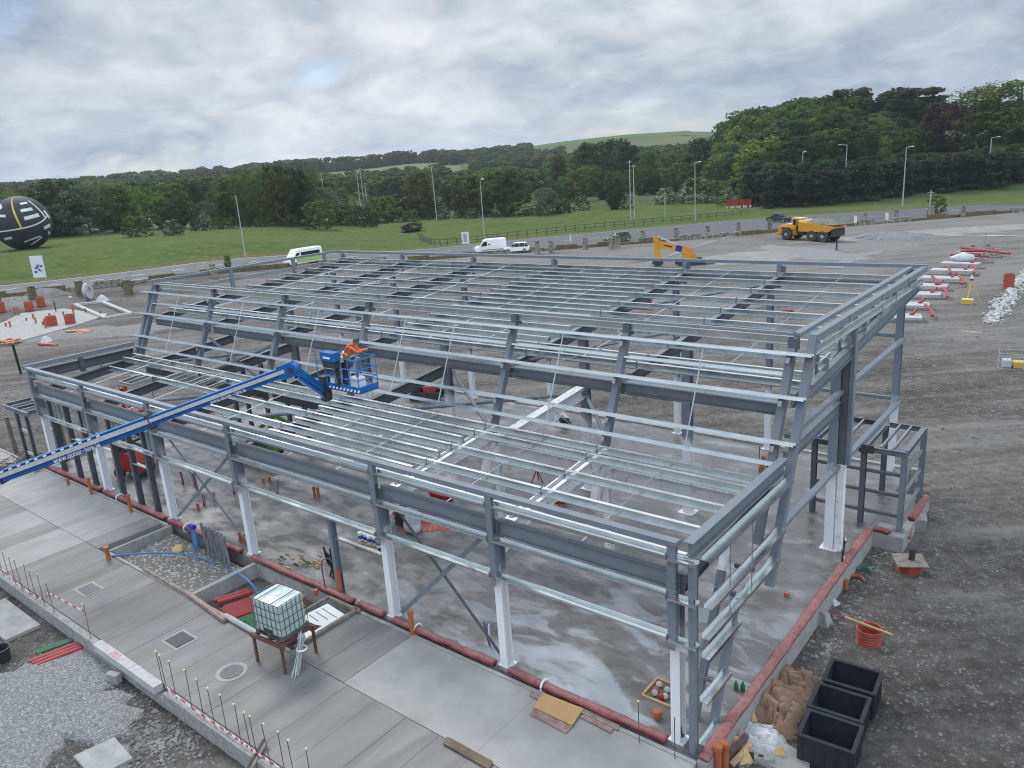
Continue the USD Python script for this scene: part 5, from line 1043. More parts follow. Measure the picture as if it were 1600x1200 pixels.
# goods inside the frame
pl = PZ(583, 851)
def pallet_at(p, label, rz, name='pallet'):
    t = thing(name, label, 'pallet', (p[0], p[1], p[2]), rz)
    for k in range(6): part(t, 'slat', bx((-.6, -.5 + k * .19, .1), (.6, -.38 + k * .19, .125)), 'timber')
    for x in (-.5, 0, .5): part(t, 'bearer', bx((x - .05, -.5, 0), (x + .05, .57, .099)), 'grey_timber')
    return t
pallet_at(A([pl[0], pl[1], .003]), 'timber pallet on the wet slab carrying white tubs with blue labels', .1)
for k in range(5):
    x, y = pl[0] - .5 + k * .26, pl[1] - .15 + (k % 2) * .05
    t = thing('tub', 'white plastic tub with blue label on the pallet, %s of five' % nth(k), 'tub', (x, y, .13), group='tubs on the pallet')
    part(t, 'tub', lathe([(0, 0), (.105, 0), (.12, .34), (.0, .34)], 14), 'white_plastic', smooth=40); part(t, 'label_band', lathe([(.1115, .1), (.1175, .24)], 14), 'brand_blue' if k % 2 else 'sign_blue'); part(t, 'lid', lathe([(.126, .32), (.126, .35), (0, .355)], 14), 'white_plastic' if k < 4 else 'brand_blue')
q = PZ(606, 812) + A([.2, 1.1, 0]); t = thing('tarpaulin', 'red tarpaulin heaped over goods behind the tubs', 'tarpaulin', (q[0], q[1], 0)); part(t, 'sheet', patch(0, 0, 1.05, .8, .2, .7, 5, .003, base=0.0, rings=16), 'machine_red', smooth=True)
q = PZ(676, 822); t = thing('tarpaulin', 'flat red sheet spread on the slab right of the white bulk bag', 'tarpaulin', (q[0], q[1], 0)); part(t, 'sheet', patch(0, 0, 1.2, .6, .5, .10, 9, .003, base=0.0, rings=14), 'machine_red', smooth=True)
q = PZ(645, 830); t = thing('bulk_bag', 'slumped white bulk bag standing behind the fourth white front column from the left', 'bag', (q[0], q[1], 0)); part(t, 'bag', blob([[((0, 0, .3), .36), ((.05, 0, .85), .28)], [((-.15, .1, .2), .25), ((.2, -.05, .2), .25)]], .07, 2), 'plastic_sheet', smooth=True)
q = PZ(627, 822); t = thing('black_ducts', 'dark bundle of short ducts leaning beside the white bulk bag', 'ducts', (q[0], q[1], 0))
for k in range(7): part(t, 'duct', tube((k * .08 - .3, 0, 0), (k * .08 - .25, .15, 1.1), .045, 7), 'black_plastic')
q = PZ(690, 783); t = thing('red_box', 'bright red box on the slab seen through the front rails', 'box', (q[0], q[1], 0)); part(t, 'box', bx((-.4, -.3, 0), (.4, .3, .4)), 'machine_red'); part(t, 'lid', bx((-.43, -.33, .401), (.43, .33, .46)), 'machine_red')
q = PZ(875, 784); t = thing('red_drum', 'dark red drum under the white rafter in the middle of the slab', 'drum', (q[0], q[1], 0)); part(t, 'drum', lathe([(0, 0), (.3, 0), (.31, .25), (.3, .5), (.3, .55), (0, .56)], 16), 'machine_red', smooth=40); part(t, 'rim', lathe([(.315, .53), (.33, .55), (.315, .57)], 16), 'machine_dark')
q = PZ(840, 752); t = thing('red_stand', 'small red steel stand on the slab', 'stand', (q[0], q[1], 0))
for a_ in range(3): part(t, 'leg', tube((.3 * math.cos(a_ * 2.1), .3 * math.sin(a_ * 2.1), 0), (0, 0, .6), .03, 6), 'machine_red')
part(t, 'post', tube((0, 0, .5), (0, 0, 1.1), .04, 8), 'machine_red')
q = PZ(1190, 738); t = thing('fire_point', 'dark bar and clay-red duct piece standing behind the right end rails', 'pipe', (q[0], q[1], 0)); part(t, 'pipe', tube((0, 0, 0), (.05, .1, .75), .1, 10), 'clay_pipe'); part(t, 'bar', tube((-.12, 0, 0), (-.12, 0, 1.2), .02, 6), 'rebar_steel')
q = PZ(762, 858); t = thing('dust_sheet', 'white plastic sheet crumpled on the slab behind the fifth front column', 'plastic sheet', (q[0] - .4, q[1] + 1.6, 0)); part(t, 'sheet', patch(0, 0, .8, .5, .4, .35, 12, .004, base=0.0), 'plastic_sheet', smooth=True)
q = PZ(1037, 1083); t = thing('floor_box', 'square timber-framed opening in the slab left of the front right column', 'opening', (q[0], q[1], 0))
for s_ in (-1, 1): part(t, 'side', bx((-.42, s_ * .42 - .03, 0), (.42, s_ * .42 + .03, .06)), 'timber'); part(t, 'side', bx((s_ * .42 - .03, -.388, 0), (s_ * .42 + .03, .388, .06)), 'timber')
part(t, 'bottom', bx((-.385, -.385, .002), (.385, .385, .012)), 'dark_timber')
for k in range(6): part(t, 'fitting', sphere((R.uniform(-.25, .25), R.uniform(-.25, .25), .08), .09, 1), R.choice(['machine_red', 'green_duct', 'lintel_concrete', 'chamber_red']))
q = PZ(1150, 1078); t = thing('bottles', 'pair of small green glass bottles near the right-hand membrane', 'bottles', (q[0], q[1], 0))
for k in (0, .16): part(t, 'bottle', lathe([(0, 0), (.06, 0), (.065, .16), (.03, .22), (.03, .28), (0, .28)], 12, (k, k * .4, 0)), 'green_duct', smooth=40)
q = PZ(765, 1008); t = thing('conduit', 'red and blue conduit ends at the foot of the fifth white front column', 'conduit', (q[0], q[1], 0))
for k, m in enumerate(('red_duct', 'blue_pipe', 'white_plastic')): part(t, 'tube', path(curve([(k * .06, 0, 0), (k * .06 - .1, 0, .35), (k * .1 - .2, .05, .7)], 8), .025, 6), m)
q = PZ(1064, 1150); t = thing('black_bar', 'dark tapering bar leaning at the foot of the front right column', 'steel bar', (q[0], q[1], 0)); part(t, 'bar', tube((0, 0, 0), (-.1, .05, 1.1), .05, 8, .015), 'machine_dark'); part(t, 'foot', lathe([(0, .1), (.09, .08), (.1, 0)], 10), 'green_duct')
for k, x in enumerate((-.75, .22)):
    t = thing('capped_bar', ['thin bar with yellow cap left of the front right column', 'thin bar with yellow cap right of the front right column'][k], 'steel bar', (x, -.5, 0)); part(t, 'bar', tube((0, 0, -.02), (0, 0, 1.2), .012, 6), 'rebar_steel'); part(t, 'cap', sphere((0, 0, 1.21), .035, 1), 'cap_yellow')
t = thing('kerb_tape', 'red and white tape tied round a post at the right-hand kerb', 'tape', (.75, 10.6, .1)); part(t, 'post', tube((0, 0, -.1), (.05, .1, 1.0), .035, 8), 'machine_dark')
for k in range(10): part(t, 'strip', tube((.05 + .05 * math.sin(k), .1, 1.0 - k * .12), (.05 + .06 * math.sin(k + 1), .05 * (k % 3), .9 - k * .11), .022, 4), 'tape_red' if k % 2 else 'white_plastic')

# ------------------------------------------------------------------ right foreground
gy = lambda x, y: float(T(x, y)) + .062
def crate(px, py, label):
    d = ray(px, py); p = PZ(px, py, -.54); z = gy(p[0], p[1]); t = thing('storage_crate', label, 'crate', (p[0], p[1], z), math.radians(4), group=None)
    w, l, h = .62, .50, .78
    for s_ in (-1, 1):
        part(t, 'side', bx((-w, s_ * l - .02, .05), (w, s_ * l + .02, h)), 'black_plastic'); part(t, 'side', bx((s_ * w - .02, -l + .022, .05), (s_ * w + .02, l - .022, h)), 'black_plastic')
        part(t, 'rim', bx((-w - .045, s_ * l - .05, h + .002), (w + .045, s_ * l + .05, h + .05)), 'black_plastic'); part(t, 'rim', bx((s_ * w - .05, -l + .052, h + .002), (s_ * w + .05, l - .052, h + .05)), 'black_plastic')
        for k in range(5):
            x = -w + .1 + k * (w - .1) / 2; part(t, 'rib', bx((x - .02, s_ * (l + .0215) - .018 * (s_ < 0), .08), (x + .02, s_ * (l + .0215) + .018 * (s_ > 0), h - .04)), 'black_plastic')
        for k in range(4):
            y = -l + .14 + k * .24; part(t, 'rib', bx((s_ * (w + .0215) - .018 * (s_ < 0), y - .02, .08), (s_ * (w + .0215) + .018 * (s_ > 0), y + .02, h - .04)), 'black_plastic')
    part(t, 'bottom', bx((-w + .022, -l + .022, .05), (w - .022, l - .022, .08)), 'black_plastic')
    for x in (-.5, .5): part(t, 'skid', bx((x - .06, -l, 0), (x + .06, l, .048)), 'black_plastic')
crate(1295, 1185, 'black plastic crate nearest the camera at the bottom right'); crate(1309, 1139, 'black plastic crate in the middle of the three'); crate(1330, 1097, 'black plastic crate farthest back of the three, beside the brown blanket')
def cloth(px, py, rx, ry, h, label, m, seed, rz=0.0, name='blanket', folds=True, catg='blanket'):
    p = PZ(px, py, -.5); n = 90; u, v = np.meshgrid(np.linspace(-1, 1, n), np.linspace(-1, 1, n), indexing='ij')
    e = np.clip(1 - np.maximum(np.abs(u), np.abs(v)) ** 4, 0, 1); wob = meshkit.fbm(np.stack([u * 1.2 + seed, v * 1.2, 0 * u], -1), 3, seed) - .5
    x, y = u * rx * (1 + .35 * wob), v * ry * (1 + .35 * (meshkit.fbm(np.stack([u * 1.2, v * 1.2 + seed, 0 * u + 4], -1), 3, seed) - .5))
    rid = np.abs(meshkit.fbm(np.stack([u * 1.7 + wob * 2.0, v * 2.6 + seed, 0 * u], -1), 2, seed + 1) - .5) * 2; fine = meshkit.fbm(np.stack([u * 9, v * 7, 0 * u + seed], -1), 3, seed + 2)
    z = e * h * (.30 + .85 * np.clip(rid * 1.6, 0, 1) ** .45 + .06 * fine) + .02 * e
    X, Y = p[0] + x * math.cos(rz) - y * math.sin(rz), p[1] + x * math.sin(rz) + y * math.cos(rz); Z = T(X, Y) + .07 + z
    single(name, grid(np.stack([X, Y, Z], -1)), m, label, catg, smooth=True)
cloth(1212, 1098, .72, .98, .42, 'brown frost blanket heaped in folds beside the kerb and black crates', 'blanket', 3)
cloth(1240, 1066, .62, .42, .34, 'back edge of brown blanket bunched up behind the main heap', 'blanket', 8)
cloth(1222, 1132, .36, .5, .46, 'rolled end of brown blanket against the nearest crate', 'blanket', 15, .5)
cloth(1190, 1155, .55, .5, .24, 'crumpled clear plastic sheeting at the bottom right by the kerb', 'plastic_sheet', 5, .3, 'plastic_sheet', catg='plastic sheet')
for k, (px, py, l) in enumerate(((1172, 1120, 'yellow foam wedge leaning on the kerb'), (1150, 1163, 'yellow foam offcut behind the dark timbers'), (1218, 1178, 'yellow foam offcut on the plastic sheeting'), (1165, 1185, 'yellow foam offcut beside the concrete block'))):
    p = PZ(px, py, -.45); t = thing('foam_offcut', l, 'foam', (p[0], p[1], gy(p[0], p[1])), R.uniform(0, 3)); part(t, 'foam', hexa([(-.2, -.12, 0), (.2, -.1, 0), (.18, .12, 0), (-.16, .1, 0)], [(-.05, -.05, .35), (.05, -.04, .32), (.05, .04, .3), (-.04, .03, .33)]), 'foam_yellow')
for k, (a_, b_, m, l) in enumerate((((1136, 1185), (1166, 1150), 'dark_timber', 'dark squared timber leaning at the kerb end'), ((1143, 1195), (1175, 1162), 'timber', 'pale squared timber beside the dark one at the kerb end'), ((1150, 1172), (1160, 1140), 'red_board', 'short reddish board behind the squared timbers'))):
    a = PZ(*a_, -.4); b = PZ(*b_, -.2); single('timber_beam', bar(a, b, .12, .1), m, l, 'timber')
for k, (px, l) in enumerate(((1121, 'clay-red pipe with white open top at the near end of the kerb'), (1132, 'clay-red pipe behind the white-topped one at the kerb end'))):
    p = PZ(px, 1200 - k * 6, -.3); pipe_up(0, 0, .95, .1, l, z=-.6, p=(p[0], p[1], 0), n=14)
p = PZ(1193, 1185, -.4); t = thing('concrete_block', 'grey hollow concrete block lying in the plastic sheeting', 'block', (p[0], p[1], gy(p[0], p[1])), .4); part(t, 'block', bx((-.22, -.1, 0), (.22, .1, .2)), 'block_concrete'); part(t, 'hollow', bx((-.12, -.05, .201), (.0, .05, .204)), 'machine_dark')
p = PZ(1240, 1190, -.5); single('concrete_slab', hexa(*[[(p[0] + x, p[1] + y, gy(p[0], p[1]) + z) for x, y in ((-.55, -.5), (.55, -.55), (.3, .3), (-.35, .4))] for z in (0.0, .12)]), 'kerb_concrete', 'broken grey concrete slab at the bottom edge between sheeting and crates', 'concrete slab')
def ring(px, py, r, h, label, lid=False):
    p = PZ(px, py, -.55); t = thing('chamber_ring', label, 'chamber', (p[0], p[1], gy(p[0], p[1]) - .02))
    prof = []
    for k in range(5): z = k * h / 5; prof += [(r, z), (r, z + h / 12), (r * .93, z + h / 8), (r * .93, z + h / 6)]
    part(t, 'shell', lathe(prof + [(r, h), (r * .9, h), (r * .88, .05), (0, .04)], 28), 'chamber_red', smooth=40)
    if lid: part(t, 'plywood_lid', rot(bx((-.5, -.42, h + .02), (.5, .42, h + .05)), rz=.5, rx=.08), 'grey_timber'); part(t, 'duct_stub', tube((.05, .05, h + .05), (.08, .05, h + .45), .1, 12), 'machine_dark')
    else: part(t, 'timber_bar', bar((-.75, .18, h + .02), (.65, -.1, h + .06), .07, .05), 'timber')
ring(1357, 1003, .36, .48, 'open red ribbed chamber ring with a timber bar across it'); ring(1420, 890, .42, .35, 'red ribbed chamber topped by a plywood lid and black duct', True)
t = pipe_up(1321, 922, .4, .07, 'clay-red pipe stub outside the kerb beside a white ring', z=-.58)
p = PZ(1300, 940, -.5); t = thing('rag', 'scrap of white plastic on the gravel outside the kerb', 'plastic scrap', (p[0], p[1], gy(p[0], p[1]))); part(t, 'scrap', patch(0, 0, .25, .2, 0, .18, 4, .002, base=0.0), 'plastic_sheet', smooth=True)
p = PZ(1283, 972, -.5); t = thing('concrete_block', 'broken upright concrete lump against the outside of the kerb', 'block', (p[0], p[1], gy(p[0], p[1]))); part(t, 'lump', hexa([(-.2, -.15, 0), (.25, -.2, 0), (.3, .2, 0), (-.2, .25, 0)], [(-.12, -.1, .5), (.15, -.12, .42), (.2, .1, .38), (-.1, .15, .52)]), 'block_concrete')
p = PZ(1437, 822, -.4); t = thing('concrete_block', 'leaning grey concrete block beside the porch frame', 'block', (p[0], p[1], gy(p[0], p[1]))); part(t, 'lump', rot(bx((-.2, -.25, 0), (.2, .25, .6)), rx=.2, rz=.3), 'kerb_concrete')
for k, (px, py, l) in enumerate(((1340, 905, 'clay-red duct scrap lying outside the kerb'), (1352, 893, 'green duct scrap lying outside the kerb'), (1310, 965, 'twist of red tape on the gravel outside the kerb'))):
    p = PZ(px, py, -.5); t = thing('duct_scrap', l, 'scrap', (p[0], p[1], gy(p[0], p[1]))); part(t, 'scrap', path(curve([(-.3, 0, .05), (0, .1, .12), (.25, -.05, .05)], 8), .05 if k < 2 else .015, 6), ['clay_pipe', 'green_duct', 'tape_red'][k])
# left foreground
p = PZ(122, 1010, -.6); bundle('duct_bundle', 'red ducts poking out under the lintels at the terrace wall', (p[0] - .2, p[1] - 1.3), (.2, 1), 3, 1.4, .09, 'red_duct', z=-.6); bundle('duct_bundle', 'green ducts beside the red ones under the lintels', (p[0] - .8, p[1] - 1.1), (.25, 1), 2, 1.2, .06, 'green_duct', z=-.58)
p = PZ(180, 1068, -.6); t = thing('concrete_block', 'single grey block standing at the foot of the terrace wall', 'block', (p[0], p[1], gy(p[0], p[1])), .3); part(t, 'block', bx((-.22, -.1, 0), (.22, .1, .3)), 'kerb_concrete')
p = PZ(4, 1035, -.6); t = thing('black_bucket', 'round black bucket cut by the left edge of the photo', 'bucket', (p[0], p[1], gy(p[0], p[1]))); part(t, 'bucket', lathe([(0, .02), (.26, .02), (.3, .42), (.33, .44), (.33, .47), (.29, .47), (.26, .1), (0, .08)], 20), 'black_plastic', smooth=40)
p = PZ(165, 1188, -.6); single('broken_slab', hexa(*[[(p[0] + x, p[1] + y, gy(p[0], p[1]) + z) for x, y in ((-.7, -.5), (.6, -.55), (.75, .4), (-.5, .5))] for z in (0.0, .1)]), 'kerb_concrete', 'pale broken concrete slab on the ground at the bottom left', 'concrete slab')
p = PZ(155, 1073, -.6); t = thing('timber_scrap', 'thin yellow timber scrap near the foot of the terrace wall', 'timber', (p[0], p[1], gy(p[0], p[1]))); part(t, 'scrap', bar((-.3, 0, .03), (.3, .1, .03), .06, .04), 'cap_yellow')
p = PZ(20, 960, -.6); single('concrete_strip', bx((p[0] - 1.2, p[1] - .9, -.75), (p[0] + 2.0, p[1] + .2, -.42)), 'kerb_concrete', 'low concrete strip footing at the left edge below the terrace', 'footing')

# ------------------------------------------------------------------ middle distance: yards, machines, road
def GG(px, py, dz=.065): p = G(px, py); return A([p[0], p[1], p[2] + dz])
# left yard
q = [GG(0, 508), GG(35, 491), GG(100, 484), GG(168, 493), GG(120, 510), GG(36, 534), GG(0, 536)]
ws = thing('white_slab', None, None, (0, 0, 0), kind='structure')
_fe = [G(-30, 520), G(0, 508), G(35, 491), G(100, 484), G(167, 492)]; _ne = [G(-30, 538), G(0, 536), G(36, 534), G(120, 510), G(168, 493.5)]
part(ws, 'slab', ruled(_fe, _ne, 40, 8, .20), 'kerb_concrete')
for a_, b_ in zip(_ne[:-1], _ne[1:]): part(ws, 'edge', bar(a_ + A([0, 0, .08]), b_ + A([0, 0, .08]), .12, .22), 'kerb_concrete')
def upr(px, py, h, r, label, m='clay_pipe', group=None): p = GG(px, py, .0); pipe_up(0, 0, h, r, label, m, z=p[2], p=(p[0], p[1], 0), n=7, group=group)
lp = [(24, 490, .9), (30, 494, 1.2), (53, 500, .8), (57, 507, .9), (42, 503, .5), (68, 510, .6), (80, 504, 1.2), (100, 495, .7), (116, 494, 1.5), (134, 490, .7), (158, 495, .8), (72, 515, 1.3), (17, 513, .9), (10, 512, .6)]
xs_ = sorted(k[0] for k in lp)
for px, py, h in lp: upr(px, py, h, .11, 'red-brown pipe standing on the far left white slab, %s of fourteen' % nth(xs_.index(px)), group='pipes on the white slab')
for px, py, r, l in ((47, 487, .55, 'red chamber ring behind the white slab, left of the pair'), (65, 479, .55, 'red chamber ring behind the white slab, right of the pair'), (82, 511, .65, 'red chamber ring on the near edge of the white slab, left one'), (111, 508, .6, 'red chamber ring on the near edge of the white slab, right one'), (2, 488, .6, 'red chamber ring at the left edge of the photo')):
    p = GG(px, py, .1); t = thing('chamber_ring', l, 'chamber', p)
    part(t, 'shell', lathe([(r, 0), (r, .3), (r * .93, .34), (r, .4), (r, .8), (r * .93, .84), (r, .9), (r, 1.25), (r * .88, 1.25), (r * .86, .1)], 18), 'chamber_red', smooth=40)
for k, (px, py, n_, l) in enumerate(((8, 540, 30, 'stack of orange-brown pipes at the left edge of the photo'), (122, 521, 26, 'low heap of orange-brown pipe pieces by the white slab'))):
    p = GG(px, py, .05); t = thing('pipe_heap', l, 'pipes', p)
    for j in range(n_): o = A([R.uniform(-1.6, 1.6), R.uniform(-.7, .7), .08 + .1 * (j % (5 if k == 0 else 2))]); a_ = R.uniform(0, 3.1) if k == 0 else R.uniform(.2, 1.2); part(t, 'pipe', tube(o, o + A([math.cos(a_), math.sin(a_), 0]) * .9, .09, 7), R.choice(['clay_pipe', 'timber', 'clay_pipe']))
p = GG(140, 468); t = thing('concrete_ring', 'grey concrete ring standing on edge in the left yard', 'concrete ring', p, math.radians(-50))
m_ = trimesh.creation.annulus(.55, 1.15, .5); part(t, 'ring', mv(rot(tm(m_), rx=math.pi / 2), (0, 0, 1.15)), 'lintel_concrete', smooth=40)
for k, (px, py, s_, l) in enumerate(((160, 470, 1.0, 'white bulk bag beside the standing concrete ring'), (110, 465, .35, 'small white block in the left yard'), (72, 535, .8, 'white wrapped bundle on the left yard gravel'))):
    p = GG(px, py, .0); t = thing('white_bag', l, 'bag', p); part(t, 'bag', patch(0, 0, 1.0 * s_, .8 * s_, .3, .75 * s_, 30 + k, .004, base=0.0, rings=12), 'plastic_sheet', smooth=True)
p = GG(75, 541); t = thing('red_channel', 'dark red duct piece lying on the left yard gravel', 'duct', p); part(t, 'duct', bar((-1.6, -.3, .12), (1.6, .3, .12), .25, .22), 'chamber_red')
p = GG(88, 488); t = thing('black_stake', 'short black stake on the white slab edge', 'stake', p); part(t, 'stake', bar((0, 0, 0), (0, 0, 1.4), .12, .12), 'machine_dark'); part(t, 'foot', bx((-.2, -.2, 0), (.2, .2, .08)), 'machine_dark')
fp = [GG(118, 478), GG(160, 474), GG(205, 492), GG(165, 499)]
t = thing('footing', 'square concrete footing kerb with a dark centre in the left yard', 'footing', fp[0])
for k in range(4): a_, b_ = fp[k], fp[(k + 1) % 4]; part(t, 'beam', bar(a_ + A([0, 0, .12]), b_ + A([0, 0, .12]), .5, .3), 'lintel_concrete', W=True)
for k, (px, py, h, l) in enumerate(((33, 585, 2.6, 'dark green post standing on the left yard'), (27, 710, 2.2, 'mossy timber post by the brambles at the left'), (107, 715, 2.0, 'thin post seen between the left door posts'))):
    p = GG(px, py); t = thing('yard_post', l, 'post', p); part(t, 'post', bar((0, 0, 0), (-.1, -.05, h), .16, .16), 'dark_timber' if k else 'leaf_dark'); part(t, 'cap', bx((-.2, -.15, h), (0, .05, h + .05)), 'dark_timber')
p = GG(30, 745); t = thing('bramble', 'dry tangle of brown stems on the ground at the left edge', 'bramble', p)
part(t, 'stems', cat([path(curve([(R.uniform(-2, 2), R.uniform(-1.5, 1.5), 0), (R.uniform(-2, 2), R.uniform(-1.5, 1.5), R.uniform(.3, .9)), (R.uniform(-2.4, 2.4), R.uniform(-1.8, 1.8), .05)], 6), .018, 3) for _ in range(150)]), 'dark_timber', kind='stuff')

# right yard: footing strips with red ducts, stone line, tripod, cage, fence panels
STR = [(1352, 1440, 497), (1377, 1452, 478), (1400, 1470, 461), (1425, 1480, 448), (1440, 1500, 436), (1455, 1520, 424), (1472, 1530, 413), (1485, 1543, 404), (1498, 1556, 396)]
for k, (xa, xb, y) in enumerate(STR):
    a, b = G(xa, y), G(xb, y + 2); t = thing('footing_strip', 'pale concrete footing strip in the right yard, %s of nine from the near end' % ['first', 'second', 'third', 'fourth', 'fifth', 'sixth', 'seventh', 'eighth', 'ninth'][k], 'footing', a, group='footing strips in the right yard')
    part(t, 'strip', bar(a + A([0, 0, .14]), b + A([0, 0, .14]), 1.9, .32), 'lintel_concrete', W=True); part(t, 'duct_end', path([b + A([-.9, 0, .35]), b + A([-.7, .2, .45]), b + A([-.5, .5, .75])], .12, 7), 'red_duct', smooth=50, W=True)
    tr_a, tr_b = G(xa - 6, y + 6.5), G(xb + 10, y + 7.5); part(t, 'trench', bar(tr_a + A([0, 0, .07]), tr_b + A([0, 0, .07]), 1.1, .06), 'rubber', W=True)
for k, (px, py, dx, dy, l) in enumerate(((1446, 492, -10, 9, 'first'), (1470, 462, -10, 9, 'second'), (1497, 442, -5, 8, 'third'), (1454, 442, -8, 8, 'fourth'), (1520, 427, -1, 6, 'fifth'), (1477, 426, -7, 7, 'sixth'), (1530, 410, 4, -8, 'seventh'), (1500, 404, -4, 5, 'eighth'), (1545, 395, 3, -7, 'ninth'), (1520, 396, 2, -7, 'tenth'))):
    a = GG(px - dx, py + dy, .4); b = GG(px + dx, py - dy, .4); b = a + (b - a) / max(np.linalg.norm(b - a), 1e-6) * 3.2
    t = thing('red_duct', 'red duct bend lying across the pale footing strips, %s from the near end' % l, 'duct', a, group='red ducts on the footing strips'); part(t, 'duct', path(curve([a, (a + b) / 2 + A([.2, 0, .2]), b + A([0, 0, .4])], 8), .13, 7), 'red_duct', smooth=50, W=True)
for k, (x0, y0, x1, y1, l) in enumerate(((1500, 393, 1577, 403, 'longest'), (1500, 399, 1560, 398, 'middle'), (1485, 405, 1545, 408, 'nearest'))):
    a, b = GG(x0, y0, .55), GG(x1, y1, .55); t = thing('red_duct', 'straight red duct on the far footing strips, the %s of three' % l, 'duct', a); part(t, 'duct', tube(a, b, .17, 7), 'red_duct', smooth=50, W=True)
p = GG(1497, 412, .3); t = thing('white_bag', 'crumpled white bags on the footing strips', 'bag', p); part(t, 'bag', blob([[((0, 0, .4), .5), ((1.2, .3, .4), .5)], [((.5, .5, .6), .5), ((-.6, .2, .3), .35)]], .2, 2), 'plastic_sheet', smooth=True)
L_ = [(1548, 505), (1560, 488), (1572, 472), (1584, 456), (1596, 440), (1612, 420)]
pts_ = curve([GG(*k, .05) for k in L_], 26); gs = []
for p in pts_:
    for _ in range(20):
        c_ = p + A([R.gauss(0, .35), R.gauss(0, .5), R.uniform(.0, .2)]); s_ = .07 + .2 * R.random() ** 2; m_ = trimesh.creation.icosphere(1, s_); v = np.array(m_.vertices) * A([1, R.uniform(.6, 1), R.uniform(.5, .9)]) + NR.normal(0, s_ * .12, (len(m_.vertices), 3)); gs.append((v + c_, np.array(m_.faces)))
st = single('stone_line', cat(gs), 'white_stone', kind='stuff', label='ragged line of white stones in the right yard', cat='stones')
p = GG(1515, 472, .05); t = thing('survey_tripod', 'yellow survey tripod standing on dark ground in the right yard', 'tripod', p)
for k in range(3): a_ = k * 2.09 + .4; part(t, 'leg', bar((.85 * math.cos(a_), .85 * math.sin(a_), 0), (.08 * math.cos(a_), .08 * math.sin(a_), 2.0), .07, .05), 'tripod_yellow')
part(t, 'head', lathe([(0, 2.12), (.14, 2.1), (.16, 2.0), (0, 1.98)], 10), 'machine_dark'); part(t, 'instrument', bx((-.1, -.08, 2.13), (.1, .08, 2.4)), 'lift_white')
p = GG(1514, 473, .05); t = thing('yellow_case', 'yellow instrument case lying under the tripod', 'case', p + A([0, -1.0, 0])); part(t, 'case', bx((-.45, -.25, 0), (.45, .25, .4)), 'tripod_yellow'); part(t, 'lid', bx((-.47, -.27, .402), (.47, .27, .48)), 'cap_yellow')
p = GG(1575, 452, .05); t = thing('chamber_ring', 'red ribbed chamber cage standing by the white stone line', 'chamber', p); part(t, 'shell', lathe([(.5, 0), (.5, .2), (.46, .24), (.5, .3), (.5, .6), (.46, .64), (.5, .7), (.5, 1.5), (.45, 1.5), (.44, .1)], 14), 'chamber_red', smooth=40)
p = GG(1585, 575, .04); t = thing('wire_cage', 'low wire cage basket at the right edge of the photo', 'cage', p, .2)
for z in (.02, .5, 1.0): part(t, 'rail', path([(-.9, -.6, z), (1.4, -.6, z), (1.4, .6, z), (-.9, .6, z), (-.9, -.6, z)], .022, 5), 'lamp_grey')
for k in range(12): x = -.9 + k * .209; part(t, 'wire', cat(tube((x, -.6, 0), (x, -.6, 1.0), .012, 4), tube((x, .6, 0), (x, .6, 1.0), .012, 4)), 'lamp_grey')
part(t, 'yellow_load', bx((-.1, -.4, .05), (.7, .4, .4)), 'tripod_yellow'); part(t, 'white_load', bx((-.7, -.3, .05), (-.2, .3, .5)), 'plastic_sheet')
p = GG(1518, 520, .02); t = thing('red_board', 'flat red-brown plate lying on the mud in the right yard', 'plate', p); part(t, 'plate', bx((-.7, -.3, 0), (.7, .3, .06)), 'red_board')
p = GG(1230, 497, .02); t = thing('chamber_ring', 'red chamber ring on the ground behind the high roof', 'chamber', p); part(t, 'shell', lathe([(.7, 0), (.7, .25), (.65, .3), (.7, .35), (.7, .6), (.6, .6), (.58, .05)], 16), 'chamber_red', smooth=40)
p = GG(1005, 483, .02); t = thing('red_box', 'red box on the ground seen through the high roof purlins', 'box', p); part(t, 'box', bx((-.7, -.5, 0), (.7, .5, .9)), 'machine_red'); part(t, 'lid', bx((-.75, -.55, .9), (.75, .55, 1.0)), 'machine_red')
for k, (x0, x1, y) in enumerate(((1505, 1540, 387), (1538, 1569, 387))):
    a, b = GG(x0, y), GG(x1, y); t = thing('mesh_fence_panel', 'grey mesh fence panel behind the footing strips, %s of two' % ['left', 'right'][k], 'fence panel', a)
    for s_ in (0, 1): c_ = a * (1 - s_) + b * s_; part(t, 'post', tube(c_, c_ + A([0, 0, 2.0]), .05, 5), 'lamp_grey', W=True)
    for z in (.2, 1.1, 2.0): part(t, 'rail', tube(a + A([0, 0, z]), b + A([0, 0, z]), .03, 4), 'lamp_grey', W=True)
    part(t, 'wire', cat([tube(a + (b - a) * j / 16 + A([0, 0, .2]), a + (b - a) * j / 16 + A([0, 0, 2.0]), .008, 3) for j in range(1, 16)]), 'lamp_grey', W=True)
p = GG(1350, 400); t = thing('black_stake', 'black stake standing on the gravel behind the dump truck', 'stake', GG(1307, 392)); part(t, 'stake', bar((0, 0, 0), (0, 0, 1.6), .18, .18), 'machine_dark'); part(t, 'foot', bx((-.25, -.25, 0), (.25, .25, .1)), 'machine_dark')
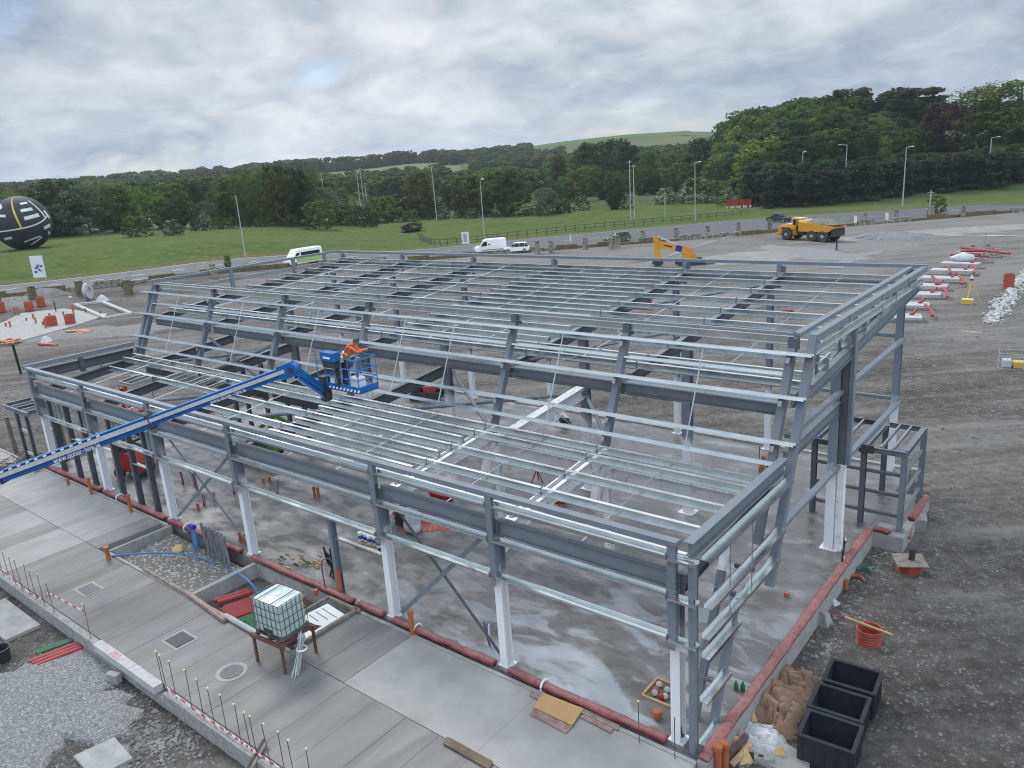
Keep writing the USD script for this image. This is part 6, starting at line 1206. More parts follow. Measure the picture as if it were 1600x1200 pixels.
for k, (pts, w, l) in enumerate(([[(1200, 398), (1215, 390), (1232, 386)], .5, 'a'], [[(1400, 369), (1460, 368), (1600, 370)], .35, 'b'], [[(1300, 420), (1350, 400), (1400, 388), (1440, 382)], .9, 'c'], [[(1010, 415), (1050, 399), (1120, 376), (1160, 368)], .5, 'd'], [[(1160, 415), (1200, 402), (1240, 392)], .9, 'e'])):
    ps = curve([GG(*q) for q in pts], 14); nrm = []
    L0, L1 = [], []
    for j in range(14):
        d = ps[min(j + 1, 13)] - ps[max(j - 1, 0)]; n_ = A([-d[1], d[0]]) / np.linalg.norm(d[:2]); w_ = w * (1 + .8 * math.sin(j * 2.3 + k)); L0.append(ps[j][:2] - n_ * w_); L1.append(ps[j][:2] + n_ * w_)
    single('gravel', ruled(L0, L1, 40, 4, .10), 'white_stone' if k in (0, 1) else 'crushed_stone', kind='structure')

def wheel(t, x, y, r, w, rim=.55, m='rubber', rimm='lamp_grey'):
    wp = part(t, 'wheel', mv(rot(lathe([(0, -w / 2), (r * .92, -w / 2), (r, -w / 2 + .06), (r, w / 2 - .06), (r * .92, w / 2), (0, w / 2)], 20), rx=math.pi / 2), (x, y, r)), m, smooth=35)
    for s_ in (-1, 1): part(wp, 'rim', mv(rot(lathe([(0, .012), (r * rim, .012), (r * rim, -.01)], 14), rx=-math.pi / 2 * s_), (x, y + s_ * (w / 2 + .002), r)), rimm)
# articulated dump truck loaded with stone
a, b = G(1222, 373), G(1308, 379); d = a - b; rz = math.atan2(d[1], d[0]); mid = (a + b) / 2; sc_ = np.linalg.norm((a - b)[:2]) / 9.6
t = thing('dump_truck', 'yellow six-wheeled articulated dump truck heaped with grey stone', 'dump truck', (mid[0], mid[1], float(T(mid[0], mid[1])) + .08), rz)
def dt(name, g, m, par=None, **k): return part(par or t, name, sc(g, (sc_, 1.05, 1.05)), m, **k)
for x in (2.9, -1.6, -3.4):
    for s_ in (-1, 1):
        r = .88; wp = dt('wheel', mv(rot(lathe([(0, -.32), (r * .9, -.32), (r, -.24), (r, .24), (r * .9, .32), (0, .32)], 22), rx=math.pi / 2), (x, s_ * 1.15, r)), 'rubber', smooth=35)
        dt('rim', mv(rot(lathe([(0, .0), (r * .3, .0), (r * .34, -.08), (r * .56, -.02), (r * .56, -.1)], 14), rx=-math.pi / 2 * s_), (x, s_ * 1.475, r)), 'lamp_grey', par=wp)
dt('front_body', prism([(1.6, .75), (4.75, .75), (4.8, 1.15), (4.7, 1.9), (3.4, 2.3), (2.2, 2.35), (1.6, 2.3)], 'y', -1.0, 1.0), 'machine_yellow')
dt('bonnet', prism([(2.3, 2.352), (3.4, 2.302), (4.68, 1.91), (4.6, 2.15), (3.5, 2.5), (2.3, 2.5)], 'y', -.9, .9), 'machine_cream')
dt('grille', bx((4.72, -.75, 1.2), (4.83, .75, 1.75)), 'brand_blue'); dt('bumper', bx((4.4, -1.15, .65), (5.0, 1.15, 1.05)), 'machine_yellow')
dt('mudguard', prism([(1.9, 1.7), (2.2, 2.0), (3.5, 2.0), (3.95, 1.6), (4.1, 1.6), (3.6, 2.15), (2.1, 2.15), (1.75, 1.75)], 'y', -1.45, 1.45), 'machine_yellow')
cbp = dt('cab', prism([(1.2, 1.5), (2.35, 1.5), (2.4, 2.4), (2.15, 3.25), (1.15, 3.25)], 'y', -.72, .72), 'car_glass'); dt('roof', bx((.95, -.9, 3.25), (2.5, .9, 3.42)), 'machine_cream', par=cbp)
for s_ in (-1, 1):
    for x0, x1 in ((1.15, 1.28), (1.6, 1.72)): dt('pillar', bx((x0, s_ * .74 - .03, 1.5), (x1, s_ * .74 + .03, 3.25)), 'machine_yellow', par=cbp)
dt('chassis', bx((-4.6, -.5, .8), (1.6, .5, 1.25)), 'machine_dark'); dt('joint', bx((.3, -.6, .9), (1.1, .6, 2.2)), 'machine_dark'); dt('rear_axle', bx((-4.5, -1.0, .7), (-.9, 1.0, 1.1)), 'machine_dark')
v0 = prism([(-5.2, 2.2), (-4.3, 1.55), (.6, 1.45), (.9, 2.9), (-1.0, 2.85), (-4.8, 2.55)], 'y', -1.45, 1.45); dt('dump_body', v0, 'machine_yellow'); dt('body_rib', bx((-4.5, -1.5, 2.3), (.7, -1.46, 2.5)), 'machine_cream'); dt('body_guard', prism([(.75, 2.9), (1.1, 3.15), (.6, 3.2), (.4, 2.92)], 'y', -1.4, 1.4), 'machine_cream')
dt('side_mark', cat(bx((-.6, -1.475, 2.55), (.5, -1.462, 2.75))), 'machine_dark'); dt('tail_flap', bx((-5.0, -1.3, .9), (-4.7, 1.3, 1.9)), 'machine_dark')
u, v_ = np.meshgrid(np.linspace(-5.2, .5, 40), np.linspace(-1.4, 1.4, 18), indexing='ij'); zz = 2.62 + .85 * np.clip(1 - ((u + 2.3) / 2.9) ** 2, 0, 1) * np.clip(1 - (v_ / 1.5) ** 2, 0, 1) + .18 * (meshkit.fbm(np.stack([u * 2.5, v_ * 2.5, 0 * u], -1), 4, 2) - .5)
dt('stone_load', grid(np.stack([u, v_, zz], -1)), 'grey_rubble')
# excavator behind the high parapet
e0 = G(1075, 414); t = thing('excavator', 'yellow tracked excavator with folded arm standing behind the high roof', 'excavator', (e0[0], e0[1], e0[2] + .08), math.radians(232))
el_ = PY(1027, 372, e0[1])
dirx = A([math.cos(math.radians(232)), math.sin(math.radians(232))]); 
def exy(px, py):  # point in the excavator's boom plane, through the turret, facing across the view
    n_ = A([-RT[1], RT[0], 0]) ; n_ = n_ / np.linalg.norm(n_); d_ = ray(px, py); tt = (n_ @ (e0 - C)) / (n_ @ d_); return C + d_ * tt
rdir = A([RT[0], RT[1], 0]); rdir /= np.linalg.norm(rdir); ndir = A([-rdir[1], rdir[0], 0])
t.rz = 0.0
xf = UsdGeom.Xformable(stage.GetPrimAtPath(t.path)); xf.ClearXformOpOrder(); xf.AddTranslateOp().Set(Gf.Vec3d(*map(float, t.loc)))
def exprism(name, pxs, w, m, **k):
    P = A([exy(*q) for q in pxs]); n_ = len(P); v = np.vstack([P - ndir * w / 2, P + ndir * w / 2])
    from shapely.geometry import Polygon
    flat2 = np.stack([(P - e0) @ rdir, P[:, 2]], -1); tr = trimesh.creation.extrude_polygon(Polygon(flat2), w, engine='earcut'); vv = np.array(tr.vertices)
    W_ = e0 + np.outer(vv[:, 0], rdir) + np.outer(vv[:, 2] - w / 2, ndir); W_[:, 2] = vv[:, 1]; part(t, name, (W_, np.array(tr.faces)), m, W=True, **k)
exprism('boom', [(1028, 376), (1030, 388), (1060, 392), (1066, 395), (1073, 418), (1092, 418), (1087, 398), (1080, 388), (1069, 384), (1055, 382)], .5, 'machine_yellow')
exprism('boom_band', [(1054, 391.5), (1056.5, 382.5), (1066, 384), (1064, 394)], .53, 'brand_blue'); exprism('boom_mark', [(1037, 384), (1038, 382), (1050, 384.5), (1049.5, 387)], .52, 'machine_dark')
exprism('arm', [(1021, 373), (1024, 368), (1028, 371), (1031, 378), (1032, 404), (1024, 404)], .38, 'machine_yellow'); exprism('ram', [(1027, 370), (1029, 368), (1062, 383), (1061, 385)], .12, 'lift_grey'); exprism('bucket', [(1022, 404), (1034, 404), (1036, 412), (1026, 418), (1019, 411)], .9, 'machine_dark')
exprism('counterweight', [(1082, 410), (1115, 410), (1118, 424), (1080, 424)], 2.4, 'machine_dark'); exprism('cab', [(1071, 404), (1084, 404), (1086, 424), (1071, 424)], 1.0, 'car_glass'); exprism('body', [(1076, 416), (1110, 415), (1110, 427), (1072, 427)], 2.2, 'machine_yellow')
for s_ in (-1, 1):
    P0 = e0 + ndir * s_ * 1.0; part(t, 'track', cat(bar(P0 - rdir * 1.6 + A([0, 0, .45]), P0 + rdir * 2.2 + A([0, 0, .45]), .5, .8)), 'machine_dark', W=True)

# ------------------------------------------------------------------ boundary wall with stone piers
bw = thing('boundary_wall', 'low rough stone boundary wall with square piers along the near side of the road', 'wall', G(900, 388))
wl_ = resample(WALL, 160)
for k in range(20, 150, 2):
    a, b = wl_[k], wl_[k + 2]; za, zb = float(T(*a)), float(T(*b)); h = .75 + .25 * math.sin(k * 1.7) + R.uniform(-.1, .1)
    m = 'dry_hedge' if (k // 6) % 3 else 'old_stone'
    part(bw, 'wall', ob((a[0], a[1], za - .1), (b[0], b[1], zb - .1), (-.35, .35), (0, h + .1)), m, W=True)
PIERS = [(-4, 476), (53, 470), (127, 462), (202, 460), (335, 434), (840, 397), (862, 396), (915, 390), (955, 390), (965, 388), (1005, 378), (1057, 372), (1106, 370), (1154, 366), (1203, 363), (1352, 350), (1400, 346), (1455, 342), (1505, 340)]
for k, (px, py) in enumerate(PIERS):
    p = G(px, py); h = 1.9 + R.uniform(-.2, .3); w = .36 if px > 300 else .5
    part(bw, 'pier', hexa([(p[0] - w, p[1] - w, p[2] - .2), (p[0] + w, p[1] - w, p[2] - .2), (p[0] + w, p[1] + w, p[2] - .2), (p[0] - w, p[1] + w, p[2] - .2)], [(p[0] - w * .8, p[1] - w * .8, p[2] + h), (p[0] + w * .8, p[1] - w * .75, p[2] + h), (p[0] + w * .75, p[1] + w * .8, p[2] + h - .1), (p[0] - w * .8, p[1] + w * .8, p[2] + h)]), 'old_stone' if px > 300 else 'dry_hedge', W=True)
    part(bw, 'pier_cap', bx((p[0] - w * .9, p[1] - w * .9, p[2] + h + .01), (p[0] + w * .9, p[1] + w * .9, p[2] + h + .16)), 'old_stone', W=True)
for k, (px, py) in enumerate(((365, 0), (892, 386), (1336, 357), (1385, 352))):
    if k == 0: continue
    p = GG(px, py); t = thing('notice_board', 'small white notice board standing by the boundary wall, %s of three' % ['left', 'middle', 'right'][k - 1], 'sign', p, YAW + math.pi * 0 - .1); part(t, 'board', bx((-.45, -.03, .9), (.45, .03, 2.2)), 'sign_white'); part(t, 'post', bx((-.05, .035, 0), (.05, .1, 2.1)), 'lamp_grey')
for k, (px, py, w_, h_) in enumerate(((68, 455, 1.1, 3.2), (729, 393, .7, 2.2), (172, 357, 1.3, 2.8))):
    p = GG(px, py); t = thing('road_sign', ['tall white road sign with blue-green map panels on two posts, left', 'narrow grey road sign beside the lamp post in front of the van', 'small pale road sign by the far left road'][k], 'road sign', p, -YAW * 0 + .5)
    zt = (5.2, 3.6, 4.2)[k]
    for s_ in (-1, 1): part(t, 'post', tube((s_ * w_ * .7, .06, 0), (s_ * w_ * .7, .06, zt), .06, 6), 'lamp_grey')
    pn = part(t, 'panel', bx((-w_, -.03, zt - h_), (w_, .0, zt)), 'sign_white')
    if k == 0:
        for j in range(9): x, z = R.uniform(-.8, .4), zt - 2.6 + R.uniform(0, 2.1); part(pn, 'map_mark', bx((x, -.04, z), (x + R.uniform(.2, .5), -.031, z + R.uniform(.12, .4))), R.choice(['sign_blue', 'sign_green', 'sign_blue']))
    elif k == 1: part(pn, 'map_mark', bx((-.4, -.04, zt - 1.8), (.3, -.031, zt - .3)), 'lamp_grey')
# field fence along the far verge, red barrier panels
ff = thing('field_fence', 'dark post and rail fence between the road verge and the grass field', 'fence', G(900, 362))
fl = smooth_line(A([G(*q)[:2] for q in ((655, 374), (680, 386), (790, 373), (900, 361), (1000, 352), (1100, 343), (1170, 336))]), 44, 4)
for k in range(43):
    a, b = [A([*fl[j], float(T(*fl[j])) + .05]) for j in (k, k + 1)]
    part(ff, 'post', bar(a, a + A([0, 0, 1.35]), .14, .14), 'fence_wood', W=True)
    for z in (.55, 1.2): part(ff, 'rail', bar(a + A([0, 0, z]), b + A([0, 0, z]), .07, .13), 'fence_wood', W=True)
for k in range(4):
    a, b = GG(1135 + k * 10, 326 - k * .5), GG(1144 + k * 10, 325.5 - k * .5); t = thing('road_barrier', 'red barrier panel standing at the edge of the field, %s of four' % nth(k), 'barrier', a, group='red barrier panels')
    d = b - a; part(t, 'panel', ob(a + A([0, 0, .6]), b + A([0, 0, .6]), (-.05, .05), (0, 1.6)), 'machine_red', W=True); part(t, 'foot', ob(a + d * .1, a + d * .2, (-.4, .4), (0, .6)), 'lift_white', W=True); part(t, 'foot', ob(a + d * .8, a + d * .9, (-.4, .4), (0, .6)), 'lift_white', W=True)

# ------------------------------------------------------------------ vehicles on the roads
def loft(st):
    """body from cross-sections (x, half width bottom, half width top, z bottom, z top)"""
    P = []
    for x, wb, wt, zb, zt in st: h = zt - zb; P.append([(x, -wb, zb), (x, -wb - .0, zb + h * .45), (x, -wt, zt - h * .06), (x, -wt * .86, zt), (x, wt * .86, zt), (x, wt, zt - h * .06), (x, wb, zb + h * .45), (x, wb, zb), (x, -wb, zb)])
    v, f = grid(A(P)); n = len(st)
    e0_ = [[0, k, k + 1] for k in range(1, 7)]; o = (n - 1) * 9; e1 = [[o, o + k + 1, o + k] for k in range(1, 7)]
    return v, np.vstack([f[:, ::-1], A(e0_), A(e1)])
def vehicle(px0, py0, px1, py1, label, kind, paint, catg, name, front=0):
    a, b = G(px0, py0), G(px1, py1)
    if front: a, b = b, a   # a: front end
    d = (a - b)[:2]; L = np.linalg.norm(d); rz = math.atan2(d[1], d[0]); mid = (a + b) / 2
    t = thing(name, label, catg, (mid[0], mid[1], float(T(mid[0], mid[1])) + .13), rz)
    l0 = {'van': 5.8, 'suv': 4.7, 'car': 4.4, 'bus': 7.0, 'pickup': 5.2}[kind]; L = min(max(L, l0 * .92), l0 * 1.1); h = L / 2
    if kind in ('van', 'bus'):
        W, H = (1.0, 2.55) if kind == 'van' else (1.05, 2.7)
        part(t, 'body', loft([(h, .8, .72, .45, .95), (h - .15, .95, .85, .35, 1.2), (h - .85, W, .92, .32, 1.42), (h - 1.75, W, W * .86, .32, H * .93), (h - 2.2, W, W * .88, .32, H), (-h + .1, W, W * .9, .35, H), (-h, W * .96, W * .85, .5, H * .97)]), paint, smooth=30)
        part(t, 'windscreen', hexa([(h - .95, -.82, 1.46), (h - .85, -.82, 1.42), (h - .85, .82, 1.42), (h - .95, .82, 1.46)], [(h - 1.68, -.72, 2.22), (h - 1.58, -.72, 2.26), (h - 1.58, .72, 2.26), (h - 1.68, .72, 2.22)]), 'car_glass')
        for s_ in (-1, 1):
            part(t, 'side_window', prism([(h - 2.25, 1.4), (h - 1.15, 1.4), (h - 1.7, 2.1), (h - 2.25, 2.15)], 'y', s_ * .97 - .035, s_ * .97 + .035), 'car_glass'); part(t, 'headlight', bx((h - .22, s_ * .68 - .16, .8), (h - .02, s_ * .68 + .16, 1.02)), 'lamp_lens')
            part(t, 'mirror', bx((h - 1.5, s_ * 1.12 - .1, 1.4), (h - 1.38, s_ * 1.12 + .1, 1.75)), 'machine_dark'); part(t, 'tail_light', bx((-h - .02, s_ * .85 - .08, .9), (-h + .03, s_ * .85 + .08, 1.5)), 'tail_red')
            part(t, 'side_strip', bx((-h + .5, s_ * 1.005 - .02, .62), (h - 1.2, s_ * 1.005 + .02, .72)), 'car_grey')
            if kind == 'bus': part(t, 'green_band', bx((-h + .15, s_ * 1.045 - .03, .5), (h - 1.4, s_ * 1.045 + .03, 1.35)), 'lime_green'); part(t, 'window', bx((-h + .6, s_ * .99 - .06, 1.55), (h - 2.5, s_ * .99 + .05, 2.15)), 'car_glass')
            elif kind == 'van': part(t, 'door_mark', bx((h - 2.8, s_ * .985 - .03, 1.5), (h - 2.5, s_ * .985 + .03, 1.75)), 'car_grey')
        part(t, 'bumper', bx((h - .2, -.9, .3), (h + .06, .9, .55)), 'machine_dark')
        wx = (h - 1.0, -h + 1.25)
    else:
        pu = kind == 'pickup'; zt = 1.72 if kind == 'suv' else (1.5 if kind == 'car' else 1.75)
        st = [(h, .72, .66, .42, .72), (h - .12, .86, .8, .3, .86), (h - 1.1, .92, .86, .28, 1.02), (h - 1.2, .92, .86, .28, 1.04), (-h + .3, .92, .86, .28, 1.06), (-h, .86, .8, .4, .98)]
        part(t, 'body', loft(st), paint, smooth=30)
        c0, c1 = (h - 1.2, -h + .25) if not pu else (h - 1.3, -h + 1.9)
        part(t, 'glasshouse', loft([(c0, .84, .8, 1.0, 1.06), (c0 - .75, .86, .68, 1.0, zt - .05), (c0 - 1.2, .86, .66, 1.0, zt - .02), (c1 + .35, .86, .66, 1.0, zt - .06), (c1, .84, .74, 1.0, 1.2)]), 'car_glass', smooth=30)
        part(t, 'roof', loft([(c0 - .72, .70, .66, zt - .09, zt - .03), (c0 - 1.2, .72, .66, zt - .07, zt + .01), (c1 + .5, .72, .66, zt - .08, zt - .01), (c1 + .3, .70, .64, zt - .12, zt - .06)]), paint, smooth=30)
        for s_ in (-1, 1):
            for xx in (c0 - .8, (c0 + c1) / 2 - .1, c1 + .55): part(t, 'pillar', hexa([(xx - .05, s_ * .88 - .02, 1.03), (xx + .05, s_ * .88 - .02, 1.03), (xx + .05, s_ * .88 + .02, 1.03), (xx - .05, s_ * .88 + .02, 1.03)], [(xx - .05, s_ * .71 - .02, zt - .08), (xx + .05, s_ * .71 - .02, zt - .08), (xx + .05, s_ * .71 + .02, zt - .08), (xx - .05, s_ * .71 + .02, zt - .08)]), paint)
            part(t, 'headlight', bx((h - .2, s_ * .6 - .16, .66), (h + .0, s_ * .6 + .16, .8)), 'lamp_lens'); part(t, 'tail_light', bx((-h - .02, s_ * .68 - .12, .78), (-h + .05, s_ * .68 + .12, 1.0)), 'tail_red'); part(t, 'mirror', bx((c0 - .45, s_ * 1.0 - .08, 1.02), (c0 - .3, s_ * 1.0 + .08, 1.18)), paint)
        wx = (h - .9, -h + .85)
    for x in wx:
        for s_ in (-1, 1): wheel(t, x, s_ * .84, .36, .24)
    return t
vehicle(742, 398, 791, 394, 'white panel van driving left on the near lane of the road', 'van', 'car_white', 'van', 'panel_van')
vehicle(788, 396, 828, 394, 'white estate car following close behind the white van', 'suv', 'car_white', 'car', 'estate_car')
vehicle(944, 381, 985, 376, 'dark grey car driving behind the stone piers', 'suv', 'car_grey', 'car', 'hatchback_car')
vehicle(1196, 347, 1238, 348, 'black pickup on the road beyond the dump truck', 'pickup', 'car_dark', 'pickup', 'pickup_truck')
vehicle(448, 418, 500, 410, 'white minibus with a lime green lower band seen behind the roof corner', 'bus', 'car_white', 'minibus', 'minibus')
p = G(176, 352); vehicle(163, 353, 191, 351, 'white van parked on the far left road', 'van', 'car_white', 'van', 'panel_van')
# machines half hidden inside the frame
q = PZ(312, 655); t = thing('spider_lift', 'bright green compact machine half hidden under the low roof rails', 'machine', (-27.0, 6.6, 0), .6)
part(t, 'body', prism([(-.8, .4), (.8, .4), (.8, .9), (.4, 1.3), (-.3, 1.4), (-.8, 1.0)], 'y', -.45, .45), 'machine_green'); part(t, 'arm', bar((-.5, 0, 1.3), (.9, .2, 2.3), .16, .18), 'machine_green'); part(t, 'arm', bar((.9, .2, 2.3), (1.7, .3, 1.7), .14, .16), 'machine_green'); part(t, 'engine_cover', bx((-.7, -.4, 1.405), (-.3, .4, 1.6)), 'machine_dark')
for x in (-.6, .6):
    for s_ in (-1, 1): wheel(t, x, s_ * .58, .35, .22)
t = thing('red_machine', 'small red machine standing behind the left door posts', 'machine', (*PZ(212, 742)[:2], 0), .4)
part(t, 'body', prism([(-.7, .35), (.8, .35), (.8, .8), (.2, 1.3), (-.7, 1.3)], 'y', -.45, .45), 'machine_red'); part(t, 'mast', bx((-.65, -.3, 1.301), (-.5, .3, 2.1)), 'machine_dark'); part(t, 'seat', bx((-.35, -.2, 1.301), (.0, .2, 1.5)), 'machine_dark')
for x in (-.45, .5):
    for s_ in (-1, 1): wheel(t, x, s_ * .5, .3, .2)
t = thing('tracked_dumper', 'dark red tracked dumper parked on the slab under the high roof', 'dumper', (*PZ(668, 622)[:2], 0), .5)
for s_ in (-1, 1): part(t, 'track', prism([(-.9, 0), (.9, 0), (1.1, .3), (.9, .5), (-.9, .5), (-1.1, .3)], 'y', s_ * .5 - .16, s_ * .5 + .16), 'rubber')
part(t, 'skip', prism([(-.1, .5), (.6, .5), (.8, .85), (-.2, .85)], 'y', -.35, .35), 'chamber_red'); part(t, 'engine', bx((-1.0, -.4, .52), (-.4, .4, 1.25)), 'machine_dark')
t = thing('sack_stack', 'stack of pale sacks on the slab below the white rafters', 'sacks', (*PZ(345, 665)[:2], 0))
for k in range(5): part(t, 'sack', blob([[((-.3, R.uniform(-.1, .1), .12 + k * .17), .1), ((.3, R.uniform(-.1, .1), .12 + k * .17), .1)]], .08, 1), 'white_cloth', smooth=True)
pj = person((-33.6, 3.2, 2.9), math.radians(20), 'worker in an orange jacket seen behind the front rails at the left', lean_pose, 'hivis_orange', 'work_trousers', 'none')
sl = thing('scissor_lift', 'red scissor lift platform under the worker at the left of the low roof', 'scissor lift', (-33.4, 3.3, 0), .35)
part(sl, 'platform', bx((-1.1, -.55, 2.78), (1.1, .55, 2.895)), 'machine_red'); part(sl, 'base', bx((-1.1, -.5, .25), (1.1, .5, .7)), 'machine_red')
for z0, z1 in ((.7, 1.4), (1.4, 2.1), (2.1, 2.78)):
    for s_ in (-.45, .45): part(sl, 'scissor_arm', bar((-.95, s_, z0), (.95, s_, z1), .05, .1), 'machine_dark'); part(sl, 'scissor_arm', bar((.95, s_ * .85, z0), (-.95, s_ * .85, z1), .05, .1), 'machine_dark')
part(sl, 'guard_rail', cat(path([(-1.1, -.55, 3.9), (1.1, -.55, 3.9), (1.1, .55, 3.9), (-1.1, .55, 3.9), (-1.1, -.55, 3.9)], .02, 5), *[tube((x, y, 2.9), (x, y, 3.9), .02, 5) for x in (-1.1, 1.1) for y in (-.55, .55)]), 'machine_red')
for x in (-.8, .8):
    for s_ in (-1, 1): wheel(sl, x, s_ * .5, .22, .15)

# ------------------------------------------------------------------ black ball on the grass
bc = G(44, 389); rB = 5.4 * np.linalg.norm(bc - C) / 168.0
rB = 41.0 / F * float((bc - C) @ FW); bz = bc[2] + rB * .97
ball = thing('black_ball', 'giant dark ball with pale stripes and a yellow band on the grass', 'ball', (bc[0], bc[1], bz))
part(ball, 'sphere', sphere((0, 0, 0), rB, 4), 'ball_black', smooth=True)
toC = C - A([bc[0], bc[1], bz]); toC /= np.linalg.norm(toC); bs = np.cross([0, 0, 1.0], toC); bs /= np.linalg.norm(bs); bu = np.cross(toC, bs)
def onball(a, b, k=1.004):
    v = toC * math.cos(a) * math.cos(b) + bs * math.sin(a) * math.cos(b) + bu * math.sin(b); return v * rB * k
def stripe(pts, w, m, n=16):
    ps = curve([A([*p]) for p in pts], n); L0, L1 = [], []
    for k in range(n):
        d = ps[min(k + 1, n - 1)] - ps[max(k - 1, 0)]; q = A([-d[1], d[0]]) / (np.linalg.norm(d) + 1e-9) * w / 2; L0.append([onball(*(ps[k] - q), kk) for kk in (1.003, 1.010)]); L1.append([onball(*(ps[k] + q), kk) for kk in (1.003, 1.010)])
    P = np.stack([A([a[0] for a in L0]), A([a[1] for a in L0]), A([b[1] for b in L1]), A([b[0] for b in L1])], 1); g = grid(P); part(ball, 'stripe', g, m)
stripe([(-.3, 1.2), (-.22, .6), (-.05, -.2)], .07, 'ball_yellow'); stripe([(-1.2, -.25), (-.4, -.22), (.4, -.1), (1.1, .25)], .05, 'ball_white')
for pts, w in (([(.1, .75), (.45, .8)], .1), ([(0.05, .45), (.5, .5)], .12), ([(.1, .15), (.65, .25)], .13), ([(.6, .9), (.8, .4), (.9, .1)], .06), ([(-1.0, .35), (-.5, .3)], .09), ([(-.9, .8), (-.7, .6)], .12), ([(1.0, .4), (1.15, .1)], .12), ([(-1.2, -.05), (-1.1, .1), (-.9, .15)], .1), ([(.75, -.25), (1.1, -.15)], .12), ([(-.9, -.55), (-.5, -.5)], .1), ([(-.1, -.75), (.6, -.55)], .07), ([(.2, -.95), (.7, -.6)], .07), ([(1.0, -.4), (1.15, -.5)], .08)):
    stripe(pts, w, 'ball_white', 8)

# ------------------------------------------------------------------ lamp posts and poles
def lamp(p, py, arm, label, name='street_lamp', px=None):
    zt = ztop(p, py, px); h = zt - p[2]; t = thing(name, label, 'street lamp', p); r = np.linalg.norm(p - C); w = max(.09, r * .0006)
    part(t, 'post', tube((0, 0, 0), (0, 0, h), w * 1.4, 7, w * .7), 'lamp_grey', smooth=50)
    if arm:
        d = A([RT[0], RT[1], 0]); d /= np.linalg.norm(d); L = arm * r / F; part(t, 'arm', tube((0, 0, h - .1), d * L + A([0, 0, h + .1]), w * .6, 5), 'lamp_grey'); part(t, 'lantern', mv(sphere((0, 0, 0), (.45, .25, .12), 1), d * L + A([0, 0, h + .1])), 'lamp_lens')
lamp(G(385, 411), 305, 0, 'plain grey lamp post on the verge left of the white minibus', px=371)
lamp(G(757, 373), 281, 4, 'grey lamp post with short arm behind the white van', px=756)
lamp(G(1086, 346), 254, 7, 'grey lamp post with short arm above the yellow excavator', px=1088)
lamp(G(1410, 323), 230, 8, 'tall grey lamp post on the right-hand verge before the pines', px=1418)
lamp(G(158, 357), 298, -6, 'grey lamp post beside the far left road, right of the ball', px=147)
lamp(G(76, 362), 300, -10, 'grey lamp post rising behind the black ball', px=67)
lamp(AR(124, 300), 312, -4, 'small grey lamp post in front of the dark trees right of the ball', px=121)
lamp(AR(1255, 240), 238, 3, 'grey lamp post standing among the right-hand pines, left of the arm lamp', px=1257)
lamp(AR(1324, 235), 226, -10, 'grey lamp post with left-pointing arm among the right-hand pines', px=1325)
lamp(AR(1551, 240), 215, 9, 'grey lamp post far right above the pines', px=1553)
for k, (px, r, py) in enumerate(((983, 205, 250), (989, 207, 257), (1462, 178, 297), (502, 330, 270), (557, 330, 265), (563, 335, 262), (568, 330, 285), (675, 260, 258), (1038, 215, 300))):
    p = AR(px, r); zt = ztop(p, py, px); t = thing('utility_pole', ['taller of the two pale poles in front of the dark broadleaf trees', 'shorter of the two pale poles in front of the dark broadleaf trees', 'thin pole on the verge right of the tall lamp post', 'thin pole among trees above the minibus', 'left pole of the cluster on the hillside', 'middle pole of the cluster on the hillside', 'right lower pole of the hillside cluster', 'leaning grey pole by the olive trees in the centre', 'short post in front of the hawthorns'][k], 'pole', p)
    part(t, 'pole', tube((0, 0, 0), (-.3 if k == 7 else 0, 0, zt - p[2]), .16, 6, .11), 'lamp_grey'); part(t, 'crosspiece', tube((-.6, -.3, zt - p[2] - .5), (.6, .3, zt - p[2] - .5), .05, 4), 'lamp_grey')

# ------------------------------------------------------------------ trees
def crown_mesh(seed, nclump, nleaf, leaf, shape, squash=1.0, flat=False):
    """leaf clumps spread through a crown of unit height standing on z = 0; shape(t) gives the half width at height t"""
    rg = np.random.default_rng(seed); V, Fc = [], []; n = 0
    for c in range(nclump):
        t = rg.uniform(.04, .98) if not flat else rg.choice([.45, .6, .75, .88, .95]) + rg.normal(0, .02)
        w = shape(t); a = rg.uniform(0, 2 * math.pi); rr = w * math.sqrt(rg.uniform(.25, 1.0))
        cx, cy, cz = rr * math.cos(a), rr * math.sin(a), t; cr = rg.uniform(.05, .105) * (1 if not flat else 1.3)
        d = rg.normal(size=(nleaf, 3)); d /= np.linalg.norm(d, axis=1)[:, None]; k = rg.uniform(.35, 1.0, nleaf)[:, None] ** .5
        P = A([cx, cy, cz]) + d * k * cr * A([1.15, 1.15, .75 if not flat else .35])
        nn = d * .7 + A([cx, cy, .25]) * 1.0 + rg.normal(0, .55, (nleaf, 3)); nn /= np.linalg.norm(nn, axis=1)[:, None]
        s = np.cross(nn, rg.normal(size=(nleaf, 3))); s /= np.linalg.norm(s, axis=1)[:, None]; u = np.cross(nn, s)
        L = leaf * rg.uniform(.6, 1.35, nleaf)[:, None]
        q = np.stack([P - s * L - u * L * .3, P + u * L * -.9, P + s * L + u * L * .2, P + u * L], 1).reshape(-1, 3)
        V.append(q); i = n + np.arange(nleaf)[:, None] * 4; Fc.append(np.hstack([i, i + 1, i + 2])); Fc.append(np.hstack([i, i + 2, i + 3])); n += nleaf * 4
    v = np.vstack(V); v[:, 2] = np.maximum(v[:, 2], .0); return v, np.vstack(Fc)
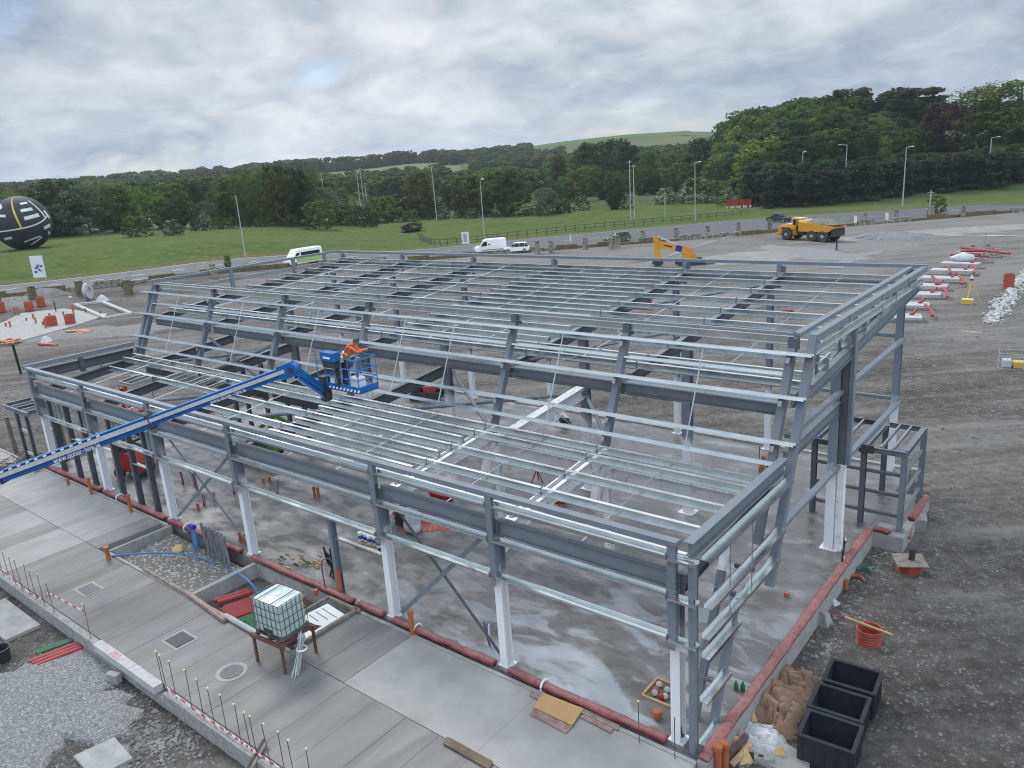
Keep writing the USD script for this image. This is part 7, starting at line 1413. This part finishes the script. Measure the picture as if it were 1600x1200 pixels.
def trunk_mesh(seed, h, r, shape):
    rg = np.random.default_rng(seed + 99); gs = [path([(0, 0, -.05), (.01, 0, h * .4), (rg.normal(0, .01), rg.normal(0, .01), h)], [r, r * .75, r * .25], 6)]
    for k in range(6):
        z = h * rg.uniform(.3, .85); a = rg.uniform(0, 6.28); w = shape(min(z + .1, .95)) * .75; gs.append(path([(0, 0, z), (w * .5 * math.cos(a), w * .5 * math.sin(a), z + .08), (w * math.cos(a), w * math.sin(a), z + .14)], [r * .5, r * .35, r * .12], 5))
    return cat(gs)
round_ = lambda t: .40 * math.sqrt(max(1e-4, 1 - ((t - .55) / .5) ** 2)) if t > .05 else .1
oval_ = lambda t: .27 * math.sqrt(max(1e-4, 1 - ((t - .52) / .52) ** 2))
wide_ = lambda t: .58 * math.sqrt(max(1e-4, 1 - ((t - .45) / .56) ** 2))
cone_ = lambda t: .06 + .30 * (1 - t) ** .8
pine_ = lambda t: .05 + .30 * (1 - t) ** .55 * (.75 + .25 * math.sin(t * 19))
cedar_ = lambda t: .50 * (1 - abs(t - .7) * 1.1) if t > .35 else .12
airy_ = lambda t: .22 * math.sqrt(max(1e-4, 1 - ((t - .6) / .45) ** 2)) + .02
bush_ = lambda t: .75 * math.sqrt(max(1e-4, 1 - ((t - .25) / .78) ** 2))
KIND = {  # shape, clumps, leaves per clump, leaf size, material, trunk height
    'broadleaf': (round_, 150, 34, .021, 'leaf_mid', .7), 'dark_broadleaf': (round_, 150, 34, .021, 'leaf_dark', .7), 'bright_broadleaf': (wide_, 140, 34, .022, 'leaf_bright', .6), 'olive_tree': (oval_, 120, 34, .02, 'leaf_olive', .6),
    'pine': (pine_, 130, 30, .021, 'leaf_pine', .85), 'conifer': (cone_, 120, 30, .018, 'leaf_dark', .9), 'cedar': (cedar_, 95, 46, .024, 'leaf_dark', .85), 'airy_tree': (airy_, 90, 26, .015, 'leaf_mid', .9),
    'willow': (wide_, 110, 40, .018, 'leaf_willow', .5), 'purple_beech': (round_, 140, 34, .021, 'leaf_purple', .7), 'bush': (bush_, 95, 40, .030, 'leaf_mid', .4), 'dark_bush': (bush_, 95, 40, .030, 'leaf_dark', .4), 'hawthorn': (bush_, 80, 36, .030, 'leaf_mid', .4), 'golden_conifer': (cone_, 130, 34, .019, 'leaf_olive', .8)}
PROTO = {}
for ki, (k, (shp, nc, nl, lf, m, th_)) in enumerate(KIND.items()):
    for v_i in range(2):
        pth = '/World/class_%s_%d' % (k, v_i); stage.CreateClassPrim(pth); UsdGeom.Xform.Define(stage, pth + '/x'); stage.RemovePrim(pth + '/x')
        cp = usdkit.mesh(stage, pth + '/crown', crown_mesh(ki * 7 + v_i * 3 + 1, nc, nl, lf, shp, flat=(k == 'cedar')), M[m]); usdkit.mesh(stage, pth + '/trunk', trunk_mesh(ki + v_i, th_, .022 if th_ > .45 else .03, shp), M['bark'], smooth=40)
        if k == 'hawthorn': usdkit.mesh(stage, pth + '/blossom', crown_mesh(ki * 7 + v_i * 3 + 2, 75, 15, .014, lambda t: bush_(t) * 1.04), M['blossom'])
        PROTO[k, v_i] = pth
def tree(kind, px, r, py, label, group=None, w=1.0, base=None, minh=2.0):
    p = G(*base) if base else AR(px, r)
    h = max(ztop(p, py, px) - p[2], minh); s = h
    return copy_of(PROTO[kind, R.randrange(2)], kind + ('' if kind.endswith(('tree', 'broadleaf', 'bush', 'conifer', 'beech')) else '_tree'), label, (p[0], p[1], p[2] - .15), R.uniform(0, 6.28), group, (s * w, s * w, s), 'bush' if 'bush' in kind or kind == 'hawthorn' else 'tree')
DESC = {'broadleaf': 'mid green rounded tree', 'dark_broadleaf': 'dark green rounded tree', 'bright_broadleaf': 'bright green spreading tree', 'olive_tree': 'olive green tree', 'pine': 'brownish dark pine', 'conifer': 'dark pointed conifer', 'cedar': 'dark flat-topped cedar', 'airy_tree': 'thin airy tree',
        'willow': 'silvery green willow', 'purple_beech': 'dark purple beech', 'bush': 'green bush', 'dark_bush': 'dark green bush', 'hawthorn': 'white-flowering hawthorn', 'golden_conifer': 'golden brown conifer'}
# single trees read off the photograph: kind, x, distance, top row, width, where it stands
ONE = [('dark_broadleaf', 82, 232, 281, 1.35, 'behind the black ball'), ('bush', 216, 0, 336, 1.0, 'on the field edge right of the far left road'), ('hawthorn', 272, 0, 342, .8, 'at the field edge left of the minibus'),
       ('bush', 500, 0, 312, .85, 'in front of the woods above the minibus'), ('dark_bush', 568, 0, 322, .9, 'low and rounded at the field edge in the centre left'), ('bush', 592, 228, 306, 1.0, 'behind the low rounded bush in the centre left'), ('olive_tree', 650, 235, 268, 1.15, 'tall beside the leaning pole'),
       ('dark_broadleaf', 672, 232, 318, 1.2, 'short and dark below the leaning pole'), ('willow', 690, 228, 322, .9, 'low between the olive tree and the lamp post'), ('olive_tree', 722, 232, 276, 1.3, 'left of the lamp post behind the van'), ('broadleaf', 752, 236, 268, 1.0, 'behind the van lamp post'), ('dark_broadleaf', 790, 228, 264, .95, 'tall right of the van lamp post'),
       ('willow', 850, 215, 292, .9, 'in front of the golden conifer'), ('golden_conifer', 872, 330, 243, .95, 'on the slope in the centre'), ('dark_broadleaf', 925, 330, 222, 1.0, 'tall left of the two pale poles'), ('dark_broadleaf', 963, 340, 218, .9, 'tall behind the two pale poles'), ('purple_beech', 985, 345, 228, .7, 'behind the two pale poles'),
       ('broadleaf', 1010, 320, 236, .8, 'right of the two pale poles'), ('broadleaf', 1042, 315, 240, .9, 'between the pale poles and the cedar'), ('dark_broadleaf', 958, 215, 275, .75, 'at the field edge left of the pale poles'), ('hawthorn', 905, 225, 305, .8, 'left of the field edge tree'), ('hawthorn', 978, 214, 304, .7, 'at the foot of the pale poles'),
       ('hawthorn', 1040, 222, 292, .9, 'in the middle of the field hedge'), ('hawthorn', 1085, 222, 276, .9, 'behind the excavator lamp post'), ('hawthorn', 1120, 220, 281, .9, 'left of the red barriers'), ('hawthorn', 1150, 218, 275, .9, 'behind the red barriers'), ('hawthorn', 880, 228, 308, .7, 'beside the silvery willow'),
       ('conifer', 1092, 330, 215, 1.5, 'spreading and dark above the hedge'), ('bright_broadleaf', 1135, 300, 232, .9, 'right of the spreading conifer'), ('broadleaf', 1160, 290, 225, .9, 'at the left foot of the wooded hill'),
       ('cedar', 1326, 345, 139, .9, 'standing clear on the hill skyline'), ('cedar', 1422, 335, 138, 1.5, 'broad on the hill skyline'), ('cedar', 1398, 345, 142, 1.0, 'left of the broad one on the skyline'), ('purple_beech', 1474, 275, 160, 1.1, 'on the right of the wooded hill'), ('airy_tree', 1520, 290, 135, 1.8, 'against the sky left of the tall one'), ('airy_tree', 1555, 285, 128, 2.0, 'tall against the sky at the right'), ('airy_tree', 1592, 280, 122, 2.2, 'tallest at the right edge of the photo'),
       ('bright_broadleaf', 1462, 0, 303, .8, 'small on the near verge before the pines'), ('bush', 197, 0, 434, .7, 'growing on a pillar of the left boundary wall'), ('broadleaf', 356, 0, 398, .6, 'small sapling on the verge by the minibus')]
_fx = A([p[0] for p in FIELD_PX], float); _fr = np.linalg.norm(FLD - C[:2], axis=1)
def rF(px): return float(np.interp(px, _fx, _fr))
BASE = {216: (216, 370), 272: (272, 368), 500: (500, 359), 568: (568, 354), 1462: (1462, 336), 197: (200, 450), 356: (357, 420)}
for k, px, r, py, w, where in ONE: tree(k, px, (r if px > 1180 or r == 0 else rF(px) + r - 222), py, DESC[k] + ' ' + where, None, w, BASE.get(px), .5)
def row(name, kinds, xs, rr, tops, wv=(0.85, 1.15), jt=4):
    """a row of trees: tops is a list of (x, row of the tree tops)"""
    tx, ty = zip(*tops); xs = list(xs)
    cnt = {}
    for i, x in enumerate(xs):
        k = kinds[i % len(kinds)] if isinstance(kinds, list) else kinds
        cnt[k] = cnt.get(k, 0) + 1
        tree(k, x, rF(x) + R.uniform(*rr), np.interp(x, tx, ty) + R.uniform(-jt, jt), '%s, %s such tree %s' % (DESC[k], ORD[cnt[k] - 1], name), name, R.uniform(*wv))
row('in the left field-edge wood', ['broadleaf', 'airy_tree', 'bright_broadleaf', 'olive_tree', 'dark_broadleaf', 'airy_tree', 'willow', 'broadleaf'], range(-10, 640, 23), (2, 34), [(-20, 318), (60, 318), (110, 296), (200, 286), (240, 312), (300, 322), (340, 296), (385, 264), (470, 266), (515, 306), (580, 320), (640, 300)], (.85, 1.25), 9)
row('behind the left field-edge wood', ['bright_broadleaf', 'broadleaf', 'olive_tree', 'broadleaf', 'dark_broadleaf', 'conifer', 'olive_tree'], range(-10, 700, 27), (50, 120), [(-20, 302), (100, 298), (200, 290), (300, 288), (380, 272), (480, 276), (540, 298), (620, 306), (700, 290)], (1.0, 1.4), 6)
row('along the low hedge in the field', ['dark_bush', 'bush', 'bush', 'dark_bush'], range(300, 900, 24), (-6, 2), [(300, 338), (500, 332), (700, 326), (900, 312)], (.9, 1.2), 5)
row('of the shelter belt right of the road', ['pine', 'pine', 'pine', 'pine'], range(1176, 1640, 16), (2, 10), [(1176, 268), (1230, 270), (1300, 262), (1370, 252), (1450, 250), (1530, 242), (1600, 238)], (1.2, 1.6), 6)
row('behind the front pines of the shelter belt', ['pine', 'pine', 'dark_broadleaf', 'pine'], range(1182, 1640, 19), (18, 28), [(1176, 256), (1230, 258), (1300, 250), (1370, 244), (1450, 240), (1530, 232), (1600, 228)], (1.2, 1.6), 6)
HT = [(1120, 226), (1140, 205), (1165, 182), (1200, 168), (1250, 158), (1290, 150), (1330, 156), (1360, 160), (1400, 150), (1450, 150), (1490, 166), (1540, 160), (1600, 152), (1640, 150)]
row('on the skyline of the wooded hill', ['dark_broadleaf', 'broadleaf', 'broadleaf', 'dark_broadleaf', 'olive_tree'], range(1140, 1640, 17), (118, 140), HT, (1.0, 1.35), 5)
row('on the upper slope of the wooded hill', ['broadleaf', 'dark_broadleaf', 'bright_broadleaf', 'broadleaf', 'broadleaf'], range(1135, 1640, 19), (92, 110), [(a, b + 14) for a, b in HT], (1.0, 1.35), 8)
row('on the middle slope of the wooded hill', ['dark_broadleaf', 'broadleaf', 'bright_broadleaf', 'dark_broadleaf', 'olive_tree'], range(1130, 1640, 21), (66, 84), [(a, b + 32) for a, b in HT], (1.0, 1.3), 8)
row('on the lower slope of the wooded hill', ['broadleaf', 'dark_broadleaf', 'dark_broadleaf', 'bright_broadleaf'], range(1125, 1640, 23), (42, 56), [(a, min(b + 52, 240)) for a, b in HT], (1.0, 1.3), 8)
row('in the wood behind the field hedge', ['dark_broadleaf', 'broadleaf', 'olive_tree', 'broadleaf'], range(700, 1120, 20), (40, 90), [(700, 292), (780, 276), (830, 290), (870, 285), (900, 262), (1000, 262), (1060, 258), (1120, 245)], (.95, 1.2), 6)
# far woods on the hillside, one mass
def far_wood():
    rg = np.random.default_rng(5); pos, sca, idx, ori = [], [], [], []
    def put(px, r, h):
        p = AR(px, r); pos.append((p[0], p[1], p[2] - .3)); sca.append((h * rg.uniform(1.0, 1.5), h * rg.uniform(1.0, 1.5), h)); idx.append(int(rg.integers(0, 3))); a = rg.uniform(0, math.pi); ori.append((math.cos(a), 0, 0, math.sin(a)))
    for _ in range(620): put(rg.uniform(-60, 420), rg.uniform(420, 1050), rg.uniform(9, 15))
    for _ in range(380): put(rg.uniform(420, 700), rg.uniform(440, 690), rg.uniform(7, 12))
    for _ in range(170): px = rg.uniform(430, 720); put(px, np.interp(px, [430, 505, 560, 640, 720], [905, 925, 985, 1005, 1015]) + rg.uniform(0, 45), rg.uniform(9, 16))
    for _ in range(180): put(rg.uniform(690, 830), rg.uniform(900, 1100), rg.uniform(9, 14))
    for _ in range(260): put(rg.uniform(740, 880), rg.uniform(680, 830), rg.uniform(7, 11))
    for _ in range(170): put(rg.uniform(860, 1120), rg.uniform(480, 700), rg.uniform(9, 14))
    for _ in range(200): put(rg.uniform(690, 880), rg.uniform(400, 560), rg.uniform(7, 11))
    pi = UsdGeom.PointInstancer.Define(stage, '/World/far_wood'); protos = []
    for k, (kd, mm) in enumerate((('broadleaf', 'leaf_mid'), ('dark_broadleaf', 'leaf_dark'), ('olive_tree', 'leaf_olive'))):
        pth = '/World/far_wood/crown' + ('' if k == 0 else '_%03d' % k); usdkit.mesh(stage, pth, crown_mesh(60 + k, 46, 18, .055, round_), M[mm]); protos.append(pth)
    pi.CreatePrototypesRel().SetTargets([Sdf.Path(q) for q in protos]); pi.CreateProtoIndicesAttr(idx); pi.CreatePositionsAttr([Gf.Vec3f(*map(float, q)) for q in pos])
    pi.CreateScalesAttr([Gf.Vec3f(*map(float, q)) for q in sca]); pi.CreateOrientationsAttr([Gf.Quath(*map(float, q)) for q in ori])
    tag(pi.GetPrim(), 'distant woods and hedges covering the hillside behind the field', 'woods', None, 'stuff')
far_wood()
for k, (px, r, l) in enumerate(((698, 985, 'pale farmhouse at the top of the pale hillside field'), (760, 960, 'long low house with grey roof among the hilltop trees'))):
    p = AR(px, r); t = thing('farm_house', l, 'house', p, YAW); w = 9 if k else 6
    part(t, 'wall', bx((-w, -4, -1), (w, 4, 4)), 'far_wall'); rf = part(t, 'roof', prism([(-4.6, 4.002), (4.6, 4.002), (0, 7)], 'x', -w - .4, w + .4), 'far_roof'); part(rf, 'chimney', bx((-w + .5, -.6, 6), (-w + 1.7, .6, 8.2)), 'far_wall')
    for j in range(4): part(t, 'window', bx((-w + 1.5 + j * (2 * w - 4) / 3, -4.06, 1.2), (-w + 2.7 + j * (2 * w - 4) / 3, -4.01, 2.6)), 'car_glass')
p = AR(640, 196); t = copy_of(PROTO['purple_beech', 0], 'purple_hedge', 'short purple-leaved hedge running across the grass field', (*G(645, 362)[:2], float(G(645, 362)[2]) - .3), YAW + 1.1, None, (5.5, 14, 2.6), 'hedge')

# ------------------------------------------------------------------ loose stones on the yard
def rubble():
    rg = np.random.default_rng(9); pi = UsdGeom.PointInstancer.Define(stage, '/World/rubble'); protos = []
    for k in range(3):
        m_ = trimesh.creation.icosphere(1, 1.0); v = np.array(m_.vertices) * A([1, .75, .55]) * (1 + .5 * (rg.random((len(m_.vertices), 1)) - .5)); pth = '/World/rubble/stone' + ('' if k == 0 else '_%03d' % k); usdkit.mesh(stage, pth, (v, np.array(m_.faces)), M['stone_piece']); protos.append(pth)
    pos, sca = [], []
    def put(x, y, s): pos.append((x, y, float(T(x, y)) + .06 + s * .2)); sca.append((s, s, s))
    for _ in range(5200):
        y = -2 + 50 * rg.random() ** 1.6; x = rg.uniform(1.3, 13 + y * .1)
        if meshkit.noise(A([[x * .35, y * .22, 3.0]]), 4)[0] > .38: put(x, y, .012 + .035 * rg.random() ** 3)
    for px_, py_, sx_, sy_, n_ in ((1460, 760, 16, 46, 1100), (1490, 560, 34, 40, 500), (1520, 900, 40, 60, 400), (1400, 1000, 50, 60, 400), (1300, 1040, 14, 30, 300)):
        for _ in range(n_): p = PZ(rg.normal(px_, sx_), rg.normal(py_, sy_), -.55); put(p[0], p[1], .012 + .05 * rg.random() ** 2.5) if p[0] > 2.2 or (p[1] < 13.4 and p[0] > 1.05) else None
    for _ in range(900): x, y = rg.normal(1.5, .35), rg.uniform(0, 18); put(x, y, .02 + .07 * rg.random() ** 3) if x > 1.05 and not (y > 13.5 and x < 2.1) else None
    for _ in range(3200): x, y = rg.uniform(-30, -6), -6.6 - 4.5 * rg.random() ** 1.3; put(x, y, .012 + .04 * rg.random() ** 3)
    for _ in range(3600): p = PZ(rg.uniform(-20, 215), rg.uniform(1010, 1215), -.6); put(p[0], p[1], .014 + .03 * rg.random() ** 2) if p[1] < -6.5 else None
    for _ in range(700): p = PZ(rg.normal(235, 40), rg.normal(1160, 25), -.6); put(p[0], p[1], .02 + .06 * rg.random() ** 2)
    for _ in range(1800): x, y = rg.uniform(-60, -37.5), rg.uniform(-6, 30); put(x, y, .03 + .09 * rg.random() ** 3)
    for _ in range(1500): x, y = rg.uniform(-36, 10), rg.uniform(21.5, 60); put(x, y, .03 + .09 * rg.random() ** 3)
    pi.CreatePrototypesRel().SetTargets([Sdf.Path(q) for q in protos]); pi.CreateProtoIndicesAttr([int(q) for q in rg.integers(0, 3, len(pos))]); pi.CreatePositionsAttr([Gf.Vec3f(*map(float, q)) for q in pos]); pi.CreateScalesAttr([Gf.Vec3f(*map(float, q)) for q in sca])
    a = rg.uniform(0, math.pi, len(pos)); pi.CreateOrientationsAttr([Gf.Quath(math.cos(q), 0, 0, math.sin(q)) for q in a]); tag(pi.GetPrim(), 'loose stones scattered over the muddy yard', 'stones', None, 'stuff')
rubble()

# ------------------------------------------------------------------ thin air over the valley
M['haze'] = usdkit.material(stage, '/World/Looks/haze', {'v': ('principled_volume', {'color': (0.80, 0.88, 0.97), 'density': 0.0001, 'anisotropy': 0.2})}, [], volume='v.volume')
single('haze', bx((-3400, -3400, -40), (3400, 3400, 95)), 'haze', 'pale thin haze over the whole valley', 'haze', kind='stuff')
